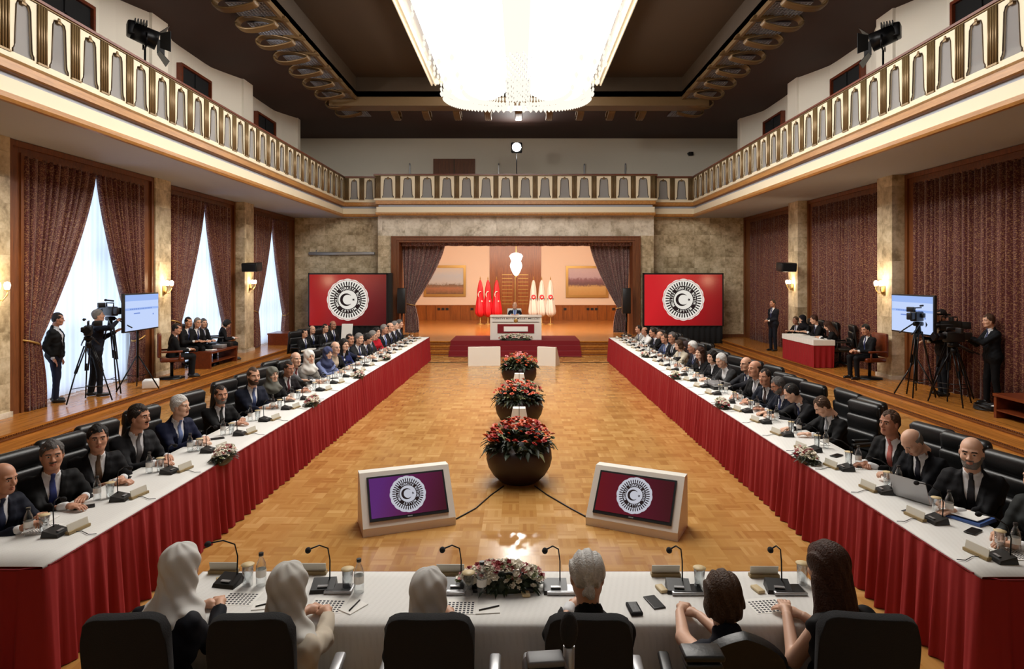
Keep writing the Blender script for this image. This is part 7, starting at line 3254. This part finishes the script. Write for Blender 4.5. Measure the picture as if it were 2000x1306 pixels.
# singular things on the right table
x, y = from_z(1790, 985, TT)
lp = empty('laptop', (x + 0.02, y + 0.10, TT), math.radians(118), 'open silver laptop seen from behind on the right table', 'laptop')
mb = MB()
mb.rbox((0, -0.11, 0.008), (0.31, 0.21, 0.014), 0.006)
mb.build('keyboard_base', 'silver', lp)
mb = MB()
mb.hexa([(-0.155, -0.006, 0.012), (0.155, -0.006, 0.012), (0.155, 0.002, 0.012), (-0.155, 0.002, 0.012), (-0.155, 0.064, 0.205), (0.155, 0.064, 0.205), (0.155, 0.072, 0.205), (-0.155, 0.072, 0.205)])
mb.build('lid', 'silver', lp)
mat('folder_blue', rgb(64, 92, 150), 0.4)
x, y = from_z(1885, 1010, TT)
fb = empty('blue_folder', (x, y, TT), math.radians(-62), 'blue folder with papers on the right table beside the smiling man', 'folder')
mb = MB()
mb.hexa([(-0.17, -0.12, 0), (0.17, -0.12, 0), (0.17, 0.12, 0), (-0.17, 0.12, 0), (-0.165, -0.115, 0.012), (0.165, -0.12, 0.02), (0.165, 0.12, 0.03), (-0.165, 0.115, 0.012)])
mb.build('cover', 'folder_blue', fb)
mb = MB()
mb.box((-0.15, -0.10, 0.031), (0.14, 0.09, 0.036))
mb.build('papers', 'white_paper', fb)
x, y = from_z(1395, 757, TT)
for k, (dz, lb) in enumerate(((0.0, 'lower'), (0.055, 'upper'))):
    mb = MB()
    mb.rbox((0, 0, 0.025), (0.30, 0.42, 0.05), 0.008)
    o = mb.build('document_box', 'silver' if k else 'black_plastic', None, (x + 0.05, y, TT + dz), (0, 0, 0.1 + k * 0.05))
    tag(o, '%s of two flat document boxes stacked on the right table' % lb, 'box', 'document boxes on the right table')
x, y = from_z(1780, 1000, TT)
mb = MB()
mb.box((-0.04, -0.06, 0), (0.04, 0.06, 0.003))
tag(mb.build('framed_card', 'ink', None, (x, y, TT), (0, 0, 0.5)), 'small dark card lying flat near the inner edge of the right table', 'card')

# near table
def nput(kind, px, py, rz, label, grp, dz=0.0):
    x, y = from_z(px, py, TT)
    return put(kind, x, y, TT + dz, rz, label, grp)


g = ' on the near table'
NM = [(447, 1140, 'leftmost gooseneck microphone', -0.2), (632, 1150, 'second gooseneck microphone from the left', 0.1), (1520, 1152, 'rightmost gooseneck microphone', -0.15), (1325, 1152, 'gooseneck microphone left of the brown bob', -0.1),
      (890, 1150, 'gooseneck microphone right of the middle headscarf', 0.0), (1085, 1152, 'gooseneck microphone left of the grey ponytail', 0.0)]
for i, (px, py, lb, rz) in enumerate(NM):
    nput('table_microphone', px, py, rz + (PI if i == 5 else 0.0) * 0, lb + g, 'microphones' + g)
for i, (px, py, lb) in enumerate(((484, 1143, 'leftmost'), (679, 1152, 'second from the left'), (915, 1160, 'middle, before the flowers'), (1366, 1150, 'behind the brown bob'), (1567, 1140, 'beside the long brown hair'))):
    nput('drinking_glass', px, py, 0, 'lidded drinking glass, ' + lb + ',' + g, 'drinking glasses' + g)
for i, (px, py, lb) in enumerate(((510, 1143, 'leftmost'), (701, 1156, 'second from the left'), (941, 1162, 'rightmost, before the flowers'))):
    nput('water_bottle', px, py, 0, 'clear water bottle with dark cap, ' + lb + ',' + g, 'water bottles' + g)
for px, py, lb in ((437, 1118, 'far left'), (610, 1120, 'second from the left'), (880, 1122, 'left of the flowers'), (1300, 1124, 'left of the brown bob'), (1492, 1126, 'right of the brown bob')):
    nput('name_plate', px, py, PI, 'beige name plate, ' + lb + ',' + g, 'name plates' + g)
for px, py, rz, lb in ((470, 1168, -0.05, 'leftmost'), (640, 1182, -0.05, 'second from the left'), (897, 1185, 0.0, 'beside the middle headscarf'), (1497, 1182, 0.15, 'beside the long brown hair')):
    nput('seating_chart', px, py, rz, 'printed sheet of small portraits, ' + lb + ',' + g, 'printed sheets' + g)
for px, py, rz, lb in ((518, 1182, 0.2, 'left'), (690, 1186, 1.0, 'second from the left'), (952, 1190, 0.1, 'middle')):
    nput('notepad', px, py, rz, 'small notepad with a pen, ' + lb + ',' + g, 'notepads' + g)
for px, py, rz, lb in ((1278, 1177, 0.25, 'large black phone right of the grey ponytail' + g),):
    nput('mobile_phone', px, py, rz, lb, 'phones' + g)
for i, (px, py, w, h, m, lb, rz) in enumerate(((660, 1148, 0.17, 0.11, 'black_plastic', 'dark tablet beside the second microphone', 0), (892, 1150, 0.17, 0.11, 'silver', 'silver tray case right of the middle headscarf', 0), (1092, 1150, 0.2, 0.11, 'silver', 'silver tray case left of the grey ponytail', 0),
                                     (1332, 1150, 0.2, 0.12, 'black_metal', 'dark tablet left of the brown bob', 0), (1528, 1150, 0.2, 0.12, 'black_metal', 'dark tablet right of the brown bob', 0), (1232, 1192, 0.07, 0.13, 'black_fabric', 'black notebook at the elbow of the grey ponytailed person', 0.1))):
    x, y = from_z(px, py, TT)
    o = empty('tablet_case' if i < 5 else 'notebook', (x + 0.02, y - 0.03 * (i < 5), TT), rz, lb + g, 'tablet' if i < 5 else 'notebook')
    mb = MB()
    mb.rbox((0, 0, 0.011), (w, h, 0.02), 0.006)
    mb.build('case', 'silver' if i < 5 else m, o)
    mb = MB()
    mb.box((-w / 2 + .012, -h / 2 + .01, 0.0212), (w / 2 - .012, h / 2 - .01, 0.0225))
    mb.build('surface', m if i < 5 else 'black_leather', o)
for px, py, rz, lb in ((1026, 1160, 0.15, 'small gold snack packet below the flower arrangement'), (432, 1136, 0.6, 'small gold snack packet by the leftmost microphone'), (1292, 1152, 0.25, 'small gold snack packet left of the brown bob'), (1480, 1153, 0.25, 'small gold snack packet right of the brown bob')):
    x, y = from_z(px, py, TT)
    mb = MB()
    mb.rbox((0, 0, 0.01), (0.05, 0.09, 0.02), 0.008)
    tag(mb.build('snack_packet', 'beige', None, (x, y, TT), (0, 0, rz)), lb + g, 'packet', 'snack packets' + g)

# press table things
for y, lb in ((17.3, 'nearest'), (17.8, 'middle'), (18.4, 'farthest')):
    mb = MB()
    mb.box((-0.10, -0.14, 0), (0.10, 0.14, 0.006))
    tag(mb.build('paper_sheet', 'white_paper', None, (8.12, y, ZP + 0.742), (0, 0, 0.2)), lb + ' white paper on the press table', 'paper', 'papers on the press table')

# ================================================================ MONITORS ON STANDS
def tv(x0, y0, x1, y1, zc, label):
    """x0,y0 / x1,y1: ends of the screen as seen from the hall; tripod stand"""
    Lx = math.hypot(x1 - x0, y1 - y0)
    a = math.atan2(y1 - y0, x1 - x0)
    f = empty('monitor_on_stand', ((x0 + x1) / 2, (y0 + y1) / 2, ZP), a, label, 'monitor', 'monitors on the side platforms')
    w, h = Lx, Lx * 0.5625
    z = zc - ZP
    mb = MB()
    mb.rbox((0, 0.035, z), (w, 0.06, h), 0.01)
    mb.build('casing', 'black_plastic', f)
    mb = MB()
    y_ = -0.001
    mb.box((-w / 2 + .03, y_ - .002, z - h / 2 + .03), (w / 2 - .03, y_, z + h / 2 - .03), 0)
    mb.box((-w / 2 + .03, y_ - .004, z + h * 0.30), (w / 2 - .03, y_ - .002, z + h / 2 - .03), 1)
    mb.box((-w / 2 + .03, y_ - .004, z + h * 0.06), (w / 2 - .03, y_ - .002, z + h * 0.12), 1)
    r2 = random.Random(3)
    xx = -w * 0.36
    while xx < w * 0.25:
        ww = r2.uniform(0.03, 0.09)
        mb.box((xx, y_ - .006, z + h * 0.075), (xx + ww, y_ - .004, z + h * 0.105), 2)
        xx += ww + 0.02
    mb.box((-w * 0.25, y_ - .006, z - h * 0.04), (-w * 0.08, y_ - .004, z - h * 0.01), 2)
    mb.box((w * 0.3, y_ - .006, z - h * 0.1), (w * 0.33, y_ - .004, z - h * 0.06), 2)
    mb.build('display', ['display_blue_pale', 'display_blue', 'display_blue_dark'], f)
    mb = MB()
    mb.cyl((0, 0.1, 0.25), (0, 0.1, z + 0.1), 0.025)
    mb.cyl((0, 0.07, z), (0, 0.12, z), 0.08)
    mb.build('pole', 'black_metal', f)
    for k in range(3):
        t = k * 2 * PI / 3 + 0.5
        mb = MB()
        mb.tube([(0, 0.1, 0.75), (0.45 * math.cos(t), 0.1 + 0.45 * math.sin(t), 0.012)], 0.014, 0, 6)
        mb.tube([(0, 0.1, 0.28), (0.26 * math.cos(t), 0.1 + 0.26 * math.sin(t), 0.34)], 0.009, 0, 6)
        mb.build('leg', 'black_metal', f)


tv(-8.02, 13.0, -8.12, 14.42, 1.96, 'bright blue monitor on a tripod stand on the left platform')
tv(8.05, 13.85, 8.05, 12.42, 1.94, 'bright blue monitor on a tripod stand on the right platform')


# ================================================================ VIDEO CAMERAS
def video_camera(x, y, z0, hgt, aim, label, big=True, spread=0.42):
    f = empty('video_camera_on_tripod', (x, y, z0), aim, label, 'video camera', 'television cameras')
    mb = MB()
    mb.rbox((0, 0, hgt), (0.13, 0.38, 0.19), 0.025)
    mb.rbox((0, -0.26, hgt + 0.01), (0.10, 0.16, 0.14), 0.02)
    mb.rbox((0.09, 0.05, hgt + 0.02), (0.05, 0.16, 0.09), 0.015)
    mb.build('camera_body', 'black_plastic', f)
    mb = MB()
    mb.cyl((0, 0.18, hgt + 0.01), (0, 0.34, hgt + 0.01), 0.052, 0.060, seg=16)
    mb.cyl((0, 0.34, hgt + 0.01), (0, 0.42, hgt + 0.01), 0.075, 0.085, seg=4)
    mb.build('lens', 'black_metal', f)
    mb = MB()
    mb.tube([(0, 0.14, hgt + 0.09), (0, 0.14, hgt + 0.17), (0, -0.12, hgt + 0.17), (0, -0.12, hgt + 0.09)], 0.014, 0, 6)
    mb.build('handle', 'black_plastic', f)
    mb = MB()
    mb.cyl((0.05, -0.02, hgt + 0.21), (0.05, 0.26, hgt + 0.22), 0.018, seg=8)
    mb.ell((0.05, 0.27, hgt + 0.22), (0.026, 0.05, 0.026), 0, 8, 6)
    mb.build('shotgun_microphone', 'black_fabric', f)
    mb = MB()
    mb.rbox((-0.16, 0.02, hgt + 0.13), (0.14, 0.06, 0.10), 0.012)
    mb.build('viewfinder', 'black_plastic', f)
    mb = MB()
    mb.rbox((0, 0, hgt - 0.15), (0.14, 0.18, 0.09), 0.03)
    mb.cyl((0, 0, hgt - 0.34), (0, 0, hgt - 0.18), 0.06, 0.04)
    mb.build('tripod_head', 'black_metal', f)
    mb = MB()
    mb.tube([(0.06, -0.05, hgt - 0.14), (0.14, -0.42, hgt - 0.30), (0.15, -0.52, hgt - 0.33)], 0.013, 0, 6)
    mb.tube([(-0.06, -0.05, hgt - 0.14), (-0.16, -0.38, hgt - 0.32)], 0.013, 0, 6)
    mb.build('pan_bars', 'black_plastic', f)
    for k in range(3):
        t = k * 2 * PI / 3 + 0.7
        c, s = math.cos(t), math.sin(t)
        n = np.array((-s, c, 0)) * 0.03
        mb = MB()
        for e in (-1, 1):
            p0 = np.array((0.06 * c, 0.06 * s, hgt - 0.30)) + n * e
            p1 = np.array((spread * 0.6 * c, spread * 0.6 * s, hgt * 0.42)) + n * e * 0.8
            mb.tube([p0, p1], 0.013, 0, 6)
        mb.tube([(spread * 0.5 * c, spread * 0.5 * s, hgt * 0.52), (spread * c, spread * s, 0.02)], 0.014, 0, 6)
        mb.build('leg', 'black_metal', f)
        mb = MB()
        mb.tube([(0, 0, 0.30), (spread * 0.75 * c, spread * 0.75 * s, 0.30)], 0.008, 0, 6)
        mb.build('spreader', 'black_plastic', f)


video_camera(-8.28, 12.3, ZP, 1.38, math.radians(-150), 'large video camera on a tripod between the two standing men on the left platform')
video_camera(-8.42, 13.18, ZP, 1.70, math.radians(60), 'shoulder video camera raised by the grey haired cameraman', spread=0.3)
video_camera(7.95, 12.75, ZP, 1.62, math.radians(-60), 'small video camera on a tripod silhouetted before the right blue monitor', spread=0.3)
video_camera(8.15, 12.0, ZP, 1.28, math.radians(95), 'large video camera on a tripod at the right, nearer of the two by the operators')
video_camera(8.45, 12.55, ZP, 1.45, math.radians(70), 'video camera on a tripod between the two right operators')
# equipment case and cables at the operator's feet
f = empty('cable_reel', (8.45, 11.55, ZP), 0.3, 'tangle of cable and a pale plastic bag on the right platform floor', 'cable')
mb = MB()
for k in range(6):
    pts = [(0.16 * math.cos(t) * (1 + 0.15 * math.sin(3 * t + k)), 0.22 * math.sin(t), 0.02 + 0.015 * k) for t in np.linspace(0, 2 * PI, 20)[:-1]]
    mb.tube(pts, 0.01, 0, 5, closed=True)
mb.build('coiled_cable', 'black_plastic', f)
mb = MB()
mb.ell((0.12, -0.1, 0.05), (0.14, 0.12, 0.05), 0, 10, 6)
mb.build('plastic_bag', 'white_paper', f)
mb = MB()
mb.rbox((0, 0, 0.09), (0.3, 0.34, 0.18), 0.03)
tag(mb.build('bucket_lamp', 'white_paper', None, (-8.0, 13.9, ZP), (0, 0, 0.4)), 'small white bag on the floor under the left blue monitor', 'bag')


# ================================================================ LOW DESKS on the platforms
def low_desk(x0, x1, y0, y1, h, label, z0=ZP):
    f = empty('low_desk', ((x0 + x1) / 2, (y0 + y1) / 2, z0), 0, label, 'desk', 'low brown desks')
    w, l = abs(x1 - x0) / 2, (y1 - y0) / 2
    mb = MB()
    mb.box((-w, -l, h - 0.05), (w, l, h))
    mb.build('top', 'wood_red', f)
    for s in (-1, 1):
        mb = MB()
        mb.box((-w + 0.02, s * (l - 0.03) - 0.03, 0), (w - 0.02, s * (l - 0.03) + 0.03, h - 0.05))
        mb.build('side_panel', 'wood_red', f)
    mb = MB()
    mb.box((-w + 0.02, -l + 0.05, h * 0.30), (w - 0.04, l - 0.05, h * 0.36))
    mb.build('shelf', 'wood_red', f)


low_desk(-8.62, -8.06, 16.75, 18.35, 0.44, 'low brown wooden desk with an open shelf in front of the seated staff, left platform')
low_desk(-8.9, -8.0, 22.6, 23.6, 0.42, 'low brown wooden desk near the far left curtain')
low_desk(8.10, 8.75, 9.1, 10.95, 0.42, 'low brown wooden bench at the right edge of the photo')
for x, y, w, l, h, m, lb in ((-8.35, 17.2, 0.34, 0.26, 0.02, 'white_paper', 'stack of white papers on the near end of the low brown desk'), (-8.32, 17.75, 0.3, 0.3, 0.10, 'silver', 'grey box of cups on the middle of the low brown desk'), (-8.3, 18.15, 0.3, 0.2, 0.12, 'black_plastic', 'black bag on the far end of the low brown desk')):
    mb = MB()
    mb.rbox((0, 0, h / 2), (w, l, h), min(h, 0.03) * 0.45)
    tag(mb.build({'white_paper': 'paper_stack', 'silver': 'small_box', 'black_plastic': 'hand_bag'}[m], m, None, (x, y, ZP + 0.442)), lb, 'box' if m == 'silver' else ('papers' if m == 'white_paper' else 'bag'))

# ================================================================ foreground press gear at the bottom edge
f = empty('microphone_stand', (0.14, 1.80, 0), 0, 'dark foam microphone on a silver stand in the very foreground, bottom centre', 'microphone')
mb = MB()
mb.ell((0, 0, 1.70), (0.026, 0.026, 0.05), 0, 14, 10)
mb.build('foam_cover', 'black_fabric', f)
mb = MB()
mb.cyl((0, 0, 1.50), (0, 0, 1.655), 0.014, 0.016)
mb.build('microphone_body', 'silver', f)
mb = MB()
mb.cyl((0, 0, 0.03), (0, 0, 1.5), 0.012)
mb.cyl((0, 0, 0), (0, 0, 0.03), 0.14, m=0)
mb.build('pole', 'black_metal', f)
mat('gear_grey', rgb(96, 96, 98), 0.5)
f = empty('press_camera', (0.07, 1.72, 0), 0.1, 'small dark camera with a grey top plate in the foreground, bottom centre', 'camera')
mb = MB()
mb.rbox((0, 0, 1.60), (0.12, 0.09, 0.12), 0.02)
mb.build('camera_body', 'black_plastic', f)
mb = MB()
mb.rbox((0, 0, 1.665), (0.10, 0.06, 0.02), 0.008)
mb.build('top_plate', 'gear_grey', f)
mb = MB()
mb.cyl((0, 0, 0), (0, 0, 1.56), 0.012)
mb.cyl((0, 0, 0), (0, 0, 0.03), 0.14, m=0)
mb.build('pole', 'black_metal', f)
f = empty('light_bracket', (0.50, 1.75, 0), 0.0, 'ribbed black equipment head on two chrome posts in the foreground, bottom right of centre', 'equipment')
mb = MB()
mb.rbox((0, 0, 1.665), (0.11, 0.07, 0.018), 0.008)
mb.rbox((0, 0, 1.64), (0.10, 0.065, 0.02), 0.008)
mb.rbox((0, 0, 1.612), (0.09, 0.06, 0.022), 0.008)
mb.build('ribbed_head', 'black_leather', f)
mb = MB()
for s in (-1, 1):
    mb.cyl((s * 0.028, 0, 0.0), (s * 0.028, 0, 1.60), 0.007)
mb.build('chrome_posts', 'chrome', f)
